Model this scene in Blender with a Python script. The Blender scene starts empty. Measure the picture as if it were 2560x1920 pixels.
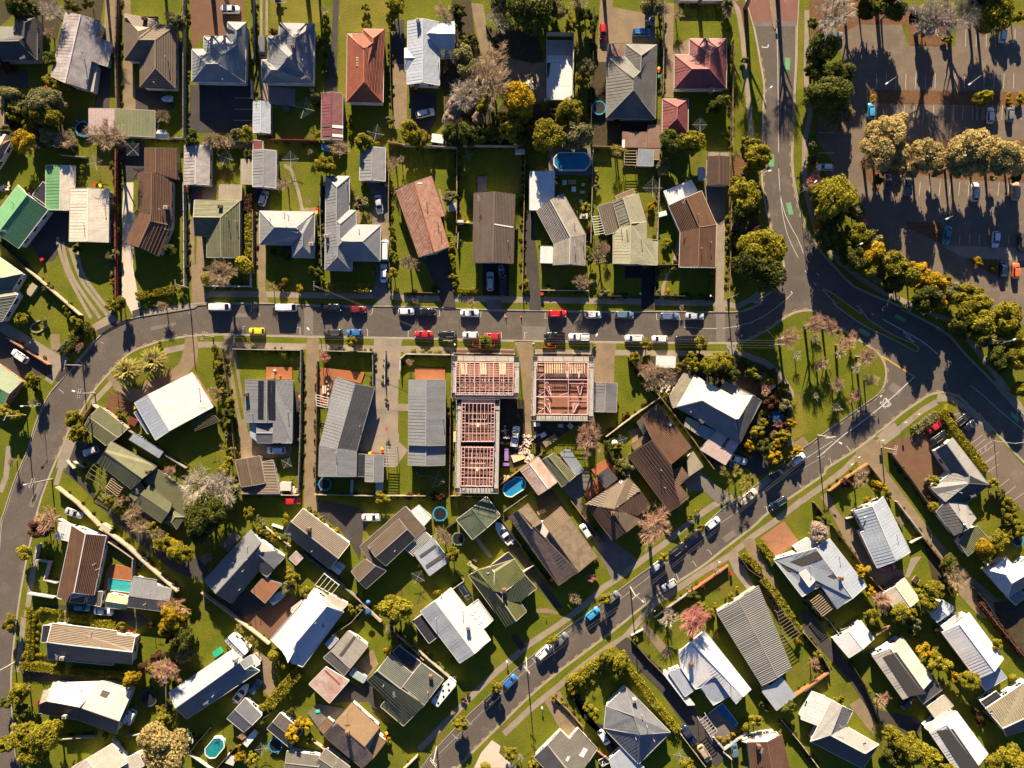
import bpy, math, random
import numpy as np
from mathutils import Matrix, Vector
random.seed(7); rng = np.random.default_rng(7)
# ------------------------------------------------------------ camera, world, sun, exposure
SC = bpy.context.scene
HC = 180.0                      # camera height above the ground, metres
cam = bpy.data.objects.new('camera', bpy.data.cameras.new('camera'))
SC.collection.objects.link(cam)
cam.location = (0, 0, HC); cam.rotation_euler = (0, 0, 0)
cam.data.sensor_width = 36.0
cam.data.angle = 2*math.atan(128.0/HC)
cam.data.clip_start = 1.0; cam.data.clip_end = 6000.0
SC.camera = cam
SUN_EL = math.radians(19.5)
SUN_AZ = math.radians(-5.0)     # bearing of the sun from +Y, clockwise positive
wd = bpy.data.worlds.new('World'); SC.world = wd; wd.use_nodes = True
nt = wd.node_tree
sky = nt.nodes.new('ShaderNodeTexSky'); sky.sky_type = 'NISHITA'; sky.sun_disc = False
sky.air_density = 0.5; sky.dust_density = 0.3; sky.ozone_density = 5.0; sky.sun_elevation = SUN_EL; sky.sun_rotation = SUN_AZ
nt.links.new(sky.outputs[0], nt.nodes['Background'].inputs[0])
nt.nodes['Background'].inputs[1].default_value = 0.05
sl = bpy.data.lights.new('sun', 'SUN'); sl.energy = 5.0; sl.angle = math.radians(0.5); sl.color = (1.0, 0.82, 0.57)
so = bpy.data.objects.new('sun', sl); SC.collection.objects.link(so)
sd = Vector((math.sin(SUN_AZ)*math.cos(SUN_EL), math.cos(SUN_AZ)*math.cos(SUN_EL), math.sin(SUN_EL)))
so.rotation_euler = (-sd).to_track_quat('-Z', 'Y').to_euler(); so.location = (0, 0, 120)
vs = SC.view_settings
vs.view_transform = 'Standard'; vs.look = 'None'; vs.gamma = 1.0; vs.use_curve_mapping = False
vs.exposure = 1.75
SC.cycles.max_bounces = 5; SC.cycles.diffuse_bounces = 1; SC.cycles.glossy_bounces = 2; SC.cycles.transparent_max_bounces = 6

# ------------------------------------------------------------ helpers
S = 0.1; CX, CY = 1280.0, 960.0
X0 = dict(zip('12345', (0, 510, 1010, 1510, 2007))); Y0 = dict(zip('ABCDE', (0, 380, 755, 1130, 1505)))
def TK(t): return 2.295 if t in ('E4', 'E5') else 4.0
def px(t, x, y): k = TK(t); return X0[t[1]]+x/k, Y0[t[0]]+y/k
def WP(p, h=0.0): f = (HC-h)/HC; return Vector(((p[0]-CX)*S*f, (CY-p[1])*S*f, h))
def W(t, x, y, h=0.0): return WP(px(t, x, y), h)
def XY(t, s):
    out = []
    for w in s.split():
        a = w.split(','); out.append(px(t, float(a[0]), float(a[1])))
    return out
def topx(v, h=0.0): f = (HC-v[2])/HC; return v[0]/f/S+CX, CY-v[1]/f/S
LINK = SC.collection.objects.link
def mesh(name, v, f, mats=(), uv=None, smooth=False):
    m = bpy.data.meshes.new(name); m.from_pydata([tuple(a) for a in v], [], f)
    for a in mats: m.materials.append(a)
    if uv is not None:
        l = m.uv_layers.new(name='UVMap'); l.data.foreach_set('uv', np.asarray(uv, dtype=np.float32).ravel())
    if smooth: m.shade_smooth()
    return m
def ob(name, data, parent=None, inv=True):
    o = bpy.data.objects.new(name, data); LINK(o)
    if parent is not None:
        o.parent = parent
        if inv: o.matrix_parent_inverse = Matrix.Translation(-parent.location)
    return o
THINGS = []
def tag(o, desc, cat, pos, group=None, label=None):
    o['category'] = cat
    if group: o['group'] = group
    if label: o['label'] = label
    THINGS.append([o, desc, pos, label is not None])
    return o
def empty(name, loc, rz=0.0):
    e = bpy.data.objects.new(name, None); e.location = loc; e.rotation_euler = (0, 0, rz); e.empty_display_size = 0.5; LINK(e); return e
def struct(name, data, label):
    o = ob(name, data); o['kind'] = 'structure'; o['label'] = label; return o
class MB:
    def __init__(s): s.v = []; s.f = []; s.mi = []
    def add(s, v, f, m=0):
        n = len(s.v); s.v += [tuple(a) for a in v]; s.f += [tuple(i+n for i in q) for q in f]; s.mi += [m]*len(f)
    def box(s, c, d, rz=0.0, m=0):
        x, y, z = d[0]/2, d[1]/2, d[2]/2; co, si = math.cos(rz), math.sin(rz); vv = []
        for a in (-z, z):
            for b, e in ((-x, -y), (x, -y), (x, y), (-x, y)): vv.append((c[0]+b*co-e*si, c[1]+b*si+e*co, c[2]+a))
        s.add(vv, [(3, 2, 1, 0), (4, 5, 6, 7), (0, 1, 5, 4), (1, 2, 6, 5), (2, 3, 7, 6), (3, 0, 4, 7)], m)
    def bar(s, a, b, w, h=None, m=0):
        a, b = Vector(a), Vector(b); h = h or w; d = b-a
        if d.length < 1e-5: return
        d.normalize(); u = d.cross(Vector((0, 0, 1)))
        if u.length < 1e-3: u = Vector((1, 0, 0))
        u.normalize(); n = u.cross(d); vv = []
        for q in (a, b):
            for i, j in ((-1, -1), (1, -1), (1, 1), (-1, 1)): vv.append(q+u*(i*w/2)+n*(j*h/2))
        s.add(vv, [(0, 1, 2, 3), (7, 6, 5, 4), (4, 5, 1, 0), (5, 6, 2, 1), (6, 7, 3, 2), (7, 4, 0, 3)], m)
    def tube(s, a, b, r0, r1=None, n=6, m=0, cap=True):
        r1 = r0 if r1 is None else r1; a, b = Vector(a), Vector(b); d = (b-a)
        if d.length < 1e-6: return
        d.normalize(); u = d.cross(Vector((0.3, 0.9, 0.1)));
        if u.length < 1e-2: u = d.cross(Vector((1, 0, 0)))
        u.normalize(); w = d.cross(u); vv = []
        for q, r in ((a, r0), (b, r1)):
            for i in range(n):
                t = 2*math.pi*i/n; vv.append(q+u*(r*math.cos(t))+w*(r*math.sin(t)))
        ff = [(i, (i+1) % n, n+(i+1) % n, n+i) for i in range(n)]
        if cap: ff += [tuple(range(n-1, -1, -1)), tuple(range(n, 2*n))]
        s.add(vv, ff, m)
    def prism(s, pts, z0, z1, m=0, bottom=False):
        n = len(pts); vv = [(p[0], p[1], z0) for p in pts]+[(p[0], p[1], z1) for p in pts]
        ff = [(i, (i+1) % n, n+(i+1) % n, n+i) for i in range(n)]+[tuple(range(n, 2*n))]
        if bottom: ff.append(tuple(range(n-1, -1, -1)))
        s.add(vv, ff, m)
    def mesh(s, name, mats, smooth=False):
        me = mesh(name, s.v, s.f, mats)
        if len(mats) > 1: me.polygons.foreach_set('material_index', s.mi)
        if smooth: me.shade_smooth()
        return me
def ccw(p):
    a = sum(p[i][0]*p[(i+1) % len(p)][1]-p[(i+1) % len(p)][0]*p[i][1] for i in range(len(p)))
    return list(p) if a > 0 else list(p)[::-1]
# ------------------------------------------------------------ materials
MATS = {}
def mat(name, col, rough=0.8, col2=None, nscale=0.6, amt=0.5, rnd=0.0, bump=0.0, bscale=8.0, metal=0.0, coat=0.0, spec=0.3, stripes=None, trans=0.0, fine=0.0, coords='pos', col3=None, ns3=0.06):
    if name in MATS: return MATS[name]
    m = bpy.data.materials.new(name); m.use_nodes = True; n = m.node_tree.nodes; L = m.node_tree.links
    b = n['Principled BSDF']; b.inputs['Roughness'].default_value = rough; b.inputs['Metallic'].default_value = metal
    b.inputs['Specular IOR Level'].default_value = spec
    if coat: b.inputs['Coat Weight'].default_value = coat; b.inputs['Coat Roughness'].default_value = 0.08
    if coords == 'pos': g = n.new('ShaderNodeNewGeometry'); pos = g.outputs['Position']
    else: g = n.new('ShaderNodeTexCoord'); pos = g.outputs['Object']
    c = n.new('ShaderNodeRGB'); c.outputs[0].default_value = (*col, 1); out = c.outputs[0]
    def mixrgb(fac, a, bb, mode='MIX'):
        x = n.new('ShaderNodeMix'); x.data_type = 'RGBA'; x.blend_type = mode
        if hasattr(fac, 'node'): L.new(fac, x.inputs[0])
        else: x.inputs[0].default_value = fac
        L.new(a, x.inputs[6])
        if hasattr(bb, 'node'): L.new(bb, x.inputs[7])
        else: x.inputs[7].default_value = (*bb, 1)
        return x.outputs[2]
    if col2 is not None:
        t = n.new('ShaderNodeTexNoise'); t.inputs['Scale'].default_value = nscale; t.inputs['Detail'].default_value = 6; t.inputs['Roughness'].default_value = 0.62
        L.new(pos, t.inputs['Vector'])
        r = n.new('ShaderNodeMapRange'); r.inputs[1].default_value = 0.5-0.28+0.2*(0.5-amt); r.inputs[2].default_value = 0.72+0.3*(0.5-amt); L.new(t.outputs[0], r.inputs[0])
        out = mixrgb(r.outputs[0], out, col2)
    if col3 is not None:
        t = n.new('ShaderNodeTexNoise'); t.inputs['Scale'].default_value = ns3; t.inputs['Detail'].default_value = 9; t.inputs['Roughness'].default_value = 0.72
        mp = n.new('ShaderNodeVectorMath'); mp.operation = 'ADD'; mp.inputs[1].default_value = (37, 91, 5); L.new(pos, mp.inputs[0]); L.new(mp.outputs[0], t.inputs['Vector'])
        r = n.new('ShaderNodeMapRange'); r.inputs[1].default_value = 0.52; r.inputs[2].default_value = 0.68; r.inputs[4].default_value = 0.75; L.new(t.outputs[0], r.inputs[0]); out = mixrgb(r.outputs[0], out, col3)
    if stripes:                       # (u or v, pitch, darkness): relief grain along a roof plane's own UVs
        ax, pitch, dk = stripes
        u = n.new('ShaderNodeUVMap'); sx = n.new('ShaderNodeSeparateXYZ'); L.new(u.outputs[0], sx.inputs[0])
        mu = n.new('ShaderNodeMath'); mu.operation = 'MULTIPLY'; mu.inputs[1].default_value = 2*math.pi/pitch; L.new(sx.outputs[0 if ax == 'u' else 1], mu.inputs[0])
        si = n.new('ShaderNodeMath'); si.operation = 'SINE'; L.new(mu.outputs[0], si.inputs[0])
        bp = n.new('ShaderNodeBump'); bp.inputs['Strength'].default_value = dk; bp.inputs['Distance'].default_value = 0.06; L.new(si.outputs[0], bp.inputs['Height'])
        L.new(bp.outputs[0], b.inputs['Normal'])
    elif bump:
        t2 = n.new('ShaderNodeTexNoise'); t2.inputs['Scale'].default_value = bscale; t2.inputs['Detail'].default_value = 4; L.new(pos, t2.inputs['Vector'])
        bp = n.new('ShaderNodeBump'); bp.inputs['Strength'].default_value = bump; bp.inputs['Distance'].default_value = 0.15; L.new(t2.outputs[0], bp.inputs['Height'])
        L.new(bp.outputs[0], b.inputs['Normal'])
    if fine:
        t3 = n.new('ShaderNodeTexNoise'); t3.inputs['Scale'].default_value = 3.0; t3.inputs['Detail'].default_value = 5; t3.inputs['Roughness'].default_value = 0.8; L.new(pos, t3.inputs['Vector'])
        mr = n.new('ShaderNodeMapRange'); mr.inputs[1].default_value = 0.3; mr.inputs[2].default_value = 0.7; mr.inputs[3].default_value = 1-fine; mr.inputs[4].default_value = 1+fine; L.new(t3.outputs[0], mr.inputs[0])
        cb = n.new('ShaderNodeCombineXYZ')
        for i in range(3): L.new(mr.outputs[0], cb.inputs[i])
        out = mixrgb(1.0, out, cb.outputs[0], 'MULTIPLY')
    if rnd:
        oi = n.new('ShaderNodeObjectInfo'); mr = n.new('ShaderNodeMapRange'); mr.inputs[3].default_value = 1-rnd; mr.inputs[4].default_value = 1+rnd; L.new(oi.outputs['Random'], mr.inputs[0])
        cb = n.new('ShaderNodeCombineXYZ')
        for i in range(3): L.new(mr.outputs[0], cb.inputs[i])
        out = mixrgb(1.0, out, cb.outputs[0], 'MULTIPLY')
    L.new(out, b.inputs['Base Color'])
    if trans:
        b.inputs['Transmission Weight'].default_value = trans; b.inputs['IOR'].default_value = 1.1
    MATS[name] = m; return m
GRASS = mat('grass', (0.066, 0.104, 0.008), 0.95, (0.165, 0.16, 0.014), 0.16, 0.5, bump=0.9, bscale=5, spec=0.1, fine=0.42, col3=(0.15, 0.115, 0.035), ns3=0.09)
GRASS2 = mat('dry grass', (0.23, 0.185, 0.03), 0.95, (0.13, 0.135, 0.02), 0.2, 0.5, bump=0.9, bscale=5, spec=0.1, fine=0.3)
ASPH = mat('asphalt', (0.132, 0.110, 0.092), 0.9, (0.094, 0.079, 0.069), 0.10, 0.5, bump=0.4, bscale=14, spec=0.25, fine=0.2, col3=(0.165, 0.135, 0.108), ns3=0.25)
KERB = mat('kerb concrete', (0.42, 0.36, 0.29), 0.9, (0.28, 0.24, 0.20), 0.5, 0.5)
SURF = {
 'c': mat('path concrete', (0.33, 0.27, 0.205), 0.9, (0.22, 0.18, 0.14), 0.35, 0.5, bump=0.3, fine=0.12),
 'C': mat('pale concrete', (0.60, 0.52, 0.43), 0.9, (0.50, 0.43, 0.35), 0.3, 0.5, bump=0.2, fine=0.06),
 'g': mat('grey concrete', (0.19, 0.17, 0.15), 0.9, (0.12, 0.11, 0.1), 0.4, 0.5, bump=0.3, fine=0.15),
 'd': mat('driveway asphalt', (0.075, 0.065, 0.06), 0.92, (0.045, 0.04, 0.038), 0.3, 0.5, bump=0.4, bscale=12, fine=0.15),
 'D': mat('fresh black asphalt', (0.018, 0.016, 0.017), 0.85, (0.026, 0.023, 0.022), 0.4, 0.5, fine=0.15),
 'k': mat('worn tan paving', (0.29, 0.21, 0.13), 0.92, (0.18, 0.135, 0.085), 0.35, 0.5, bump=0.4, fine=0.2),
 'a': mat('car park asphalt', (0.19, 0.145, 0.108), 0.92, (0.135, 0.105, 0.082), 0.12, 0.5, bump=0.4, bscale=12, fine=0.18, col3=(0.22, 0.17, 0.125), ns3=0.3),
 's': mat('garden soil', (0.04, 0.03, 0.02), 1.0, (0.075, 0.06, 0.03), 0.9, 0.5, bump=1.0, bscale=4, fine=0.4),
 'b': mat('bark mulch', (0.20, 0.098, 0.045), 1.0, (0.12, 0.06, 0.03), 0.8, 0.5, bump=1.0, bscale=6, fine=0.4),
 'w': mat('oiled timber deck', (0.36, 0.13, 0.05), 0.7, (0.27, 0.10, 0.04), 0.8, 0.5, fine=0.15),
 'W': mat('grey timber deck', (0.20, 0.17, 0.14), 0.85, (0.13, 0.115, 0.10), 0.8, 0.5, fine=0.15),
 'B': mat('brick paving', (0.36, 0.165, 0.085), 0.9, (0.26, 0.12, 0.07), 0.7, 0.5, fine=0.25),
 'R': mat('red gravel', (0.13, 0.07, 0.045), 0.95, (0.17, 0.09, 0.05), 0.4, 0.5, fine=0.2),
 'r': mat('red road surface', (0.23, 0.105, 0.085), 0.9, (0.17, 0.08, 0.066), 0.3, 0.5, fine=0.15),
 'p': mat('pinkish patio', (0.30, 0.235, 0.21), 0.9, (0.25, 0.2, 0.18), 0.3, 0.5, fine=0.08),
 'l': GRASS, 'L': GRASS2,
}
SNAME = {'c': 'footpath', 'C': 'driveway', 'g': 'driveway', 'd': 'driveway', 'D': 'driveway', 'k': 'driveway', 'a': 'car_park', 's': 'garden_bed', 'b': 'bark_bed', 'w': 'deck', 'W': 'deck', 'B': 'brick_paving', 'R': 'gravel_yard', 'r': 'road_surface', 'p': 'patio', 'l': 'lawn', 'L': 'lawn'}
SLAB = {'c': 'concrete path or pad beside the lawns', 'C': 'pale concrete driveway bright in the sun', 'g': 'grey concrete driveway beside a house', 'd': 'dark asphalt driveway beside a house', 'D': 'black asphalt driveway in front of a house', 'k': 'worn tan driveway between lawns', 'a': 'asphalt of the car park with tree shadows', 's': 'dark garden soil under shrubs', 'b': 'brown bark mulch bed', 'w': 'orange timber deck beside a house', 'W': 'weathered grey timber deck', 'B': 'orange brick paving beside a lawn', 'R': 'reddish gravel yard behind a house', 'r': 'red road surface at the top of the road', 'p': 'pinkish concrete patio slab', 'l': 'mown green lawn strip', 'L': 'dry yellowish lawn patch'}
WHITE = mat('white paint', (0.72, 0.70, 0.66), 0.6)
TRIM = mat('pale trim', (0.55, 0.52, 0.47), 0.6)
GLASS = mat('window glass', (0.012, 0.018, 0.024), 0.06, spec=0.9)
BLACK = mat('black rubber', (0.012, 0.012, 0.012), 0.7)
STEEL = mat('galvanised steel', (0.42, 0.42, 0.42), 0.45, metal=0.3)
PALE = mat('pale pole timber', (0.42, 0.37, 0.31), 0.85, (0.33, 0.29, 0.24), 1.0, 0.5)
# ------------------------------------------------------------ ground, roads, kerbs
def spline(p, n=5, close=False):
    out = []; P = [np.array(q, float) for q in p]
    for i in range(len(P)-1):
        a, b, c, d = P[max(i-1, 0)], P[i], P[i+1], P[min(i+2, len(P)-1)]
        for k in range(n):
            t = k/n; out.append(tuple(0.5*((2*b)+(-a+c)*t+(2*a-5*b+4*c-d)*t*t+(-a+3*b-3*c+d)*t**3)))
    out.append(tuple(P[-1])); return out
def K(s):
    out = []; t = None
    for w in s.split():
        if ',' not in w: t = w
        else:
            a, b = map(float, w.split(',')); out.append((a, b) if t == 'px' else px(t, a, b))
    return out
ZR = -0.12
struct('ground', mesh('ground', [(-2500, -2500, -0.4), (2500, -2500, -0.4), (2500, 2500, -0.4), (-2500, 2500, -0.4)], [(0, 1, 2, 3)], [GRASS]), 'grassy ground reaching far beyond the streets')
struct('road', mesh('road', [(-240, -190, ZR), (240, -190, ZR), (240, 190, ZR), (-240, 190, ZR)], [(0, 1, 2, 3)], [ASPH]), 'asphalt streets curving between the house lots')
KN = K('px -60,2600 -45,2000 -30,1700 -12,1500 D1 0,780 50,580 160,250 270,0 C1 300,1400 390,1130 490,930 590,810 740,630 870,480 1000,340 1150,245 1330,165 1560,110 1800,45 2060,10 C2 300,14 700,18 1150,38 1900,46 C3 300,56 700,75 1300,88 2211,98 C4 600,97 1100,102 1330,98 1430,75 1570,10 B4 1500,1500 1640,1420 1740,1310 1795,1200 1790,1080 1730,930 1665,750 1615,520 1582,300 1580,100 A4 1582,1450 1592,1100 1600,850 1560,600 1525,400 1490,230 1440,60 px 1865,0 1850,-100 1820,-700')
KS = K('px 40,2600 E1 200,1900 165,1600 130,1250 110,800 140,400 190,0 D1 250,1150 330,780 400,500 490,250 580,40 C1 640,1400 700,1260 820,1080 930,900 1100,700 1300,510 1500,425 1700,370 2000,332 2200,327 C2 300,328 1000,347 2211,366 C3 500,375 1000,387 2211,405 C4 600,408 1250,412 1360,405 1480,360 1650,270 1760,190 1900,110 2030,85 C5 130,100 300,210 450,310 640,430 760,520 825,640 828,780 770,910 640,1010 500,1110 300,1250 70,1420 D4 2030,-60 1850,70 1500,350 1270,510 1140,610 970,770 650,1040 450,1165 250,1310 E3 1960,30 1620,265 1300,530 1100,690 800,990 640,1140 340,1450 190,1640 px 1000,1990 700,2450 640,2600')
KE = K('px 780,2600 840,2450 1100,1970 E3 540,1659 700,1490 1000,1195 1290,915 1560,690 2000,360 2200,205 D4 300,1620 570,1412 740,1300 1000,1132 1200,972 1500,742 1640,612 1990,372 2200,225 C5 250,1659 530,1480 780,1290 1000,1110 1160,1000 1270,930 1400,903 1500,925 1580,965 1700,1080 1900,1270 2211,1600 px 2700,1290 3000,1560 3500,2000')
KNE = K('px 2020,-700 2000,-100 1996,0 A4 1938,130 1930,300 1925,600 1905,1000 1885,1500 B4 1885,100 1900,280 1950,520 2010,720 2065,850 B5 200,1012 340,1170 500,1330 700,1430 900,1510 1080,1590 C5 1000,72 1200,172 1450,325 1650,545 1900,795 2080,1000 2211,1130 px 2700,1170 3000,1430 3500,1880')
KI = K('B5 205,1372 240,1385 330,1440 480,1550 590,1625 C5 570,60 640,160 750,240 900,330 1080,410 1145,450 1155,475 1130,492 1080,465 900,370 640,245 420,100 C5 300,0 B5 400,1570 270,1450')
def sheet(name, pts, z, m, label, depth=0.0):
    p = ccw([WP(q)[:2] for q in pts])
    b = MB()
    if depth: b.prism(p, z-depth, z)
    else: b.add([(x, y, z) for x, y in p], [tuple(range(len(p)))])
    return struct(name, b.mesh(name, [m]), label)
SN, SS, SE, SNE = spline(KN), spline(KS), spline(KE), spline(KNE)
SI = spline(KI+[KI[0]], 4)[:-1]
sheet('block_ground', SN+[(-1000, -700), (-1000, 2600)], 0, GRASS, 'grassy block north of the main street', 0.2)
sheet('block_ground', SS, 0, GRASS, 'grassy block inside the curved street with the park corner', 0.2)
sheet('block_ground', SE+[(3500, 2600)], 0, GRASS, 'grassy block below the diagonal street', 0.2)
sheet('block_ground', SNE+[(3500, -700)], 0, GRASS, 'block holding the car park right of the upper road', 0.2)
sheet('traffic_island', SI, 0, GRASS, 'long grassy traffic island between two lanes', 0.2)
def ribbon(pts, d0, d1, z, step=None):
    """strip beside a polyline (metres to the left of travel), as verts/faces"""
    P = [WP(q) for q in pts]; v = []
    for i, a in enumerate(P):
        t = (P[min(i+1, len(P)-1)]-P[max(i-1, 0)]); t.z = 0; t.normalize(); nn = Vector((-t.y, t.x, 0))
        v += [(a+nn*d0)[:2]+(z,), (a+nn*d1)[:2]+(z,)]
    return v, [(2*i, 2*i+2, 2*i+3, 2*i+1) for i in range(len(P)-1)]
for s, sg, lab in ((SN, 1, 'concrete kerb along the block above the main street'), (SS, -1, 'concrete kerb round the inner block and park'), (SE, -1, 'concrete kerb of the diagonal street lower side'), (SNE, 1, 'concrete kerb on the car park side'), (SI+SI[:1], 1, 'concrete kerb round the traffic island')):
    b = MB(); v, f = ribbon(s, -0.02, sg*0.22, 0.012); b.add(v, f); v, f = ribbon(s, -sg*0.30, -sg*0.02, ZR+0.006); b.add(v, f)
    struct('kerb', b.mesh('kerb', [KERB]), lab)
SURFS = []
def zfor(pts):
    xs = [p[0] for p in pts]; ys = [p[1] for p in pts]; bb = (min(xs), min(ys), max(xs), max(ys)); z = 0.004
    for q, zz in SURFS:
        if not (bb[2] < q[0] or bb[0] > q[2] or bb[3] < q[1] or bb[1] > q[3]): z = max(z, zz+0.004)
    SURFS.append((bb, z)); return z
def surf(t, k, s, up=0.0):
    p = XY(t, s) if t != 'px' else [tuple(map(float, w.split(','))) for w in s.split()]
    z = zfor(p)+up
    return sheet(SNAME[k], p, z, SURF[k], SLAB[k], up+0.002 if up else 0.0)
def path(pts, w, k='c', z=None):
    bbp = []
    for i in range(0, len(pts)-1, 6):
        seg = pts[i:i+7]
        if len(seg) > 1: bbp.append(zfor(seg))
    v, f = ribbon(pts, -w/2, w/2, 0.006 if z is None else z)
    return struct(SNAME[k], mesh('footpath', v, f, [SURF[k]]), SLAB[k])
def offs(pts, d):
    v, f = ribbon(pts, d, d, 0); return [topx(Vector(v[2*i])) for i in range(len(pts))]
def cut(pts, x0, x1): return [p for p in pts if x0 <= p[0] <= x1]
# footpaths that follow the kerbs
path(K('C1 1410,118 1780,60 1930,35 B2 60,1418 600,1422 1200,1435 1860,1440 B3 0,1462 700,1470 1300,1480 2211,1492 B4 600,1505 1100,1510 1240,1520'), 1.5)
path(K('B4 1240,1520 1330,1545 1480,1470 1610,1360'), 1.4)
path(K('C1 1640,490 1750,470 1860,445 C2 0,425 500,435 1000,445 1700,465 2211,470 C3 300,478 1100,500'), 1.5)
path(K('C3 1300,500 1900,510 C4 0,505 600,510 1260,520 1330,500 1450,545 1600,595 1700,670 1790,770 1870,900 1895,1050 1890,1180 1865,1440'), 1.4)
path(K('D4 1880,120 1780,170 1500,400'), 1.3); path(K('D4 1290,450 1100,530 940,640 600,920 370,1090 100,1290 0,1350 E3 1820,20 1560,220 1240,430 880,740 660,960 400,1220 150,1480'), 1.5)
path(K('C5 1340,1000 1200,1080 940,1290 700,1440 D5 530,60 400,190 160,370 0,480 D4 1970,490 1700,700 1480,850 1250,1040 1000,1190 700,1390 500,1520 E3 2211,350 2000,480 1760,660 1560,830 1250,1080 1000,1320'), 1.5)
path(K('A4 1310,0 1350,150 1390,400 1420,750 1450,1100 1480,1400'), 1.2); path(K('A4 2030,100 2030,400 2020,700 2030,950 2060,1150 2010,1380 2005,1659 B4 2005,200 2030,430 2090,680 2130,800 B5 250,950 380,1110 600,1280 800,1400 1100,1530 1500,1700 C5 1700,430 1950,760'), 1.3)
path(K('C1 940,265 1130,150'), 2.0); path(K('C1 660,540 480,800'), 2.2); path(K('D1 90,-60 60,250 0,400'), 1.4); path(K('D1 640,50 560,330'), 1.3); path(K('D1 380,950 330,1200 260,1659 E1 240,150 200,500 170,700'), 1.3)
path(K('C1 1140,780 1000,930 920,1010'), 1.3)
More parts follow.
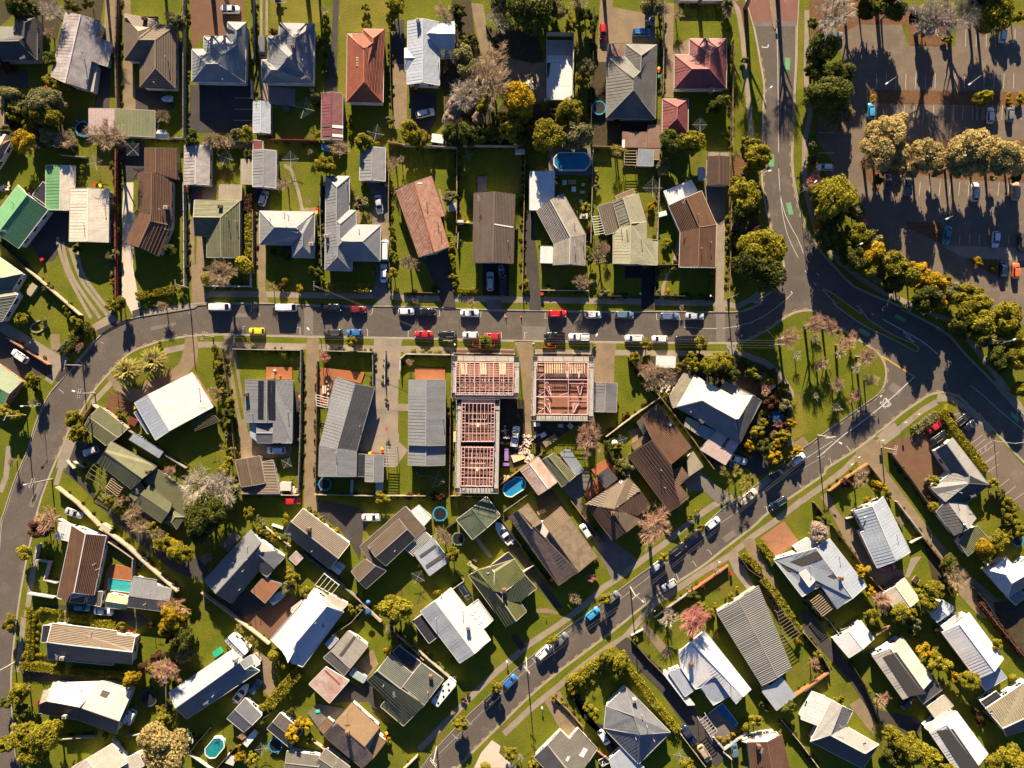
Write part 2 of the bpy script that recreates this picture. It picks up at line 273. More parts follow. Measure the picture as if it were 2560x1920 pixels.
ST = '''A1 k 1055,0 1180,0 1180,420 1100,640 1000,640 1040,300
A1 d 985,640 1100,640 1095,1085 945,1085
A1 k 1225,0 1305,0 1310,165 1240,165
A1 k 1235,600 1330,620 1355,880 1355,1095 1232,1085
A1 d 1355,880 1600,910 1750,1000 1740,1090 1355,1095
A1 d -100,690 270,700 290,880 -100,900
A1 s 0,0 560,0 640,120 560,420 420,300 150,130 0,260
A1 s 640,0 1040,0 1010,210 800,140 640,120
A1 s 20,950 620,950 640,1250 800,1500 400,1480 80,1500
A1 d 1230,1400 1450,1420 1445,1659 1230,1659
A2 R -140,0 400,0 400,220 237,220 237,365 0,365 -120,490
A2 d -140,850 490,850 490,1320 -150,1330
A2 c 560,0 585,0 585,590 558,590
A2 c 615,0 640,0 640,350 615,350
A2 p 632,865 912,890 908,1065 640,1040
A2 c 560,590 605,590 650,1010 560,1010
A2 d 1290,0 1350,0 1330,600 1335,930 1200,930 1280,300
A2 c 1350,160 1480,265 1600,270 1600,295 1470,290 1350,190
A2 d 1890,200 2000,200 2010,700 1880,700
A2 k 1885,640 2030,640 2030,1290 1900,1290
A2 r 1390,0 1850,0 1860,95 1390,85
A2 L 1360,0 1900,0 1900,320 1360,320
A2 L 660,0 1160,0 1160,230 660,230
A2 L 1350,320 1430,320 1420,1020 1350,1020
A3 d 60,900 330,930 320,1200 250,1340 70,1340
A3 k 670,30 790,40 830,280 870,400 1000,540 1100,595 1290,640 1420,600 1420,1000 1330,1020 1250,830 1100,800 1040,830 900,640 770,520 700,200
A3 s 840,300 1330,300 1400,620 1290,630 1100,585 1010,520 880,400
A3 s 480,0 670,0 700,300 760,520 880,700 860,1480 620,1460 400,1450 410,930 360,850
A3 k 1960,0 2090,0 2060,420 2040,620 1930,620
A3 s 1870,620 2030,620 2030,1465 1870,1465
A3 s 1000,1000 1290,1040 1780,1010 1860,1440 900,1465 940,1100
A4 k 40,60 500,150 530,430 40,430
A4 k 590,30 700,30 690,500 850,380 850,545 700,560 695,975 580,960
A4 d 700,0 1200,0 1200,35 700,35
A4 s 40,1190 565,1190 565,1330 180,1330 180,1470 40,1470
A4 b 1300,0 1420,40 1460,200 1430,420 1370,100
A4 L 1950,100 2000,200 1990,900 1930,900
B1 d 1220,40 1445,40 1445,200 1385,215 1380,280 1240,305
B1 C 1240,305 1335,305 1330,590 1358,640 1265,900 1335,955 1330,1150 1390,1480 1412,1560 1330,1640 1280,1540 1215,1450 1225,900 1222,600
B1 d 540,600 690,610 690,900 600,985 540,1090 420,1100 290,900
B1 k 1880,325 2170,330 2160,475 1950,475 1890,600
B1 k 1970,840 2040,860 2055,1120 1960,1120
B1 k 1905,1120 2035,1120 2065,1530 1925,1540
B1 k 1895,650 1940,660 1945,1120 1905,1120
B1 l 1335,280 1385,280 1382,600 1355,635 1332,580
B2 k 500,560 555,640 548,920 620,925 612,1370 650,1520 560,1520 545,1350 510,900
B2 d 500,350 660,380 660,590 545,590
B2 k 960,560 1125,555 1125,600 960,590
B2 g 1610,290 1830,290 1850,700 1690,720 1690,430
B2 k 1690,715 1850,705 1862,870 1775,870
B2 k 1500,415 1560,500 1565,720 1520,720
B2 g 1770,870 1850,870 1862,1530 1740,1530 1680,1420 1730,1250 1720,1150 1770,1080
B2 d 780,930 880,930 880,990 780,990
B3 d 120,1050 440,950 465,1130 520,1570 400,1570 345,1430 340,1380 220,1130
B3 D 785,1115 1050,1115 1050,1440 785,1430
B3 d 1200,600 1310,600 1300,800 1340,1100 1365,1450 1370,1585 1255,1580 1240,1350 1205,1000
B3 W 1440,-40 1880,-40 1880,235 1510,230 1440,190
B3 W 735,245 835,245 830,380 735,410
B3 k 340,370 365,370 420,600 410,620
B3 g 820,1480 970,1480 970,1565 830,1565
B4 D 380,1180 510,1130 500,1570 370,1570
B4 D 210,1140 380,1140 380,1260 210,1260
B4 c 560,1490 575,1340 610,1250 660,1160 690,1060 730,900 745,780 765,800 760,1000 700,1110 650,1230 610,1340 600,1490
B4 g 1000,340 1215,340 1212,705 1155,740 1110,690 1000,420
B4 c 1110,690 1155,740 1212,705 1200,1480 1215,1590 1110,1590
B4 s 1260,120 1420,300 1340,640 1530,640 1600,830 1300,850 1260,650
B4 b 1270,0 1440,0 1420,280 1280,260
C1 c 0,195 60,205 630,550 545,645 510,620 100,360 0,290
C1 d 0,300 510,640 520,720 470,730 250,740 205,790 0,620
C1 c 930,250 960,275 1010,330 1150,245 1180,170 1130,130
C1 d 960,285 1180,180 1330,165 1150,250 1000,335
C1 d 640,600 740,630 590,800 545,780
C1 k 1850,380 1970,370 1985,420 1970,600 1850,760 1500,900 1390,1010 1200,970 1150,880 1110,800 1060,750 1100,705 1230,840 1400,870 1460,790 1640,740 1790,620 1830,500
C1 b 1100,900 1190,900 1330,1060 1290,1110 1180,1150 1040,1040
C1 k 500,320 595,320 605,480 510,480
C1 d 750,1380 1060,1440 980,1600 690,1590 700,1500
C1 c 640,1350 760,1390 690,1590 660,1659 560,1659
C1 d 1320,90 1410,60 1430,120 1330,165
C1 k 1860,380 1970,370 1970,345 1850,350
C2 k 195,330 320,335 320,460 420,1180 440,1300 590,1410 860,1420 885,1470 860,1540 600,1560 370,1560 340,1200 240,700
C2 l 268,585 300,585 405,1172 372,1175
C2 k 1030,345 1150,350 1150,470 1140,1900 1005,1900 1020,480
C2 c 1700,365 1985,370 1970,440 1960,700 1950,1400 2040,1480 1920,1650 1790,1640 1790,1510 1530,1490 1620,1160 1700,870
C2 l 1945,775 2045,775 2040,1410 1990,1395 1940,1300
C2 c 1945,1018 2045,1018 2045,1090 1945,1090
C2 d 890,900 960,900 950,1450 880,1420
C2 w 625,648 885,652 885,775 625,772
C2 w 1175,655 1610,705 1570,815 1310,750 1250,925 1245,1040 1150,1040 1150,720
C3 w 110,655 412,668 412,785 108,780
C3 k 1100,390 1295,395 1290,540 1270,1190 1290,1400 1180,1370 1200,1000 1155,540
C3 s 955,960 1205,980 1215,1350 1300,1540 1150,1659 955,1659
C3 s 1270,1190 1780,1200 1330,1500 1290,1400
C3 k 1895,402 2125,408 2105,540 2100,810 1895,810
C3 b 500,480 1110,485 1110,530 500,530
C3 b 1300,520 1880,520 1880,545 1300,545
C3 k 0,490 500,480 500,525 0,525
C4 c 1215,412 1325,414 1310,530 1260,530
C4 s 250,545 1300,545 1600,640 1790,790 1870,950 1880,1150 1850,1400 1640,1640 1300,1440 1400,1300 1560,1000 905,735 650,920 480,870
C4 k 1870,1440 1995,1340 2055,1420 1960,1480
C4 k 235,1290 380,1240 400,1350 290,1410
C4 d 1000,1480 1300,1480 1650,1659 1100,1659
C4 L 1860,960 2000,900 2040,1300 1880,1400
C4 c 1110,0 1200,0 1215,100 1110,100
C5 R 820,1440 1030,1340 1250,1300 1330,1480 1560,1659 980,1659 870,1480
C5 c 730,1330 920,1200 980,1310 820,1430
C5 k 530,1500 700,1365 810,1440 790,1540 760,1659 560,1659
C5 a 1440,1040 1700,1110 2211,1640 2211,2100 1850,1700 1560,1240
C5 c 1350,910 1500,940 1700,1085 1900,1280 1860,1300 1690,1140 1480,990 1330,1000
C5 c 1900,800 1980,740 2100,900 2211,1050 2211,1120 2080,990
D5 R 860,0 1330,0 1480,200 1290,350 1240,450
D5 k 540,0 760,0 840,200 1240,740 1500,1050 1640,1200 2150,1659 1780,1659 1540,1400 1390,1080 1180,850 900,480 780,300 640,110
D5 k 170,450 250,400 330,560 420,680 590,840 740,1160 1020,1180 1000,1250 800,1410 560,1100 430,900 300,650
D5 c 1020,1250 1080,1060 1190,1040 1130,1130 1060,1260
D5 s 1200,860 1400,1080 1560,1180 1440,1400 1300,1300
D4 g 780,270 860,250 970,190 1195,400 1290,400 1140,520 1110,490 1000,390 850,390
D4 g -20,780 100,900 350,1080 280,1130 200,1180 0,960
D4 B 1560,860 1800,690 1950,900 1720,1050
D4 c 1230,1040 1340,1010 1500,1340 1440,1390 1300,1200
D4 k 1370,880 1500,860 1560,1000 1900,1659 1740,1659 1560,1250 1480,1080
D4 d 1320,60 1700,60 1640,200 1520,260 1400,120
D3 g 1580,340 1830,180 1880,320 1760,480 1870,720 2200,1200 2090,1300 1740,560
D3 s 1300,420 1480,370 1660,620 1570,545 1375,690
D3 d 1040,940 1100,900 1500,1440 1600,1560 1500,1560
D3 c 700,860 740,850 885,1050 850,1060
D3 k 1315,1570 1430,1560 1540,1600 1540,1630 1430,1610 1315,1610
D3 w 1870,170 2030,60 2130,200 2000,370 1840,480 1800,420 1920,250
D2 k 1000,400 1130,400 1150,620 1000,600
D2 d 1140,470 1560,560 1700,640 1590,800 1560,1090 1460,900 1380,800 1150,620
D2 R 870,1420 950,1480 860,1659 350,1659 560,1560
D2 d 120,1420 470,1390 620,1520 540,1600 350,1659
D2 W 165,935 285,780 370,850 240,1000
E2 R 350,170 540,90 900,-60 830,180 660,375
E2 k 500,480 690,590 715,850 650,950 600,900 560,680
E2 k 1690,470 1745,620 1640,750 1500,640
E2 d 1260,1010 1450,800 1720,950 1760,1120 1640,1000 1480,1000
E2 d 1470,650 1650,760 1720,960 1600,900
E2 W 1040,1110 1140,1010 1400,1060 1310,1180 1230,1160 1150,1260
E1 d 320,30 730,30 1400,110 1490,190 1380,280 1230,200 870,110 620,80
E1 d 200,670 700,740 1220,760 1000,790 950,890 600,800 250,780
E1 c 600,80 660,80 650,220 590,220
E3 C 770,1510 880,1380 965,1440 950,1510 1120,1659 700,1659
E3 k 1400,990 1480,920 1560,890 1740,1250 1640,1370 1580,1300
E3 D 1640,870 1800,1000 1800,1180 2000,1230 2200,1560 2080,1560 1920,1280
E4 d 65,250 130,200 350,400 540,640 720,880 640,952 500,760 330,520
E4 k 205,140 235,120 400,290 350,330
E4 W 550,675 640,610 760,720 750,760 640,830
E5 d 0,50 40,50 340,480 440,620 650,660 700,700 640,800 520,700 430,700 260,440 0,160
E5 k 265,590 330,550 430,700 400,760
E5 s 1090,0 1269,0 1269,330 1140,200
E1 l 1920,0 2211,0 2211,300 1950,640
A5 a 150,230 980,230 1060,460 1520,470 1540,240 2600,260 2600,3400 2211,3250 2000,3120 1700,3010 1300,2880 1000,2680 750,2480 560,2230 600,2080 560,1960 330,1830 220,1740 140,1659 330,1659 130,1400 150,1150 360,1150 440,1000 440,700 340,400
D1 d 690,120 800,250 1000,480 1250,700 1500,900 1740,1080 1960,1060 2090,1140 2040,1290 1750,1200 1420,940 1150,700 900,430 740,280 640,200
A5 b 640,895 2400,925 2400,1065 740,1035 640,990
A5 b 970,100 1060,100 1065,455 1470,460 1480,240 1540,100 1540,240 1000,250
A5 b 60,0 1000,0 990,245 560,245 400,330 100,420 70,250
A5 b 560,1640 700,1400 2400,1400 2400,1840 1480,1790 1400,1790 1200,1750 800,1750 760,1920 680,1850 600,1740
B5 b 1020,695 1380,712 1380,915 1200,830 1050,760
B5 c 1370,930 2400,970 2400,1100 1600,1055 1500,1000
B5 b 1620,1065 1945,1080 1935,1245 1800,1170
B5 L 1900,0 2211,0 2211,40 1900,40'''
for ln in ST.split('\n'):
    t, k, s = ln.split(' ', 2); surf(t, k, s, 0.25 if k in 'wW' else 0.0)
for s in ('B2 800,130 870,180 910,290 950,420 985,590', 'B1 575,850 600,1000 700,1270 910,1659', 'B1 630,900 655,1050 750,1290 1000,1659', 'B1 700,960 765,1160 850,1340 1080,1640', 'B1 770,1000 840,1240 1110,1610'):
    path(spline(K(s)), 0.85, 'c')
# red surface, concrete band and painted markings on the road
def mark(pts, z, m, name='road_marking', label='painted road marking'):
    return sheet(name, pts, ZR+z, m, label)
PAINTW = mat('white road paint', (0.62, 0.60, 0.56), 0.8, (0.42, 0.40, 0.37), 1.5, 0.4)
PAINTY = mat('yellow road paint', (0.55, 0.33, 0.05), 0.8, (0.4, 0.25, 0.06), 1.5, 0.4)
PAINTG = mat('green cycle paint', (0.10, 0.30, 0.12), 0.85, (0.14, 0.34, 0.16), 1.2, 0.5)
sheet('red_road_surface', XY('A4', '1420,-100 2010,-100 1998,60 1940,215 1490,215 1440,60'), ZR+0.008, SURF['r'], 'worn red road surface at the top of the upper road')
sheet('concrete_band', XY('A4', '1488,212 1938,212 1934,262 1496,262'), ZR+0.012, SURF['g'], 'grey concrete band across the upper road')
sheet('median', XY('A4', '1640,-100 1722,-100 1730,210 1722,280 1708,294 1690,262 1660,90'), 0.0, SURF['k'], 'narrow tan median tapering to a point', 0.11)
def line(s, w, m=PAINTW, label='white line painted on the road', z=0.016):
    v, f = ribbon(spline(K(s)) if len(K(s)) > 2 else K(s), -w/2, w/2, ZR+z); return struct('road_marking', mesh('road_marking', v, f, [m]), label)
line('A4 1730,280 1738,600 1742,900 1748,1659 B4 1745,0 1750,200 1765,420 1810,610 1880,760 1945,880 1995,1010', 0.14, label='white centre line of the upper road')
line('B4 1755,250 1770,480 1800,680 1850,860 1945,1060', 0.12, label='second white line curving beside the centre line')
line('C4 800,252 960,262 1130,265', 0.13, label='white line on the main street near the corner'); line('C4 1190,262 1350,238 1500,190 1650,110 1790,0', 0.13, label='long curved white line at the corner')
line('B4 1790,1505 1880,1415', 0.14); line('B4 1870,1392 1888,1415', 0.2)
line('C5 1120,745 900,950 620,1180 400,1340 160,1550', 0.22, label='long white centre line of the diagonal street')
line('C5 300,1390 40,1560', 0.12); line('D4 2211,40 2050,130 1800,270 1560,430 1300,620 1000,830 700,1060 450,1250 0,1590 E3 1900,90 1500,430 1100,790 800,1080 350,1520', 0.07, label='thin pale line along the diagonal street')
line('C5 795,540 1120,748', 0.38, PAINTY, 'yellow limit line at the end of the diagonal street')
line('C5 800,172 1000,280 1170,375', 0.2, label='white lane line beside the traffic island'); line('C5 1170,375 1270,450 1350,522', 0.2, label='white lane line past the tip of the island')
line('C5 1680,835 1800,930 2000,1110 2211,1280', 0.12); line('C5 1005,297 1050,335', 0.25); line('C5 1030,345 1120,402', 0.25); line('C5 1062,330 1080,362', 0.25)
for s in ('C5 685,112 715,130', 'C5 545,35 570,52', 'B5 105,1300 138,1332', 'B5 50,1085 72,1112', 'B5 25,1185 48,1215', 'B5 140,1208 166,1235'): line(s, 0.18, label='short white lane dash in the shade')
line('A4 1582,455 1590,470 1640,468 1642,440', 0.25, label='white bracket painted on the upper road')
for s in ('A4 1812,575 1862,577 1860,697 1810,695', 'B4 1650,22 1702,24 1702,144 1650,142', 'B4 1822,508 1868,500 1897,620 1850,628', 'C5 580,258 680,318 655,352 560,292', 'C5 935,118 1040,172 1020,205 918,150', 'C5 2080,1090 2170,1165 2150,1200 2085,1140'):
    mark(XY(s[:2], s[3:]), 0.014, PAINTG, 'green_cycle_patch', 'green painted cycle patch on the road')
def dashes(pts, d, n0, n1, m=PAINTY, L=1.0, gap=1.6, w=0.16):
    P = [WP(q) for q in pts]; b = MB(); acc = 0.0; on = True; nextsw = L
    v, f = [], []
    tot = 0.0
    for i in range(len(P)-1):
        a, c = P[i], P[i+1]; sg = (c-a).length; t = (c-a)/sg; nn = Vector((-t.y, t.x, 0)); s0 = 0.0
        u = (L+gap)*math.ceil(tot/(L+gap))
        while u < tot+sg:
            q = a+t*(u-tot)+nn*d; e = q+t*L
            b.add([(q-nn*w/2)[:2]+(ZR+0.014,), (e-nn*w/2)[:2]+(ZR+0.014,), (e+nn*w/2)[:2]+(ZR+0.014,), (q+nn*w/2)[:2]+(ZR+0.014,)], [(0, 1, 2, 3)])
            u += L+gap
        tot += sg
    o = struct('yellow_dashes', b.mesh('yellow_dashes', [m]), 'yellow no stopping dashes along the kerb'); return o
def near(pts, a, b):
    d = lambda p, q: (p[0]-q[0])**2+(p[1]-q[1])**2
    i = min(range(len(pts)), key=lambda k: d(pts[k], a)); j = min(range(len(pts)), key=lambda k: d(pts[k], b)); i, j = min(i, j), max(i, j); return pts[i:j+1]
dashes(near(SS, px('D1', 560, 80), px('C1', 2200, 327)), 0.55, 0, 0); dashes(near(SS, px('C4', 1250, 412), px('C5', 70, 1420)), 0.55, 0, 0)
dashes(near(SE, px('E3', 560, 1640), px('E3', 2200, 205)), 0.55, 0, 0); dashes(near(SE, px('D4', 1990, 372), px('C5', 1900, 1270)), 0.55, 0, 0)
dashes(near(SN, px('B4', 1665, 750), px('A4', 1560, 600)), -0.55, 0, 0); dashes(near(SNE, px('A4', 1905, 1000), px('B5', 200, 1012)), -0.55, 0, 0)
PATCH = mat('asphalt patch', (0.085, 0.074, 0.066), 0.92, (0.11, 0.095, 0.083), 0.6, 0.5, fine=0.15); PATCHL = mat('pale worn asphalt', (0.20, 0.17, 0.145), 0.92, (0.15, 0.128, 0.11), 0.5, 0.5, fine=0.15)
for t_, s_, m_ in (('C2', '1000,40 1090,42 1088,330 1000,328', PATCHL), ('C3', '540,80 565,80 575,380 548,380', PATCH), ('C3', '1180,240 1420,245 1400,380 1190,378', PATCHL), ('C4', '1120,110 1210,110 1215,400 1125,405', PATCHL), ('C2', '1700,230 1900,235 1900,345 1700,340', PATCH), ('C1', '1500,250 1750,200 1760,230 1510,285', PATCHL), ('D4', '1180,860 1290,780 1330,830 1220,910', PATCHL), ('E3', '1160,760 1215,720 1260,780 1205,820', PATCH), ('D1', '380,300 440,310 330,560 280,540', PATCHL), ('A4', '1640,1100 1700,1100 1705,1500 1645,1500', PATCH), ('C5', '900,800 1010,870 960,940 850,870', PATCHL), ('B4', '1850,1000 1900,1010 1890,1300 1840,1290', PATCH), ('E3', '640,1240 690,1200 760,1290 710,1330', PATCH), ('C2', '300,110 560,115 560,150 300,150', PATCHL)): sheet('road_patch', XY(t_, s_), ZR+0.004, m_, 'patch of older asphalt in the street surface')
# parking bay marks
BAYS = '''C2 470,20 475,95 455,95|C2 1688,55 1678,122 1650,122|C2 1918,60 1922,130|C2 415,243 390,243 388,318|C2 930,255 958,255 960,328|C2 1620,272 1634,272 1634,340|C2 2068,285 2042,285 2040,352
C3 358,68 355,140 330,140|C3 772,85 768,150 745,150|C3 1008,90 1010,155|C3 1412,95 1412,165 1440,165|C3 955,300 972,300 975,365|C3 1232,305 1205,305 1202,370|C3 2211,322 2190,322 2190,385|C4 296,100 293,175 270,175|C4 525,108 528,178 545,178|C4 745,108 765,180|C4 215,322 192,322 190,388
D4 1925,305 1945,305 1975,358|D4 1605,550 1622,545 1640,605|D4 1030,985 1048,978 1080,1028|D4 875,1105 892,1092 925,1148|D4 705,1228 722,1218 748,1278|D4 388,1475 402,1462 425,1525|D4 540,1355 575,1408|D4 1670,240 1705,290|D4 1500,365 1540,420|D4 1315,505 1350,560|D4 800,895 830,945|D4 458,1150 490,1205|D4 135,1390 175,1445 150,1458
E3 1600,300 1640,358 1615,375|E3 1280,560 1325,615|E3 1795,150 1835,205|E3 1095,715 1140,770 1120,780|E3 790,1005 835,1055|E3 625,1175 665,1230 682,1208|E3 480,1325 530,1370 548,1358|C5 430,1448 445,1442 480,1495|C5 255,1572 272,1562 290,1630|C1 1880,112 1905,112 1898,45|C1 585,870 630,905 622,918|C1 790,588 835,628 845,612|C1 1010,400 1030,415|D4 2130,50 2211,5'''
for grp in BAYS.split('\n'):
    for s in grp.split('|'):
        P = K(s); b = MB()
        v, f = ribbon(P, -0.06, 0.06, ZR+0.02); struct('bay_marking', mesh('bay_marking', v, f, [PAINTW]), 'white parking bay mark painted beside the kerb')
def flat_line(s, w=0.1, m=PAINTW, z=0.05, label='white bay line in the car park'):
    P = K(s); v, f = ribbon(P, -w/2, w/2, z); struct('bay_marking', mesh('bay_marking', v, f, [m]), label)
for x in range(738, 2200, 98): flat_line('A5 %d,735 %d,888' % (x, x-6))
for x in range(1015, 2200, 98): flat_line('A5 %d,1055 %d,1200' % (x, x-8))
for x in (1630, 1735, 1835, 1930, 2025, 2122): flat_line('A5 %d,290 %d,470' % (x, x-4))
for x in (1175, 1275, 1375, 1475, 1570, 1665, 1962, 2062): flat_line('B5 %d,300 %d,440' % (x, x-14))
for x in (1570, 1668, 1768, 2062, 2160): flat_line('B5 %d,825 %d,925' % (x, x-5))
flat_line('B5 2050,1110 2050,1280'); flat_line('A5 150,1327 310,1330'); flat_line('A5 150,1530 310,1530'); flat_line('B5 250,275 320,225')
for y in (980, 1092, 1203): flat_line('A2 300,%d 490,%d' % (y, y+2), 0.1)
for s in ('C5 1450,1145 1610,1100', 'C5 1500,1190 1660,1120', 'C5 1650,1440 1795,1330', 'C5 1690,1480 1820,1370', 'C5 1720,1510 1890,1390', 'C5 1745,1550 1910,1430', 'C5 1800,1620 1960,1500', 'C5 1745,1540 1720,1510', 'C5 1780,1510 1775,1470', 'C5 1820,1480 1830,1430', 'D5 1800,125 1930,40', 'D5 1850,200 1960,120', 'D5 1960,350 2060,270', 'D5 2020,430 2130,340', 'D5 2080,500 2211,410'): flat_line(s)
fc = bpy.data.curves.new('stop_lettering', 'FONT'); fc.body = 'STOP'; fc.size = 1.0; fc.align_x = 'CENTER'; fc.materials.append(PAINTW); fc.extrude = 0.001; fc.offset = 0.02
fo = struct('road_lettering', fc, 'white STOP lettering painted near the park corner')
fo.location = W('C5', 800, 1040)[:2]+(ZR+0.02,); fo.rotation_euler = (0, 0, math.radians(-50)); fo.scale = (0.95, 2.9, 1)
# ------------------------------------------------------------ houses
def RM(name, kind, c, c2=None, amt=0.5, rough=0.55, spec=0.35, ns=0.35):
    st = {'m': ('u', 0.27, 0.35), 't': ('v', 0.38, 0.8), 's': None, 'x': ('u', 0.5, 0.9)}[kind]
    if c2 is None: c2 = tuple(x*0.8 for x in c)
    return (kind, mat(name+' roof', c, rough, c2, ns, amt, rnd=0.045 if kind != 't' else 0.07, stripes=st, spec=spec, fine=0.22, bump=0.15 if kind == 's' else 0), mat(name+' ridge', tuple(min(0.8, x*1.12+0.01) for x in c), 0.6))
ROOF = {
 'slate': RM('dark grey brown', 'm', (0.075, 0.066, 0.06), (0.045, 0.042, 0.04)),
 'lav': RM('weathered lavender white iron', 'm', (0.50, 0.46, 0.46), (0.22, 0.18, 0.17), 0.6, ns=0.5),
 'brown': RM('brown tile', 't', (0.17, 0.125, 0.088), (0.12, 0.09, 0.065)),
 'dkbrown': RM('dark brown tile', 't', (0.105, 0.06, 0.04), (0.065, 0.04, 0.03)),  # also laid on slopes turned from the sun to paint their shade
 'chest': RM('chestnut tile', 't', (0.16, 0.082, 0.046), (0.10, 0.056, 0.036)),
 'maron': RM('mauve brown iron', 'm', (0.145, 0.088, 0.075), (0.095, 0.062, 0.055)),
 'pinkw': RM('pink stained white', 'm', (0.58, 0.46, 0.43), (0.45, 0.32, 0.29)),
 'sage': RM('sage green', 'm', (0.24, 0.25, 0.145), (0.18, 0.19, 0.10)),
 'silver': RM('blue grey silver', 'm', (0.22, 0.235, 0.25), (0.155, 0.165, 0.18)),
 'grey': RM('mid grey iron', 'm', (0.20, 0.20, 0.205), (0.15, 0.15, 0.155)),
 'lgrey': RM('light grey iron', 'm', (0.235, 0.24, 0.25), (0.19, 0.195, 0.205)),
 'steel': RM('steel grey', 'm', (0.175, 0.18, 0.195), (0.135, 0.14, 0.155)),  # doubles as painted shade on the far slopes of pale roofs
 'dgrey': RM('dark grey iron and shaded slope', 'm', (0.115, 0.112, 0.11), (0.08, 0.078, 0.078)),  # own grey on flat roofs, painted shade on the far slopes of gables
 'mgrey': RM('mottled grey brown iron', 'm', (0.17, 0.155, 0.13), (0.085, 0.085, 0.085), 0.6, ns=0.25),
 'char': RM('charcoal shaded slope', 'm', (0.06, 0.055, 0.055), (0.04, 0.038, 0.038)),  # shade put into the colour of slopes that face away from the sun
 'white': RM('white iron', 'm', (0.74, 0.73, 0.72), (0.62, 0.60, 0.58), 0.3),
 'cream': RM('cream iron', 'm', (0.66, 0.60, 0.50), (0.52, 0.45, 0.36), 0.4),
 'bwhite': RM('blue white iron', 'm', (0.40, 0.44, 0.50), (0.32, 0.36, 0.42), 0.4),  # stands for blue shade on the far slopes of some white roofs
 'terra': RM('terracotta tile', 't', (0.34, 0.098, 0.05), (0.20, 0.055, 0.035), 0.55),
 'rust': RM('rust tile', 't', (0.25, 0.085, 0.042), (0.46, 0.28, 0.21), 0.55, ns=1.1),
 'red': RM('faded dark red iron', 'm', (0.24, 0.075, 0.07), (0.16, 0.045, 0.045)),
 'maroon': RM('maroon iron', 'm', (0.15, 0.035, 0.045), (0.19, 0.06, 0.065), 0.4),
 'green': RM('bright green iron and shaded slope', 'm', (0.13, 0.30, 0.135), (0.11, 0.26, 0.12)),  # on the pale green corner garage it colours the far slope as shade
 'pgreen': RM('pale green iron', 'm', (0.36, 0.42, 0.27), (0.30, 0.36, 0.22)),
 'olive': RM('olive green', 'm', (0.165, 0.165, 0.085), (0.115, 0.115, 0.058)),
 'moss': RM('mossy olive tile', 't', (0.17, 0.17, 0.10), (0.10, 0.105, 0.055), 0.55, ns=0.8),
 'lichen': RM('lichen tan fibre', 'm', (0.25, 0.195, 0.13), (0.12, 0.085, 0.055), 0.6, ns=0.9),
 'bark': RM('streaked brown fibre', 'm', (0.115, 0.072, 0.05), (0.22, 0.17, 0.14), 0.45, ns=0.9),  # streaks are its own, the dark base paints a shaded slope
 'conc': RM('weathered pale tile', 't', (0.40, 0.36, 0.31), (0.22, 0.19, 0.16), 0.5, ns=0.5),
 'olivep': RM('pale khaki iron', 'm', (0.35, 0.33, 0.22), (0.25, 0.235, 0.165), 0.5),
 'tanm': RM('tan iron', 'm', (0.30, 0.20, 0.11), (0.24, 0.16, 0.09)),
 'dgreen': RM('dark green iron', 'm', (0.055, 0.085, 0.062), (0.16, 0.17, 0.09), 0.35),
 'ggreen': RM('greenish grey tile and shaded slope', 't', (0.125, 0.135, 0.115), (0.085, 0.092, 0.08)),  # paints the shaded slopes of the green grey edge house
 'mossg': RM('moss green tile', 't', (0.105, 0.115, 0.038), (0.07, 0.075, 0.03), 0.55),
 'fad': RM('old fibre sheet', 's', (0.44, 0.41, 0.36), (0.28, 0.25, 0.21), 0.5),
 'rustw': RM('rust stained white', 'm', (0.60, 0.55, 0.52), (0.40, 0.18, 0.10), 0.45),
 'rusty': RM('rusty brown iron', 'm', (0.20, 0.09, 0.055), (0.28, 0.20, 0.15), 0.5),
 'orust': RM('orange rusted iron', 'm', (0.36, 0.16, 0.08), (0.26, 0.12, 0.07), 0.5),
 'clear': RM('translucent sheeting', 'm', (0.42, 0.36, 0.25), (0.30, 0.26, 0.18), 0.5),
 'bclear': RM('bluish translucent sheeting', 'm', (0.30, 0.34, 0.38), (0.22, 0.25, 0.29), 0.5),
 'dglass': RM('dark glazed', 's', (0.045, 0.045, 0.055), (0.03, 0.03, 0.038), 0.5, rough=0.3),
 'teal': RM('blue teal iron', 'm', (0.11, 0.19, 0.25), (0.09, 0.15, 0.2)),
}
WALLM = {k: mat(k+' wall', c, 0.8, tuple(x*0.85 for x in c), 0.5, 0.5, fine=0.08) for k, c in dict(white=(0.62, 0.59, 0.54), grey=(0.30, 0.28, 0.26), brick=(0.26, 0.13, 0.085), cream=(0.55, 0.49, 0.38), dark=(0.09, 0.08, 0.075), blue=(0.35, 0.42, 0.5), tan=(0.40, 0.27, 0.15)).items()}
GUT = {k: mat(k+' gutter', c, 0.6) for k, c in dict(white=(0.62, 0.60, 0.57), dark=(0.10, 0.09, 0.085), brown=(0.13, 0.085, 0.065), pale=(0.40, 0.36, 0.31), grey=(0.25, 0.25, 0.25)).items()}
def newell(p):
    n = Vector((0, 0, 0))
    for i in range(len(p)):
        a, b = p[i], p[(i+1) % len(p)]; n += Vector(((a[1]-b[1])*(a[2]+b[2]), (a[2]-b[2])*(a[0]+b[0]), (a[0]-b[0])*(a[1]+b[1])))
    return n.normalized()
def clip(poly, ax, lim, sgn):
    out = []
    for i in range(len(poly)):
        a, b = poly[i], poly[(i+1) % len(poly)]; da, db = sgn*(a[ax]-lim), sgn*(b[ax]-lim)
        if da >= 0: out.append(a)
        if da*db < 0: t = da/(da-db); out.append(tuple(a[k]+(b[k]-a[k])*t for k in range(2)))
    return out
NSHEET = 0
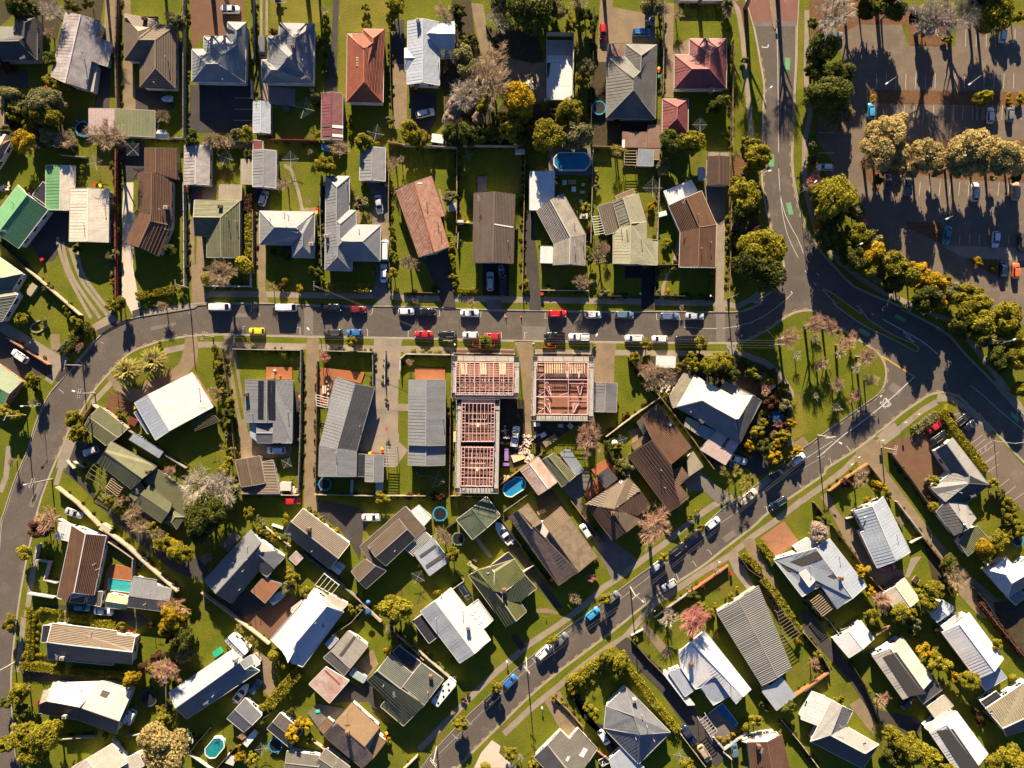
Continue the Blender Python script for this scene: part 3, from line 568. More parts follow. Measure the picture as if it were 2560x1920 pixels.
class House:
    def __init__(h, name, cat, nick, label, wall='white', gut='white'):
        h.name, h.cat, h.nick, h.label, h.wall, h.gut = name, cat, nick, label, wall, gut
        h.planes = []; h.masses = []; h.e = None; h.px = []; h.todo = []
    def root(h):
        if h.e is None: h.e = empty(h.name, (0, 0, 0))
        return h.e
    def z_at(h, X, Y):
        best = None
        for P, n, c in h.planes:
            ins = False
            for i in range(len(P)):
                a, b = P[i], P[i-1]
                if (a[1] > Y) != (b[1] > Y) and X < (b[0]-a[0])*(Y-a[1])/(b[1]-a[1])+a[0]: ins = not ins
            if ins:
                z = c[2]-((X-c[0])*n[0]+(Y-c[1])*n[1])/n[2]; best = z if best is None else max(best, z)
        return best
HOUSES = []
def roof_mass(h, V, F, mk, ov=0.4, walls=True, pitch=None, base=0.0, lapless=False):
    """V: name -> world vertex, F: faces as lists of names"""
    global NSHEET
    e = h.root(); kind, rm, rg = ROOF[mk]
    faces = []
    for f in F:
        P = [V[k] for k in f]; n = newell(P)
        if n.z < 0: f = f[::-1]; P = P[::-1]; n = -n
        faces.append((f, P, n))
    ed = {}
    for fi, (f, P, n) in enumerate(faces):
        for i in range(len(f)): ed.setdefault(frozenset((f[i], f[(i+1) % len(f)])), []).append((fi, f[i], f[(i+1) % len(f)]))
    under = MB()
    for f, P, n in faces: under.add([Vector(p)-Vector((0, 0, 0.07)) for p in P], [tuple(range(len(P)))])
    ro = ob('roof', under.mesh('roof', [rm]), e)
    # fascia and gutter along the boundary
    g = MB(); nxt = {}
    for k, l in ed.items():
        if len(l) == 1:
            _, a, b = l[0]; nxt.setdefault(a, b); A, B = Vector(V[a]), Vector(V[b]); d = (B-A); d.z = 0
            if d.length < 0.05: continue
            d.normalize(); o = Vector((d.y, -d.x, 0))
            t, u = Vector((0, 0, 0.03)), Vector((0, 0, -0.2)); w = o*0.11
            g.add([A+t, B+t, B+t+w, A+t+w, A+u+w, B+u+w, A+u, B+u], [(0, 3, 2, 1), (3, 4, 5, 2), (4, 6, 7, 5), (0, 1, 7, 6), (0, 6, 4, 3), (1, 2, 5, 7)])
    ob('gutter', g.mesh('gutter', [GUT[h.gut]]), e)
    caps = MB()
    for k, l in ed.items():
        if len(l) == 2:
            (f1, a, b), (f2, _, _) = l
            c1 = sum((Vector(p) for p in faces[f1][1]), Vector())/len(faces[f1][1]); c2 = sum((Vector(p) for p in faces[f2][1]), Vector())/len(faces[f2][1])
            if (c1-Vector(V[a])).dot(faces[f2][2]) < -0.02:
                A, B = Vector(V[a]), Vector(V[b]); d = B-A; d.z = 0
                if d.length < 0.1: continue
                d.normalize(); o = Vector((d.y, -d.x, 0))*0.15; up = Vector((0, 0, 0.11)); lo = Vector((0, 0, 0.035))
                caps.add([A+o+lo, B+o+lo, B+up, A+up, A-o+lo, B-o+lo], [(0, 1, 2, 3), (3, 2, 5, 4), (0, 3, 4), (1, 5, 2)])
    if caps.v: ob('ridge_cap', caps.mesh('ridge_cap', [rg]), ro)
    # the individual sheets or tile courses
    for f, P, n in faces:
        c = sum((Vector(p) for p in P), Vector())/len(P); h.planes.append(([tuple(p) for p in P], n, c))
        hz = Vector((n.x, n.y, 0))
        if hz.length < 0.02:
            L = max(range(len(P)), key=lambda i: (Vector(P[i])-Vector(P[i-1])).length); u = (Vector(P[L])-Vector(P[L-1])).normalized()
        else: u = Vector((-n.y, n.x, 0)).normalized()
        v = n.cross(u).normalized()
        uv = [((Vector(p)-c).dot(u), (Vector(p)-c).dot(v)) for p in P]
        ax = 1 if kind == 't' else 0
        w = {'t': 0.76, 'm': 0.78, 'x': 0.95, 's': 1.2}[kind]
        lo, hi = min(q[ax] for q in uv), max(q[ax] for q in uv); N = max(1, round((hi-lo)/w)); w = (hi-lo)/N
        for i in range(N):
            a, b = lo+i*w, lo+(i+1)*w
            q = clip(clip(uv, ax, a, 1), ax, b, -1)
            if len(q) < 3: continue
            ar = abs(sum(q[j][0]*q[(j+1) % len(q)][1]-q[(j+1) % len(q)][0]*q[j][1] for j in range(len(q))))/2
            if ar < 0.06: continue
            lift = 0.05 if kind == 't' else 0.028
            vv = []
            for s_ in q:
                t = (s_[ax]-a)/w; vv.append(c+u*s_[0]+v*s_[1]+n*(0.006+lift*((1-t) if kind == 't' else t)))
            m_ = len(q); lowv = [p-n*0.06 for p in vv]
            name = 'tile_course' if kind == 't' else 'roof_sheet'
            me = mesh(name, vv+lowv, [tuple(range(m_))]+[(j, j+m_, (j+1) % m_+m_, (j+1) % m_) for j in range(m_)], [rm])
            l = me.uv_layers.new(name='UVMap'); arr = list(q)
            for j in range(m_): arr += [q[j], q[j], q[(j+1) % m_], q[(j+1) % m_]]
            l.data.foreach_set('uv', np.asarray(arr, dtype=np.float32).ravel())
            ob(name, me, ro); NSHEET += 1
    # walls below the roof outline
    loop = []
    if nxt:
        k0 = next(iter(nxt)); k = k0
        while k in nxt and len(loop) < 80:
            loop.append(k); k = nxt.pop(k)
            if k == k0: break
    L = [Vector(V[k]) for k in loop]; n_ = len(L)
    for p in L: h.px.append(topx(p))
    if not walls or n_ < 3: return
    ins = []
    for i in range(n_):
        a, b, c = L[i-1], L[i], L[(i+1) % n_]
        d1 = Vector((b.x-a.x, b.y-a.y)); d2 = Vector((c.x-b.x, c.y-b.y))
        if d1.length < 1e-4 or d2.length < 1e-4: ins.append(b); continue
        d1.normalize(); d2.normalize(); n1, n2 = Vector((-d1.y, d1.x)), Vector((-d2.y, d2.x)); m_ = n1+n2
        if m_.length < 0.2: m_ = n1
        m_ = m_/m_.length; kk = ov/max(0.45, m_.dot(n1)); ins.append(Vector((b.x+m_.x*kk, b.y+m_.y*kk, b.z)))
    wm = MB()
    for i in range(n_):
        a, b = ins[i], ins[(i+1) % n_]
        wm.add([(a.x, a.y, base), (b.x, b.y, base), (b.x, b.y, b.z-0.1), (a.x, a.y, a.z-0.1)], [(0, 1, 2, 3)])
    wo = ob('wall', wm.mesh('wall', [WALLM[h.wall]]), e)
    for i in range(n_):
        a, b = ins[i], ins[(i+1) % n_]; d = Vector((b.x-a.x, b.y-a.y, 0)); ln = d.length
        if ln < 2.6 or min(a.z, b.z) < 2.2: continue
        d.normalize(); o = Vector((d.y, -d.x, 0)); mid = (a+b)/2
        if o.x*mid.x+o.y*mid.y > -6: continue
        k = max(1, int(ln/3.6))
        for j in range(k):
            q = a+d*(ln*(j+0.5)/k); zz = min(a.z, b.z)-1.1 if base < 1 else 4.2
            wf = ob('window', WINF, wo, False); wf.matrix_local = Matrix.Translation((q.x+o.x*0.03, q.y+o.y*0.03, zz)) @ Matrix.Rotation(math.atan2(d.y, d.x), 4, 'Z')
            ob('pane', WINP, wf, False)
b = MB()
for q in ((-0.75, 0, 0, 0.08, 0.07, 1.2), (0.75, 0, 0, 0.08, 0.07, 1.2), (0, 0, 0.58, 1.58, 0.07, 0.08), (0, 0, -0.58, 1.58, 0.09, 0.08), (0.1, 0, 0, 0.05, 0.06, 1.1)): b.box(q[:3], q[3:])
WINF = b.mesh('window', [WHITE]); b = MB(); b.box((0, 0.012, 0), (1.46, 0.03, 1.1)); WINP = b.mesh('pane', [GLASS])
def lift(he, z): return (he+0.15 if he >= 2.6 else he)+((z-he)*(1.5 if z-he > 0 else 1.0))
def gable(h, t, mk, s, he=2.7, hr=3.9, ov=0.4, inset=0.0, **k):
    if hr-he >= 0.95: hr = lift(he, hr)
    if he >= 2.6: he += 0.15
    p = [WP(q, he) for q in XY(t, s)]; m1, m2 = (p[0]+p[1])/2, (p[2]+p[3])/2; d = m2-m1; m1 = m1+d*inset; m2 = m2-d*inset; m1.z = m2.z = hr
    V = dict(a=p[0], b=p[1], c=p[2], d=p[3], r=m1, s=m2)
    F = ['bcsr', 'dars'] if inset == 0 else ['bcsr', 'dars', 'abr', 'cds']
    roof_mass(h, V, F, mk, ov, **k)
def flat(h, t, mk, s, h0=2.5, h1=None, ov=0.25, **k):
    q = XY(t, s); n = len(q); h1 = h0-0.15 if h1 is None else h1
    hs = [h0 if i < (n+1)//2 else h1 for i in range(n)]
    if n != 4:
        A, B = np.array(q[0]), np.array(q[n//2]); d = B-A; hs = [h0+(h1-h0)*float(np.dot(np.array(x)-A, d)/np.dot(d, d)) for x in q]
    V = {chr(97+i): WP(q[i], hs[i]) for i in range(n)}
    roof_mass(h, V, [''.join(chr(97+i) for i in range(n))], mk, ov, **k)
def general(h, t, mk, vs_, fs, he=2.7, hr=4.1, ov=0.4, **k):
    V = {}; up = hr-he >= 0.95
    for w in vs_.split():
        nm, r = w.split(':'); z = he
        if r.endswith('*'): z = hr; r = r[:-1]
        a = r.split(',')
        if len(a) > 2: z = float(a[2])
        z = lift(he, z) if up else z+(0.15 if he >= 2.6 else 0)
        V[nm] = W(t, float(a[0]), float(a[1]), z)
    roof_mass(h, V, fs.split(), mk, ov, **k)
CHIM = mat('chimney brick', (0.22, 0.12, 0.08), 0.9, (0.15, 0.09, 0.06), 2, 0.5)
CHIMP = mat('plastered chimney', (0.42, 0.38, 0.33), 0.9)
b = MB(); b.tube((0, 0, 0), (0, 0, 1.2), 0.075, n=8); b.tube((0, 0, 1.2), (0, 0, 1.32), 0.13, n=8); VENT = b.mesh('vent_pipe', [STEEL])
b = MB(); b.tube((0, 0, 0), (0, 0, 2.0), 0.03, n=5); b.bar((-0.7, 0, 1.9), (0.7, 0, 1.9), 0.05)
for i in range(5): b.bar((-0.6+0.3*i, -0.45+0.05*i, 1.9), (-0.6+0.3*i, 0.45-0.05*i, 1.9), 0.04)
ANT = b.mesh('antenna', [STEEL])
b = MB(); n = 14; vv = [(0, 0, 0.45)]+[(0.42*math.cos(6.2832*i/n), 0.42*math.sin(6.2832*i/n)-0.1, 0.62+0.12*math.sin(6.2832*i/n)) for i in range(n)]
b.add(vv, [(0, 1+i, 1+(i+1) % n) for i in range(n)]); b.tube((0, 0, 0), (0, 0, 0.5), 0.03, n=5); b.bar((0, -0.3, 0.5), (0, -0.55, 0.9), 0.03); DISH = b.mesh('satellite_dish', [WHITE])
b = MB(); b.box((0, 0, 0.45), (0.9, 0.7, 1.5)); b.box((0, 0, 1.24), (1.05, 0.85, 0.12)); b.tube((-0.2, 0, 1.3), (-0.2, 0, 1.55), 0.13, n=8, m=1); b.tube((0.2, 0, 1.3), (0.2, 0, 1.55), 0.13, n=8, m=1)
CHM = {'c': b.mesh('chimney', [CHIM, BLACK]), 'C': b.mesh('chimney', [CHIMP, BLACK])}
SKY = mat('skylight sheet', (0.75, 0.72, 0.68), 0.4); SKYD = mat('dark skylight sheet', (0.10, 0.09, 0.075), 0.4); SOLAR = mat('solar cell', (0.02, 0.018, 0.026), 0.25, spec=0.7); CREAM = mat('cream tank', (0.42, 0.40, 0.28), 0.5)
REDM = mat('rust red patch', (0.33, 0.12, 0.06), 0.8)
def on_roof(h, t, s):
    """small things fixed to a roof: v vent, a aerial, d dish, c/C chimney, s/k light/dark skylight quad, q solar quad"""
    for w in s.split():
        k, r = w[0], [float(x) for x in w[1:].split(',')]
        if k in 'vadcC':
            p = W(t, r[0], r[1], 4.2); z = h.z_at(p.x, p.y)
            z = 2.6 if z is None else z
            p = W(t, r[0], r[1], z+(1.2 if k in 'v' else 1.6 if k == 'a' else 0.8)); o = ob({'v': 'vent_pipe', 'a': 'antenna', 'd': 'satellite_dish'}.get(k, 'chimney'), {'v': VENT, 'a': ANT, 'd': DISH}.get(k) or CHM[k], h.e, False)
            o.location = (p.x, p.y, z-0.05); o.rotation_euler = (0, 0, 0.6*(int(r[0]) % 7) if k in 'ad' else 0.0)
        else:
            q = [W(t, r[i], r[i+1], 3.3) for i in range(0, len(r), 2)]
            m = {'s': SKY, 'k': SKYD, 'q': SOLAR, 'r': REDM}[k]
            cc = sum(q, Vector())/4
            pl = None; bd = 1e9
            for P, n, c in h.planes:
                z = c[2]-((cc.x-c[0])*n[0]+(cc.y-c[1])*n[1])/n[2]; hz = h.z_at(cc.x, cc.y)
                if hz is not None and abs(z-hz) < bd: bd = abs(z-hz); pl = (n, c)
            if pl is None: continue
            n, c = pl; zz = lambda p: c[2]-((p.x-c[0])*n[0]+(p.y-c[1])*n[1])/n[2]
            nx, ny = (2, 8) if k == 'q' else (1, 1)
            for i in range(nx):
                for j in range(ny):
                    def bl(u, v): return q[0].lerp(q[1], u).lerp(q[3].lerp(q[2], u), v)
                    e_ = 0.03 if k == 'q' else 0.0
                    pp = [bl((i+e_)/nx, (j+e_)/ny), bl((i+1-e_)/nx, (j+e_)/ny), bl((i+1-e_)/nx, (j+1-e_)/ny), bl((i+e_)/nx, (j+1-e_)/ny)]
                    b = MB(); up = [Vector((p.x, p.y, zz(p)+0.1)) for p in pp]; lo = [Vector((p.x, p.y, zz(p)-0.02)) for p in pp]
                    b.add(up+lo, [(3, 2, 1, 0) if newell(up).z < 0 else (0, 1, 2, 3), (0, 4, 5, 1), (1, 5, 6, 2), (2, 6, 7, 3), (3, 7, 4, 0)])
                    ob({'q': 'solar_panel', 'r': 'rust_patch'}.get(k, 'skylight'), b.mesh('skylight', [m]), h.e)  # some big dark sheets only paint a whole roof slope darker
def finish(h):
    xs = [p[0] for p in h.px]; ys = [p[1] for p in h.px]; h.c = (sum(xs)/len(xs), sum(ys)/len(ys)); h.r = 0.25*((max(xs)-min(xs))+(max(ys)-min(ys)))
    e = h.e; w = WP(h.c); e.location = (w.x, w.y, 0); M = Matrix.Translation((-w.x, -w.y, 0))
    for c in e.children: c.matrix_parent_inverse = M
    tag(e, h.label, h.cat, h.c, label=h.label)
    if h.nick: HOUSES.append(h)
# name|category|nick|label|wall|gutter, then one line per roof mass or fixture; darker far slopes carry painted shade
HD = '''house|house|dark corner house|dark roofed house in the top left corner with grey hips|grey|grey
R A1 slate a:-150,270 b:150,270 c:150,135 d:370,165 w:245,225* x:235,380* m:180,415* f:370,605 l:-150,415* g:-150,605;cwxb cdw dfmxw bxmla lmfg
o A1 a230,580
house|house|lavender iron house|slanted house with weathered lavender white corrugated roof|white|pale
R A1 lav a:655,128 t:805,150* b:1012,212 c:962,375,2.6 e:1125,435,2.2 f:1075,663,2.2 g:918,618,2.6 h:865,900 u:652,828* d:510,760;atud tbcefghu;2.7;4.0
F A1 fad 866,905 930,915 972,640 920,622 2.3
o A1 v800,510 v860,790
house|house|taupe hip house|taupe tiled hip house with a dark chimney by the long brown fence|white|brown
R A1 brown a:1240,160 b:1578,170 c:1575,247 d:1755,255 e:1755,885 f:1400,870 g:1400,605 h:1245,600 p:1380,310* q:1385,400* r:1550,400* s:1555,685*;ahqp abcqp cdrq desr efs fgrs qrgh;2.7;4.3
o A1 c1440,185 v1650,560 v1535,820
garage|garage|pink and green garage|long garage roof half pink and half sage green|grey|pale
F A1 pinkw 888,1085 1143,1088 1143,1350 890,1345 2.7 2.4
F A1 sage 1146,1088 1550,1107 1550,1370 1146,1350 2.7 2.35
shed|shed|small white lean shed|small white garden shed below the sage green garage roof|grey|pale
G A1 bwhite 1555,1300 1555,1376 1690,1382 1652,1304 1.9 2.2 0.1
house|house|tan edge house|tan roofed house cut by the left frame edge|cream|pale
F A1 tanm -80,965 38,970 36,1272 -80,1275 2.7 2.5
shed|shed|pale pink gable shed|narrow gabled shed with pale and brown slopes at the left edge|white|pale
R A1 pinkw a:-90,1340 b:68,1345 c:-10,1460* d:-150,1600*;abcd;2.4;3.2
R A1 rusty b:68,1345,2.4 c:-10,1460* d:-150,1600* e:-60,1700,2.3 f:10,1590,2.3 g:130,1382,2.3;bgfedc;2.4;3.2
house|house|silver hip house|silver grey hip house facing a dark asphalt yard|white|white
R A2 silver a:237,220 b:423,225 c:412,828 d:-120,815 e:-120,492 f:0,492 g:0,362 h:235,365 p:322,302* q:322,450* r:183,560* t:140,638* u:22,640*;abp apqh bctrqp ghqr grtf eftu eud dutc;2.8;4.5
o A2 v185,790
house|house|grey blue hip house|grey hip house with blue shaded slope and a thin chimney|white|white
R A2 steel a:755,232 b:1105,240 c:1092,832 d:582,822 e:578,598 f:638,598 g:638,362 h:752,362 p:910,390* q:892,540* r:848,570* t:735,700* u:672,700*;abp apqh ghqr grtf eftu eud dutrc bcrqp;2.8;4.6
o A2 c890,470 v985,595 a1000,780 k940,285,955,285,955,305,940,305
shed|shed|narrow silver shed|narrow silver gabled shed beside the asphalt yard|cream|white
G A2 bwhite 495,1017 660,1022 660,1330 490,1325 2.2 2.8 0.15
garage|garage|maroon garage|maroon iron garage with two white skylight strips|white|pale
G A2 maroon 1178,930 1388,935 1382,1400 1172,1395 2.3 3.0 0.15
o A2 s1280,1243,1382,1243,1382,1272,1280,1272 s1280,1333,1380,1333,1380,1362,1280,1362 k1182,1243,1262,1243,1262,1262,1182,1262 k1182,1335,1262,1335,1262,1355,1182,1355
house|house|terracotta hip house|terracotta tiled hip house with cream tanks on its ridge|white|white
R A2 terra a:1592,290 b:1800,295 c:1790,1028 d:1425,1020 e:1435,337 f:1592,337 p:1690,380* q:1688,430* r:1600,492* s:1597,822*;abp apqf efqr ersd dcs bcsrqp;2.8;4.6
T A2 1558,590 1558,640
house|house|pale blue iron house|pale blue white corrugated house with one side gable|white|white
G A3 bwhite 38,212 350,220 355,852 30,842 2.8 3.8
R A3 bwhite a:350,224,3.5 b:505,222 c:503,492 d:357,490 r:230,338* s:505,338*;rabs rscd;2.7;3.9;nw
R A3 bwhite a:8,480 b:35,480 r:138,580* d:30,710 e:8,710 f:8,580,3.3;abrf frde;2.7;3.6
o A3 C140,205 v340,620
P A3 pergola white 358,495 480,495 480,585 358,585 2.5 7
building|building|unroofed white slab building|half demolished building with white floor slab and low walls|grey|white
G A3 fad 1428,408 1682,410 1682,555 1428,552 0.35 0.37 0.1
F A3 white 1432,556 1550,556 1550,622 1432,622 0.3 0.29
F A3 white 1556,556 1682,560 1680,624 1556,624 0.3 0.29
F A3 white 1470,632 1680,632 1682,1000 1428,1000 1432,790 1452,760 0.3 0.29
L A3 1425,360 1690,365 1685,1005 1425,1000
house|house|mottled grey hip house|mottled grey hip house with a rusty brown porch roof|grey|grey
R A4 mgrey a:215,440 b:528,448 c:515,1190 d:22,1180 e:28,568 f:210,568 p:372,555* q:365,715* r:293,790* s:290,905*;abp apqf efqr ersd dcs bcsrqp;2.8;4.5
F A4 rusty 35,445 213,445 210,566 35,562 2.5 2.4
house|house|dark red hip house|faded dark red hip house with tree shadows across it|white|white
R A4 red a:855,388 b:1225,388 c:1222,887 d:703,887 e:703,547 f:855,547 p:1058,548* q:1055,690* r:880,690*;abp apqf efqr erd drqc bcqp;2.8;4.6
o A4 a920,520 C1075,900
garage|garage|red hip garage|small square dark red hip garage|white|white
G A4 red 587,990 842,992 838,1332 582,1330 2.4 3.9 0.3 0.33
shed|shed|rusty shed cluster|rusty brown lean-to sheds behind the mottled grey house|dark|brown
F A4 rusty 185,1318 435,1322 432,1475 185,1470 2.3 2.1
F A4 rusty 438,1250 565,1252 562,1478 438,1475 2.4 2.2
o A4 s188,1382,218,1382,215,1462,186,1460
shed|shed|patchy blue shed|patchy blue white shed next to an open slat pergola|grey|pale
F A4 bclear 345,1490 497,1495 492,1660 332,1655 2.4 2.1
F A4 tanm 500,1495 558,1495 555,1595 500,1592 2.2 2.1
garage|garage|brown roadside garage|dark brown garage with a glazed strip beside the road trees|white|brown
G B4 dkbrown 1040,45 1253,48 1250,328 1038,325 2.5 3.2 0.2
F B4 clear 1040,0 1152,0 1152,42 1040,42 2.3 2.2
F B4 clear 1160,2 1253,2 1253,44 1160,42 2.3 2.2
house|house|green gable house|green gabled house with one pale green slope at the left|white|white
G B1 green 180,330 480,578 185,962 -110,710 2.8 4.2
o B1 v110,500 a40,790
garage|garage|green and white garage|long garage roof half green and half off white|white|white
R B1 green a:460,132 t:605,135* u:598,578* d:457,575;atud;2.5;3.1;nw
R B1 cream t:605,135* b:752,138 c:745,370 e:702,370 f:695,585 u:598,578*;tbcefu;2.5;3.1;nw
F B1 dglass 325,430 430,298 460,322 460,530 2.3 2.2
house|house|cream iron house|cream corrugated house with two thin vent pipes|white|pale
G B1 cream 705,367 1088,372 1085,903 692,893 2.8 3.6
o B1 v1022,515 v812,705
house|house|long brown tile house|long bent brown tile house by a pale concrete driveway|white|brown
R B1 chest a:1447,-40 t:1558,-40* u:1558,203* d:1447,203 b:1768,-35 c:1765,275;atud tbcu;2.6;3.7
R B1 chest a:1385,212 t:1520,205* u:1512,615* d:1382,603 b:1715,270 c:1708,735 v:1503,690* f:1258,900 w:1385,950* g:1585,1040;atud tbcvu duvwf vcgw;2.7;4.2
o B1 v1590,570 C1660,555 v1650,770
shed|shed|weathered grey garage|weathered grey white garage behind a white panel fence|white|pale
G B1 lav 1845,-68 2098,-60 2092,330 1838,325 2.4 3.1 0.2
house|house|olive hip house|olive grey L shaped house with a dark ribbed west slope|white|pale
R B2 moss a:-95,480 b:355,490 c:352,1058 d:27,1052 e:30,838 f:-90,835 l:-105,652* x:165,655* y:172,1052*;abxl lxef exyd bcyx;2.7;4.1
o B2 c160,545 v220,640 v310,690
shed|carport|tan sheet carport|translucent tan sheet carport beside the grey shed|grey|pale
F B2 clear 372,72 486,78 484,322 370,318 2.4 2.2
shed|carport|tan lattice carport|tan translucent carport above the olive hip house|tan|pale
F B2 clear 155,328 378,332 372,482 150,478 2.3 2.2
shed|shed|striped grey shed|grey and silver gabled shed with a car at its door|white|white
G B2 lgrey 488,-20 722,-12 718,358 487,345 2.4 3.1 0.15
F B2 red 492,-118 588,-112 586,-28 492,-24 2.1 2.0
house|house|pale grey hip house|pale grey hip house with deep blue shaded slopes|white|white
R B2 lgrey a:557,590 b:1107,600 c:1098,1058 d:885,1052 e:882,930 f:557,922 p:705,752* q:920,757* r:985,820* s:985,945*;abqp apf fpqre ersd dsc bcsrq;2.7;4.3
o B2 v795,610 v835,630 v650,660 C1075,920 v820,745
house|house|large grey cross house|large light grey house with crossing hip wings|white|white
R B2 lgrey a:1220,240 b:1455,243 c:1452,580 d:1517,585 e:1522,728 f:1767,732 g:1760,1090 h:1478,1085 i:1477,1188 j:1210,1180 p:1328,350* q:1325,690* r:1358,722* s:1358,860* t:1382,895* u:1585,895* v:1338,945* w:1335,1050*;abp apqvwj pbcq cdrq desr efuts fgu vtughv vhiw jwi qrstv;2.7;4.3
o B2 C1225,840 a1265,930 v1420,310 v1545,770
garage|garage|ribbed grey garage|ribbed light grey garage above the parked silver sedan|white|white
G B2 lgrey 1565,-45 1815,-40 1812,290 1555,280 2.4 3.1 0.2
house|house|rust tile house|rust coloured tiled gable house standing at a slant|white|brown
R B3 rust a:-90,370 t:100,302* b:275,240 e:410,632 g:360,652 c:455,948 u:300,1000* d:148,1055;atud tbegcu;2.7;4.0
o B3 v222,490 v335,690 v365,785 s145,322,188,315,188,325,145,335
house|house|dark taupe gable house|dark taupe gable house above a black driveway|white|brown
G B3 chest2 700,415 1110,425 1092,1115 688,1108 2.8 4.1
o B3 v1040,890 a745,460 s905,730,1092,745,1092,758,905,742
house|house|bent pale tile house|bent pale weathered house joined to a flat white roof|grey|grey
G B3 conc 1325,592 1592,415 1815,822 1497,915 2.8 4.1
G B3 conc 1497,917 1815,824 1810,1135 1490,1128 2.8 4.1
F B3 white 1257,195 1507,190 1503,480 1365,582 1255,580 2.6 2.4
F B3 white 1365,942 1496,945 1494,1112 1362,1108 2.5 2.4
o B3 v1705,700 v1710,930 v1795,890
house|house|khaki iron house|khaki iron house with a brown ribbed side roof|cream|pale
R B4 olivep a:85,490 t:190,458* b:340,418 c:422,702 u:268,715* d:160,762 g:92,822 f:90,1115 w:262,1120* k:422,872 i:540,880 j:533,1130;atud tbcu duwfg uckijw;2.7;3.9
F B4 rusty2 -65,545 83,500 155,790 15,828 2.6 2.4
F B4 tanm 115,440 293,368 312,412 130,478 2.4 2.3
o B4 v180,760 v380,855 v235,770
house|house|bent brown tile house|bent brown tile house with a white flat awning|white|white
R B4 chest a:645,537 t:820,455* b:975,387 c:1122,728 u:955,755* d:763,800 w:945,1150* e:752,1150 f:1112,1155;atud tbcu duwe cfwu;2.7;4.2
F B4 white 598,393 873,282 932,388 652,528 2.5 2.4
o B4 v945,620 v980,960 a800,490 v1075,900
house|house|green grey edge house|green grey twin gable house cut by the left edge|white|white
R B1 pgreen a:-150,965 b:0,1057 t:225,1216* s:-150,1285*;abts;2.8;4.0;nw
R B1 ggreen s:-150,1285* t:225,1216* c:122,1380 d:-150,1400;stcd;2.8;4.0;nw
R B1 sage a:-150,1398 b:100,1385 t:180,1422* s:-150,1470*;abts;2.9;3.6;nw
R B1 ggreen s:-150,1470* t:180,1422* c:22,1690 d:-150,1720;stcd;2.9;3.6;nw
W B1 -150,985 0,1075 205,1218 118,1370 165,1425 15,1680 -150,1700 2.7
shed|garage|pale green corner garage|pale green gabled garage at the left beside the driveway|brick|pale
R C1 pgreen a:-120,560 b:0,640 c:215,795 t:92,915* s:-120,800*;abcts;2.5;3.3;nw
R C1 green t:92,915* s:-120,800* d:-120,960 e:28,1045;sted;2.5;3.3;nw
W C1 -120,580 0,655 200,800 30,1030 -120,950 2.5
house|house|white palm house|big white low pitched house behind the two palms|brick|white
R C1 white s:1480,928* b:1920,705 c:2130,1050 t:1695,1285*;sbct;2.8;3.4;nw
R C1 bwhite a:1345,1010 s:1480,928* t:1695,1285* d:1557,1380;astd;2.8;3.4;nw
W C1 1365,1012 1915,722 2112,1045 1560,1362 2.8
F C1 teal 1340,1105 1375,1090 1500,1310 1475,1318 2.2 2.1
o C1 v1975,865 a2030,1060
garage|garage|olive street garage|olive garage with white lichen patches at the street|tan|pale
R C1 olive a:1000,1045 b:1275,1265 t:1175,1355* s:890,1150*;abts;2.5;3.0;nw
R C1 olive t:1175,1355* s:890,1150* c:1060,1435 d:835,1255;stcd;2.5;3.0;nw
W C1 1000,1060 1260,1265 1060,1420 850,1255 2.45
o C1 s1040,1110,1090,1090,1150,1150,1100,1180 v1190,1190
house|house|long olive house|long stepped olive house with dark lower slopes|dark|dark
R D1 olive a:1110,-105 b:1565,145 t:1425,270* s:1050,0*;abts;2.7;3.7;nw
R D1 olive t:1425,270* s:1050,0* c:1310,370 d:970,105;stcd;2.7;3.7;nw
W D1 1105,-85 1545,150 1305,355 985,100 2.65
F D1 olive 1560,168 1890,420 1855,650 1720,545 1490,335 1440,290 2.5 2.3
R D1 olive a:1490,335 b:1720,505 c:1715,545 t:1680,610* s:1405,425*;abcts;3.0;3.6;nw
R D1 olive t:1680,610* s:1405,425* c:1610,710 d:1350,525;stcd;2.9;3.6;nw
W D1 1480,345 1700,515 1608,695 1365,525 2.85
F D1 olive 1385,280 1450,365 1350,490 1292,435 2.4 2.3
G D1 olive 1720,570 1845,650 1765,775 1640,700 2.4 2.9 0.3 0.3
F C1 bclear 1290,1375 1340,1310 1630,1500 1590,1560 2.3 2.2
o D1 a1375,390 c1480,200
house|house|brown tile pool house|brown tiled gable house beside the walled turquoise pool|white|white
R D1 chest a:722,738 t:855,820* u:740,1407* v:712,1412,3.4 e:690,1500 d:570,1455;atuved;2.8;4.0;nw
R D1 chest t:855,820* b:1062,840 c:940,1430 u:740,1407*;tbcu;2.8;4.0;nw
W D1 735,755 1045,855 925,1415 690,1480 585,1445 2.7
F D1 white 590,705 722,735 690,893 553,860 2.5 2.3
F D1 chest 705,1418 858,1440 838,1515 692,1500 2.3 2.2
F D1 rusty2 885,1400 1025,1395 1005,1545 868,1520 2.4 2.2
o D1 v925,1130 v960,1180
shed|shed|pale green pool shed|pale green and white shed below the turquoise pool|cream|pale
G D1 pgreen 1085,1415 1055,1555 1262,1572 1288,1462 2.2 2.7 0.15
garage|garage|stepped grey garage|stepped grey garage right of the turquoise pool|cream|grey
R D1 lgrey a:1335,1245 b:1565,1280 c:1560,1335 e:1715,1370 t:1690,1490* s:1288,1440*;abcets;2.6;3.2;nw
R D1 dgrey t:1690,1490* s:1288,1440* c:1680,1600 d:1280,1550;stcd;2.6;3.2;nw
W D1 1345,1262 1700,1378 1665,1585 1295,1540 2.55
o D1 a1468,1420 v1435,1530
house|house|solar panel house|grey house with two columns of dark solar panels|white|grey
R C2 steel a:415,778 t:630,782* u:625,1205* d:412,1200;atud;2.8;3.7;nw
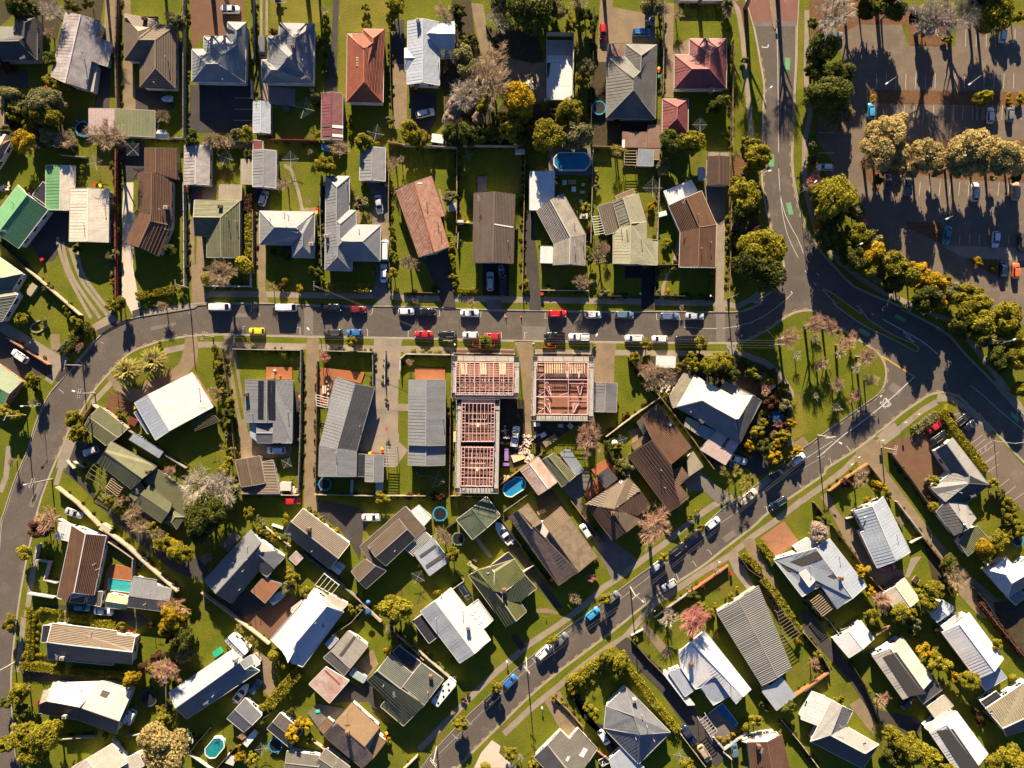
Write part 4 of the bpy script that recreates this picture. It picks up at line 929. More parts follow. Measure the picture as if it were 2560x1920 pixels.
R C2 lgrey t:630,782* b:888,785 c:878,1410 e:692,1410 f:692,1206 u:625,1205*;tbcefu;2.8;3.7;nw
W C2 432,800 870,805 862,1395 700,1395 700,1190 430,1185 2.75
G C2 grey 533,1212 533,1408 690,1410 690,1212 2.6 3.2 0.2
F C2 bwhite 460,1208 530,1212 530,1392 462,1340 2.4 2.3
o C2 c420,925 q545,788,605,788,602,1172,542,1170 q642,788,718,788,716,1178,640,1175 v825,1100 v470,1120
shed|garage|blue and tan garage|garage roof half blue grey and half tan by a mesh trailer|white|pale
G D2 brown 310,82 560,38 612,310 372,350 2.5 3.1 0.2
F D2 brown 585,98 690,82 757,415 388,417 378,356 615,314 2.3 2.15
house|house|long bent grey house|long bent grey house between two concrete drives|grey|grey
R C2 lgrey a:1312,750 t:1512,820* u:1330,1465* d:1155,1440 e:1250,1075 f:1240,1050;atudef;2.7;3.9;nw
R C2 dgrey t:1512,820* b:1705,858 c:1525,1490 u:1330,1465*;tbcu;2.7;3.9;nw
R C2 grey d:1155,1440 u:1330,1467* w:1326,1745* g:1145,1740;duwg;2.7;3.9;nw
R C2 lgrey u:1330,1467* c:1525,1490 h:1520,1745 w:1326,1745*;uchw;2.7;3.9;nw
W C2 1320,772 1685,872 1508,1500 1505,1728 1160,1725 1172,1440 1262,1085 2.65
F C2 dglass 1524,1520 1614,1525 1610,1745 1521,1742 2.4 2.3
G C2 lgrey 1616,1525 1795,1530 1790,1798 1610,1795 2.5 3.1 0.2
o C2 v1555,1240 v1310,1510
house|house|ribbed grey long house|long ribbed grey gable house left of the building site|white|grey
G C3 lgrey 48,778 415,780 410,1432 44,1430 3.4 4.5
G C3 lgrey 45,1434 410,1436 408,1632 40,1630 2.7 3.8
o C3 v388,1160
shed|carport|striped carport|striped grey carport right of the building site|grey|pale
G C3 grey 1897,808 2130,812 2125,1100 1893,1095 2.5 3.0 0.2
house|house|pale patched villa|pale patched hip house with a dark slope in a shrub garden|white|grey
R C4 cream a:905,732 b:1280,945 c:1335,855 e:1490,930 s:1345,1170* q:1310,1178* p:985,985* d:725,1050;apd abcesqp;2.8;4.5;nw
R C4 steel d:725,1050 p:985,985* q:1310,1178* f:1355,1410;dpqf;2.8;4.5;nw
R C4 dgrey e:1490,930 g:1575,990 f:1355,1410 q:1310,1178* s:1345,1170*;egfqs;2.8;4.5;nw
W C4 900,760 1290,960 1340,870 1470,940 1550,1000 1350,1385 740,1050 2.7
F C4 clear 800,712 892,748 728,1046 690,1058 655,950 2.5 2.4
F C4 clear 830,1150 962,1212 915,1310 805,1238 2.4 2.3
F C4 bclear 975,1228 1115,1288 1060,1395 920,1312 2.4 2.2
F C4 pinkw 1130,1282 1350,1415 1215,1630 960,1475 2.6 2.3
F C4 clear 1215,795 1333,850 1280,942 1165,882 2.4 2.3
o C4 v1410,970 v870,1100 a970,1190 k1245,1355,1270,1370,1205,1475,1175,1460
shed|shed|white flat garden shed|small flat white shed among shrubs near the main street|white|white
F C4 white 525,540 717,546 710,655 520,650 2.1 2.0
shed|shed|long silver tunnel shed|long low silver shed lying in the shrub garden|grey|white
G C4 bwhite 1530,742 1592,732 1715,835 1682,865 1.4 1.8 0.1
house|house|dark brown stepped house|dark brown tiled house with stepped projecting roofs|white|brown
R C4 chest a:375,1155,3.8 b:540,1020 c:872,1452 q:668,1622* p:485,1382*;abcqp;2.7;4.0;nw
R D4 dkbrown d:240,38 p:485,-118* q:668,122* r:712,362,3.5 s:765,528,3.3 f:655,598;dpqrsf;2.7;4.0;nw
W C4 385,1165 535,1045 850,1455 660,1610 2.7
W D4 260,40 480,-100 700,360 745,525 660,575 2.7
F D4 chest 628,235 780,152 850,247 716,360 2.8 2.6
F D4 chest 672,400 765,342 850,450 766,527 2.8 2.6
F D4 clear 832,65 890,-8 994,145 846,247 2.4 2.3
F C4 dgrey 330,1202 375,1165 508,1342 485,1375 400,1330 2.4 2.3
F C4 tanm 268,1430 400,1335 510,1345 300,1480 2.2 2.1
o C4 d665,1215 o2
o D4 v575,185 v615,360
house|house|long grey office house|long stepped grey house beside the hedge and parking|white|grey
R D5 dgrey a:1330,-20 s:1440,-82* t:1665,235* d:1490,210;astd;2.7;4.0;nw
R D5 steel2 s:1440,-82* b:1500,-140 c:1862,325 t:1665,235*;sbct;2.7;4.0;nw
R D5 steel2 a:1290,365 d:1490,210 t:1665,235* u:1660,315* e:1420,500;adtue;2.7;4.0;nw
R D5 char u:1660,315* c:1862,328 f:1630,515 g:1430,490 e:1420,500 t:1665,235*;ucfge utc;2.7;4.0;nw
R D5 steel2 g:1430,492 f:1630,515 h:1730,665 v:1655,770*;gfhv;2.7;3.7;nw
R D5 dgrey i:1335,600 g:1430,492 v:1655,770* j:1510,835;igvj;2.7;3.7;nw
F D5 moss 1560,905 1650,785 1750,740 1860,870 1650,1040 2.5 2.3
W D5 1340,-10 1500,-120 1840,322 1615,505 1715,665 1520,820 1350,600 1420,505 1310,365 1480,205 2.65
o D5 d1620,715 v1590,410 a1700,440
house|house|bluish white iron house|bluish white corrugated house with a big chimney|white|white
R D5 bwhite s:700,545* b:805,447 c:1075,1000 t:930,1090*;sbct;2.9;3.9;nw
R D5 bwhite a:520,590 s:700,545* t:930,1090* d:745,1160 e:578,808 f:622,785;astdef;2.9;3.9;nw
W D5 535,605 795,470 1050,995 755,1140 590,810 630,785 2.85
o D5 C665,545 v965,830 d625,640
garage|garage|white double garage|white garage with a ribbed grey side by a raised garden|brick|white
G D5 cream 805,1415 1020,1262 1168,1472 950,1610 2.5 3.2 0.2
house|house|striped silver house|large silver house striped with dark glazed panels|white|white
R D5 bwhite s:130,962* b:270,870 c:635,1340 t:495,1465*;sbct;2.9;3.8;nw
R D5 silver2 a:-288,1078 s:130,962* t:495,1465* d:340,1565 e:180,1335 f:-5,1445;astdef;2.7;3.8;nw
W D5 -270,1080 265,895 610,1335 345,1545 185,1320 -5,1420 2.65
F D4 white 1905,960 2070,860 2122,920 1985,1052 2.7 2.6
F D4 white 1955,1218 2022,1182 2110,1288 2052,1350 3.9 3.8
o D5 v90,1150 v385,1050 c380,1265 k-235,1150,120,975,175,1050,-175,1225 k100,1310,290,1200,325,1245,140,1350
house|house|ribbed taupe grey house|ribbed dark grey low house with a lattice pergola|grey|grey
G E4 dgrey2 648,62 886,-92 1075,378 908,482 2.8 3.4
P E4 pergola brown 993,60 1025,42 1128,185 1030,250 2.5 10
shed|carport|half shaded carport|flat pale carport half in shadow below the taupe grey house|grey|pale
F E4 bwhite 908,515 1022,432 1100,540 990,622 2.5 2.3
house|house|bright white hip house|bright white iron house above a rectangular blue pool|white|white
R E4 white a:430,290 r:503,231,3.8 b:580,168 c:843,502 s:798,543,3.8 d:757,580,3.0 e:722,538,3.1 v:632,418,3.5 f:555,490 g:525,500 h:440,376;rbcs arsdevfgh;2.8;3.8;nw
W E4 450,300 578,190 825,502 755,565 632,430 550,480 455,370 2.75
R E4 bwhite v:632,418,3.6 e:722,538 g:628,592 f:556,490;vegf;2.7;3.2;nw
F E4 bwhite 370,402 440,376 525,500 465,543 2.7 2.5
F E4 bwhite 430,292 525,262 520,280 470,335 2.5 2.4
F E4 white 340,410 365,398 520,590 480,592 2.2 2.1
W E4 545,495 632,425 712,535 628,580 2.6
o E4 c500,360 v735,480
house|house|blue grey hip house|blue grey hip house with a small chimney in a hedged lot|white|white
R E4 steel a:125,487 b:380,748 c:198,930 d:0,725 e:12,597 p:172,655* q:202,762*;abqp ape epqd dqc qbc;2.8;4.5
F E4 bwhite 30,905 100,842 230,950 60,1000 2.5 2.4
o E4 C175,565 v220,655 v250,720 v185,790 v290,800
house|house|small brown tile house|small brown tile house at the bottom edge with a white deck|white|brown
G E4 chest 825,808 1020,762 1075,1000 850,1010 2.8 4.0
F E4 white 788,800 890,762 985,748 1002,765 830,812 2.5 2.4
o E4 a905,850 c890,830
house|house|dark grey angled house|dark grey angled house with a flat white front roof|white|white
R E5 steel2 a:165,562 r:225,598* c:287,627 d:242,718 g:437,818 t:358,870* v:160,765* w:45,800;arvw rcdv dgtv;2.8;4.2;nw
R E5 char v:160,765* t:358,870* g:437,818 x:345,955 w:45,800;wvtx tgx;2.8;4.2;nw
F E5 white -10,672 60,515 160,560 95,712 2.6 2.4
W E5 170,580 275,630 235,715 420,820 340,940 60,798 2.75
o E5 a222,715 d357,815
house|house|cream gable house|cream gabled house with grey ribbed inner slope|white|pale
G E5 cream 400,310 570,200 745,440 575,558 2.8 3.8
F E5 dgrey 655,528 750,447 800,502 690,585 2.4 2.2
o E5 k455,312,520,275,690,512,605,540
house|house|long white gable house|long bright white gable house with a ribbed lower slope|white|white
G E5 white 800,175 955,62 1152,325 1000,443 2.8 3.8
F E5 bwhite 1010,446 1125,375 1170,435 1050,510 2.4 2.2
F E5 white 795,140 895,62 915,80 815,165 2.6 2.5
house|house|white and charcoal house|white house with charcoal glazed slope at the bottom|white|white
G E5 white 730,750 885,630 1063,870 890,985 2.8 3.8
F E5 white 700,722 820,632 880,628 735,748 2.5 2.4
o E5 k765,735,842,712,1000,940,925,985
shed|garage|flat tan garage|flat tan garage between two white houses|cream|pale
F E5 cream 715,605 812,535 865,595 765,675 2.5 2.3
house|house|olive brown edge house|olive brown ribbed house at the right frame edge|white|white
R E5 tan2 a:1050,612 b:1300,445 t:1420,600* s:1150,725*;abts;2.8;3.8;nw
R E5 dgrey t:1420,600* s:1150,725* c:1440,680 d:1170,770;stcd;2.8;3.8;nw
W E5 1065,615 1295,460 1420,670 1175,755 2.75
F E5 dglass 1020,572 1110,512 1140,545 1050,605 2.3 2.2
o E5 d1085,632
shed|shed|blue white lane shed|blue white shed by the lane with a ute beside it|white|white
G E5 bwhite 735,60 800,-12 875,32 770,116 2.4 3.0 0.15
garage|garage|patched white lane garage|patched white garage with rust spots along the dark lane|cream|white
G E5 white 180,220 335,108 410,210 265,320 2.5 3.1 0.2
house|house|white valley house|white house with valleyed roof at the right edge|white|white
R D5 white a:1840,1187 b:2028,1050 c:2110,1140 d:2250,1040 e:2400,1230 f:2092,1315* g:2030,1225*;abcdefg;2.8;4.0;nw
R D5 bwhite a:1825,1182 g:2030,1225* f:2092,1315* h:2050,1450;agfh;2.8;4.0;nw
R D5 steel h:2050,1450 f:2092,1315* i:2230,1235* j:2240,1330;hfij;2.8;4.0;nw
W D5 1855,1195 2025,1070 2110,1160 2250,1060 2380,1230 2060,1430 2.75
F D5 grey 2060,1455 2160,1370 2230,1440 2130,1530 2.3 2.1
house|house|grey gabled elbow house|grey elbow house with a triangular dormer and brown carport|white|grey
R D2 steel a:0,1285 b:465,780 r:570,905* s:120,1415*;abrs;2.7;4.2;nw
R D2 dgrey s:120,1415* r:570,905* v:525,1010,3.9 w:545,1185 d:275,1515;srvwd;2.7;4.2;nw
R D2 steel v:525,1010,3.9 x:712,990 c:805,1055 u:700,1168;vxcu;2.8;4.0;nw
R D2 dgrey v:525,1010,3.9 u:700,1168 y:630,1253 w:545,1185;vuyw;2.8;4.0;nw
W D2 20,1290 465,805 780,1055 630,1235 550,1165 275,1495 2.65
F D2 orust 585,1262 775,1320 610,1510 472,1390 2.5 2.4
o D2 v415,1085 v350,1380 v380,1195 v420,950
house|house|charcoal gable house|charcoal and taupe gable house with a tall flue|white|white
G D2 dkt 803,805 990,565 1455,918 1262,1172 2.7 4.0
o D2 c1045,775 a845,820 v1075,995
shed|shed|rust patched tin shed|small rust patched tin shed by the charcoal gable house|grey|white
F D2 rustw 850,1065 920,992 992,1055 920,1130 2.1 1.9
shed|shed|small steel shed|small steel garden shed with two dark strips|grey|white
G D2 bwhite 1280,1172 1332,1102 1405,1150 1345,1225 1.9 2.2 0.1
house|house|double roofed taupe house|taupe house with a raised dark slope and glass roofed patio|white|grey
F D2 brown 1558,945 2012,543 2215,770 2115,862 1820,1140 1700,1125 1640,1075 2.6 2.7
R D2 brown a:1640,940 b:1945,668 t:2030,775* s:1715,1050*;abts;3.1;3.9;nw
R D2 char t:2030,775* s:1715,1050* c:1820,1137 d:2112,862;stdc;3.0;3.9;nw
W D2 1655,950 1940,685 2095,862 1818,1120 3.0
R D2 brown a:1472,1195 b:1612,1070 t:1712,1140* s:1550,1298*;abts;2.6;3.3;nw
R D2 char t:1712,1140* s:1550,1298* c:1620,1368 d:1822,1190;stdc;2.6;3.3;nw
W D2 1490,1200 1610,1090 1800,1192 1622,1350 2.5
F D3 white 68,588 150,527 275,655 190,750 2.6 2.5
F D3 bwhite 100,1017 280,857 455,1090 255,1238 2.6 2.3
o D3 k150,1040,310,930,325,950,165,1068 k210,1140,375,1030,398,1060,225,1175
o D2 v1905,995 v1655,960
P D3 pergola white 0,962 205,787 275,850 92,1040 2.4 8
house|house|stepped white villa|large stepped white house with a blue shaded slope|white|white
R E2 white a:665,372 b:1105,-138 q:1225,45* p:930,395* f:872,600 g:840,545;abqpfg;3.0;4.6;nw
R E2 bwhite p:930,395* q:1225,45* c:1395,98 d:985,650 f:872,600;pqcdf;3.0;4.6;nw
W E2 690,372 1100,-110 1370,100 980,630 2.95
F D2 cream 1252,1420 1440,1520 1362,1600 1222,1560 2.6 2.5
F E2 cream 875,60 980,-20 1040,70 920,120 870,98 2.9 2.8
o E2 s1170,185,1240,205,1225,220,1168,195 v1110,215 k1085,300,1200,190,1225,205,1130,330
P D2 pergola white 1110,1330 1202,1215 1350,1330 1275,1420 2.4 5
house|house|long blue grey house|long blue grey gable house with a side hip gablet|white|white
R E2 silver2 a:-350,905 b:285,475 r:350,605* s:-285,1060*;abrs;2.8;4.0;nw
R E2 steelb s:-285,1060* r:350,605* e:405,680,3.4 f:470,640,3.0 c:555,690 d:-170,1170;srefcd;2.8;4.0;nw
W E2 -330,908 280,495 530,690 -165,1150 2.75
F E2 silver2 352,607 470,530 500,625 405,680 2.9 2.8
F E2 white 465,548 500,530 560,620 517,645 2.6 2.5
o E2 C310,580 v80,950 a20,1010
shed|shed|white entry shed|white pitched shed at the head of the blue grey house|white|white
G E2 white 210,385 292,310 460,470 370,562 2.3 2.9 0.15
shed|shed|blue grey gable shed|small blue grey gabled shed behind the motor boat|white|white
G E2 steel 230,1165 412,960 578,1132 400,1302 2.4 3.2 0.2
shed|shed|dark gable shed|dark brown gabled shed beside the golden conifer|white|white
G E2 chart 630,1268 762,1108 985,1290 858,1458 2.4 3.2 0.2
house|house|golden brown house|golden brown ribbed house with a streaked dark slope|white|brown
R E2 tanm p:1310,1197* a:1480,1005 b:1757,1255 q:1605,1448*;pabq;2.8;3.9;nw
R E2 bark d:1195,1335 p:1310,1197* q:1605,1448* r:1695,1562,3.6 e:1580,1662;dpqre;2.8;3.9;nw
W E2 1215,1330 1480,1030 1735,1258 1590,1640 2.75
F E2 tanm 1592,1478 1722,1322 1820,1395 1692,1563 2.6 2.4
F E2 tanm 1142,1265 1230,1160 1303,1217 1196,1320 2.6 2.4
o E2 a1415,1110 c1430,1310 a1310,1220
house|house|taupe bottom house|taupe grey house at the bottom edge with a wide shadow band|white|pale
G E2 brown2 830,1492 800,1720 1140,1750 1160,1540 2.7 3.1
G E2 brown2 1090,1640 1215,1468 1460,1652 1340,1800 2.7 3.3
o E2 a1315,1610
house|house|greenish grey gable house|greenish grey ribbed house with a dark glazed deck roof|white|pale
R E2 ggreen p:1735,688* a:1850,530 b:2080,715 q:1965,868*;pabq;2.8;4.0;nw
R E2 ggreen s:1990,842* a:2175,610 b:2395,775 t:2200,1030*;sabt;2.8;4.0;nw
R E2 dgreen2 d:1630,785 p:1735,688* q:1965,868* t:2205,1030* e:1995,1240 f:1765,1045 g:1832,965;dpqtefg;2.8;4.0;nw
W E2 1655,785 1850,555 2070,725 2170,635 2370,780 1995,1215 1790,1045 1850,965 2.75
F E2 dglass 1888,500 1950,440 2168,602 2075,710 2.5 2.4
o E2 v1790,845 a1900,920
o E3 c265,750 v235,910
garage|garage|fibre sheet garage|old pale fibre sheet garage with a dark skylight grid|white|pale
F E2 fad 1272,490 1440,290 1640,440 1460,665 2.6 2.3
F E2 dgrey 1195,557 1268,492 1458,668 1400,735 2.4 2.2
F E2 bwhite 1212,420 1285,337 1345,375 1256,470 2.3 2.2
o E2 k1490,350,1510,362,1370,555,1345,540
garage|garage|rust streaked white garage|flat white garage streaked with rust at one end|white|white
F E2 rustw 1050,822 1218,650 1450,787 1255,1010 2.6 2.3
o E2 r1195,690,1215,690,1355,830,1340,840 r1240,660,1260,660,1385,785,1370,790
house|house|taupe ribbed house|long taupe ribbed house with black south slope beside a hedge|white|white
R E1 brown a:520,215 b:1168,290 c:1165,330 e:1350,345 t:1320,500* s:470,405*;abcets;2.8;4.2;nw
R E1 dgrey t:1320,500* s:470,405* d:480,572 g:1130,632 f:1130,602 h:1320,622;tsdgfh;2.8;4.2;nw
W E1 525,230 1345,360 1310,605 490,560 2.75
F E1 dglass 432,235 505,235 470,400 410,402 2.4 2.3
o E1 v895,310 C625,560 a570,545
house|house|cream bent house|cream bent house with a black streaked south slope|cream|pale
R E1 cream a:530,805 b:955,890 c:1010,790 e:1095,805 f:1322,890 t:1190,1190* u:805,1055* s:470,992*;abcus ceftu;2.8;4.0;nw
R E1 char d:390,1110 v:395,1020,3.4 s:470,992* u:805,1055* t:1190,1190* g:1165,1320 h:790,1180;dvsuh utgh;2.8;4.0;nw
F E1 cream 398,1015 435,890 512,882 472,1030 2.6 2.5
W E1 535,820 955,905 1015,800 1300,895 1160,1300 790,1165 410,1095 2.75
o E1 k1030,875,1105,900,1075,950,1010,925 C650,1145 v790,890
house|house|pale cream bottom house|pale cream house cut by the bottom edge at the left|white|white
G E1 cream 640,1700 1118,1418 1270,1610 800,1890 2.8 3.6
F E1 cream 1212,1582 1380,1512 1440,1640 1282,1700 2.6 2.4
house|house|white silver stripe house|white house with a silver ribbed strip and glass lean-to|white|white
R E3 silver2 a:165,95 r:310,-8* s:705,515* d:557,610;arsd;2.8;3.6;nw
R E3 white r:310,-8* b:470,-140 c:628,62 e:740,-25 f:890,180 g:795,275 h:865,380 s:705,515*;rbcefghs;2.8;3.6;nw
W E3 190,95 468,-115 620,80 740,-5 868,182 775,275 845,380 560,592 2.75
F E3 dglass 87,190 180,125 340,345 250,413 2.4 2.3
o E3 v585,100 v315,175 s690,80,718,92,690,135,662,122 s735,125,755,140,725,175,695,160 s770,180,790,195,755,225,732,212 v370,-60 C640,255
house|house|moss green tile house|moss green tiled house with several gables|cream|pale
R D3 mossg a:860,1150,3.2 z:1105,1075 b:1215,1238 q:990,1410* p:895,1390* m:905,1205,3.9;azbqpm;2.8;4.1;nw
R D3 mossg w:645,1240 n:735,1185,3.2 p:895,1390* q:985,1490,4.0 s:1120,1690* d:1020,1750 y:860,1150,3.2 m:905,1205,3.9;wnpqsd nymp;2.8;4.1;nw
R D3 dgreen2 q:990,1410* b:1215,1238 c:1325,1365 e:1160,1495 g:982,1490,3.95;qbceg;2.8;4.1;nw
R D3 mossg g:985,1492,4.0 e:1160,1500 f:1225,1595 s:1120,1690*;gefs;2.8;4.1;nw
W D3 665,1240 860,1165 1095,1090 1305,1365 1160,1500 1210,1590 1020,1725 2.7
F D3 dglass 862,1140 1045,1002 1105,1070 918,1215 2.6 2.4
o D3 d840,1195 c1000,1385
house|house|streaked brown long house|long streaked brown fibre roofed house with tan patches|white|brown
R D3 bark a:1045,650 r:1140,590* s:1745,1200* d:1547,1335;arsd;2.8;4.1;nw
R D3 lichen r:1140,590* b:1240,515 c:1375,705 q:1275,770*;rbcq;2.8;4.1;nw
R D3 tan3 q:1385,700* b:1570,545 c:1662,665 s:1475,820*;qbcs;2.8;4.0;nw
R D3 lichen q:1475,820* b:1662,667 c:1935,1045 s:1745,1200*;qbcs;2.8;4.1;nw
W D3 1070,655 1235,540 1360,705 1420,700 1560,570 1910,1045 1550,1310 2.7
o D3 v1290,745 c1445,870
shed|barn|dark green barn|dark green iron barn with sunlit lattice shadows|white|white
G D3 dgreen 525,678 825,445 965,635 685,875 2.6 3.5 0.3
house|house|brown gabled hip house|brown tiled house with valley roofs beside a bare orange tree|brick|brown
R D4 brown a:-190,525 b:240,240 c:362,388 p:100,570*;abcp;2.8;4.3;nw
R D4 dkbrown p:100,570* c:362,388 d:465,535 e:332,638;pcde;2.8;4.3;nw
R D4 dkbrown a:-190,525 p:100,570* q:92,605,4.2 g:225,800,3.8 h:90,890;apqgh;2.8;4.3;nw
R D4 brown q:92,605,4.2 p:100,570* e:332,638 f:362,690 g:225,800,3.8;qpefg;2.8;4.3;nw
W D4 -170,528 235,262 445,535 340,690 90,868 2.75
F D3 dgrey 1927,240 2035,157 2140,265 2012,363 2.5 2.3
o D4 d165,300 c90,615 v140,550
shed|shed|rust lined white shed|white shed with rusty seams and a mossy half|white|pale
G D3 rustw 1165,185 1345,50 1530,300 1345,430 2.5 3.1 0.15
G D3 moss 1388,75 1500,10 1718,235 1578,350 2.5 3.2 0.15
F D3 bclear 1562,15 1642,-42 1800,185 1722,232 2.3 2.2
house|house|olive taupe front house|olive taupe house with a skylight above the bottom edge|white|pale
R E3 brown2 s:1435,1430* a:1565,1287 b:1655,1378 e:1745,1268 c:1935,1470 d:1760,1720 q:1640,1690*;sabecdq;2.8;3.7;nw
R E3 dgrey f:1300,1555 s:1435,1430* q:1640,1690* g:1500,1760;fsqg;2.8;3.7;nw
W E3 1320,1555 1565,1310 1655,1400 1745,1290 1910,1470 1500,1740 2.7
o E3 s1800,1465,1840,1485,1795,1560,1750,1540 s1638,1540,1660,1550,1635,1592,1615,1580
'''
_st = ROOF
ROOF['chest2'] = RM('cool brown tile', 't', (0.145, 0.105, 0.082), (0.10, 0.075, 0.06)); ROOF['rusty2'] = RM('brown striped iron', 'x', (0.20, 0.165, 0.12), (0.13, 0.105, 0.08), 0.4)
ROOF['steel2'] = RM('warm grey iron', 'm', (0.29, 0.285, 0.27), (0.24, 0.235, 0.225)); ROOF['silver2'] = RM('silver blue iron', 'm', (0.36, 0.39, 0.43), (0.28, 0.31, 0.35)); ROOF['steel_shade'] = RM('blue grey shaded slope', 'm', (0.14, 0.17, 0.21), (0.11, 0.135, 0.17))  # last one paints shade on the far slope of the long blue grey house
ROOF['dgrey2'] = RM('taupe ribbed iron', 'x', (0.20, 0.195, 0.185), (0.155, 0.15, 0.145)); ROOF['tan2'] = RM('olive brown ribbed iron', 'x', (0.25, 0.215, 0.15), (0.20, 0.17, 0.12)); ROOF['tan3'] = RM('smooth tan tile', 't', (0.27, 0.195, 0.125), (0.21, 0.15, 0.10))
ROOF['brown2'] = RM('taupe iron', 'm', (0.21, 0.19, 0.155), (0.165, 0.15, 0.125)); ROOF['chart'] = RM('umber iron', 'm', (0.10, 0.085, 0.075), (0.075, 0.065, 0.06)); ROOF['dkt'] = RM('taupe and umber tile', 't', (0.185, 0.15, 0.115), (0.14, 0.115, 0.09)); ROOF['dgreen2'] = RM('dark green shaded slope', 't', (0.065, 0.075, 0.05), (0.045, 0.052, 0.036))  # last one is shade painted into the far slopes of green roofs
TANK = None
def low_wall(h, t, s):
    q = [WP(p) for p in XY(t, s)]; b = MB()
    for i, hh in ((0, 1.9), (1, 1.9), (2, 0.5), (3, 0.4)):
        a, c = q[i], q[(i+1) % 4]; m_ = (a+c)/2; d = c-a; b.box((m_.x, m_.y, hh/2), (d.length, 0.2, hh), math.atan2(d.y, d.x))
    ob('wall', b.mesh('wall', [WALLM['cream']]), h.root())
PERG = {'white': WHITE, 'brown': mat('brown slat timber', (0.14, 0.105, 0.075), 0.8), 'tan': mat('tan slat timber', (0.42, 0.31, 0.22), 0.8), 'grey': STEEL}
def pergola_parts(e, t, pts, z, n, m, inv=True):
    q = [W(t, *p, z) for p in pts]
    for p in q:
        b = MB(); b.bar((p.x, p.y, 0), (p.x, p.y, z), 0.12); ob('post', b.mesh('post', [m]), e)
    for a, c in ((q[0], q[3]), (q[1], q[2])):
        b = MB(); b.bar(a, c, 0.12, 0.18); ob('beam', b.mesh('beam', [m]), e)
    for i in range(n):
        u = i/(n-1); b = MB(); up = Vector((0, 0, 0.15)); b.bar(q[0].lerp(q[3], u)+up, q[1].lerp(q[2], u)+up, 0.11, 0.1); ob('slat', b.mesh('slat', [m]), e)
cur = None
def ptlist(a): return [tuple(map(float, w.split(','))) for w in a]
for ln in HD.split('\n'):
    if not ln.strip(): continue
    if '|' in ln:
        if cur: finish(cur)
        a = ln.split('|'); cur = House(a[0], a[1], a[2], a[3], a[4], a[5]); cur.root(); continue
    c = ln.split(' ', 3); k, t = c[0], c[1]
    if k == 'G':
        a = (c[2]+' '+c[3]).split(); nums = [float(x) for x in a[5:]]; kw = dict(zip(('he', 'hr', 'ov', 'inset'), nums)); gable(cur, t, a[0], ' '.join(a[1:5]), **kw)
    elif k == 'F':
        a = (c[2]+' '+c[3]).split(); mk = a[0]; pp = [x for x in a[1:] if ',' in x]; nums = [float(x) for x in a[1:] if ',' not in x]; flat(cur, t, mk, ' '.join(pp), *nums)
    elif k == 'R':
        a = c[3].split(';')
        opt = a[4] if len(a) > 4 else ''
        if opt == 'skip' or ':' in a[1]: continue
        kw = {}
        if len(a) > 2: kw['he'] = float(a[2])
        if len(a) > 3: kw['hr'] = float(a[3])
        general(cur, t, c[2], a[0], a[1], walls=(opt != 'nw'), **kw)
    elif k == 'W':
        a = (c[2]+' '+c[3]).split(); hh = float(a[-1]); q = [WP(p, hh) for p in XY(t, ' '.join(a[:-1]))]; p = ccw([(v.x, v.y) for v in q]); b = MB(); b.prism(p, 0, hh-0.05); wo = ob('wall', b.mesh('wall', [WALLM[cur.wall]]), cur.e)
        for i in range(len(p)):
            A, B = Vector((*p[i], 0)), Vector((*p[(i+1) % len(p)], 0)); d = B-A; L_ = d.length
            if L_ < 2.6: continue
            d.normalize(); o = Vector((d.y, -d.x, 0)); md = (A+B)/2
            if o.x*md.x+o.y*md.y > -6: continue
            kk = max(1, int(L_/3.6))
            for j in range(kk):
                q_ = A+d*(L_*(j+0.5)/kk)+o*0.03; wf = ob('window', WINF, wo, False); wf.matrix_local = Matrix.Translation((q_.x, q_.y, hh-1.15)) @ Matrix.Rotation(math.atan2(d.y, d.x), 4, 'Z'); ob('pane', WINP, wf, False)
    elif k == 'o':
        s_ = ' '.join(w for w in ln.split(' ')[2:] if ',' in w); on_roof(cur, t, s_)
    elif k == 'L': low_wall(cur, t, ln.split(' ', 2)[2])
    elif k == 'P':
        a = ln.split(' '); pergola_parts(cur.e, t, ptlist(a[4:8]), float(a[8]), int(a[9]), PERG[a[3]])
    elif k == 'T':
        for w in ln.split(' ')[2:]:
            x, y = map(float, w.split(',')); p = W(t, x, y, 4.9); b = MB()
            for j in (-0.28, 0.28): b.tube((-0.9, j, 0), (0.9, j, 0), 0.26, n=10)
            o = ob('water_tank', b.mesh('water_tank', [CREAM], True), cur.e, False); o.location = (p.x, p.y, 4.55)
finish(cur)
def houses_near(p, k=6):
    return sorted(HOUSES, key=lambda h: math.hypot(p[0]-h.c[0], p[1]-h.c[1])-0.6*h.r)[:k]
# ------------------------------------------------------------ fences and garden walls
FM = {k: mat(k+' fence', c, 0.85, tuple(x*0.75 for x in c), 1.2, 0.5, rnd=0.15, fine=0.15) for k, c in dict(brown=(0.15, 0.10, 0.07), grey=(0.25, 0.23, 0.21), white=(0.50, 0.47, 0.44), red=(0.15, 0.035, 0.025), timber=(0.33, 0.21, 0.12), pale=(0.40, 0.35, 0.28), dark=(0.05, 0.045, 0.04), orange=(0.34, 0.17, 0.075), tan=(0.46, 0.36, 0.26), brick=(0.34, 0.16, 0.10), green=(0.30, 0.34, 0.26), coral=(0.42, 0.13, 0.075)).items()}
FADJ = dict(brown='brown board fence', grey='grey panel fence', white='white panel fence', red='dark red board fence', timber='timber board fence', pale='pale timber fence', dark='dark rail fence', orange='orange timber fence', tan='tan topped wall', brick='brick garden wall', green='pale green fence', coral='coral red street wall')
FPANEL = {}
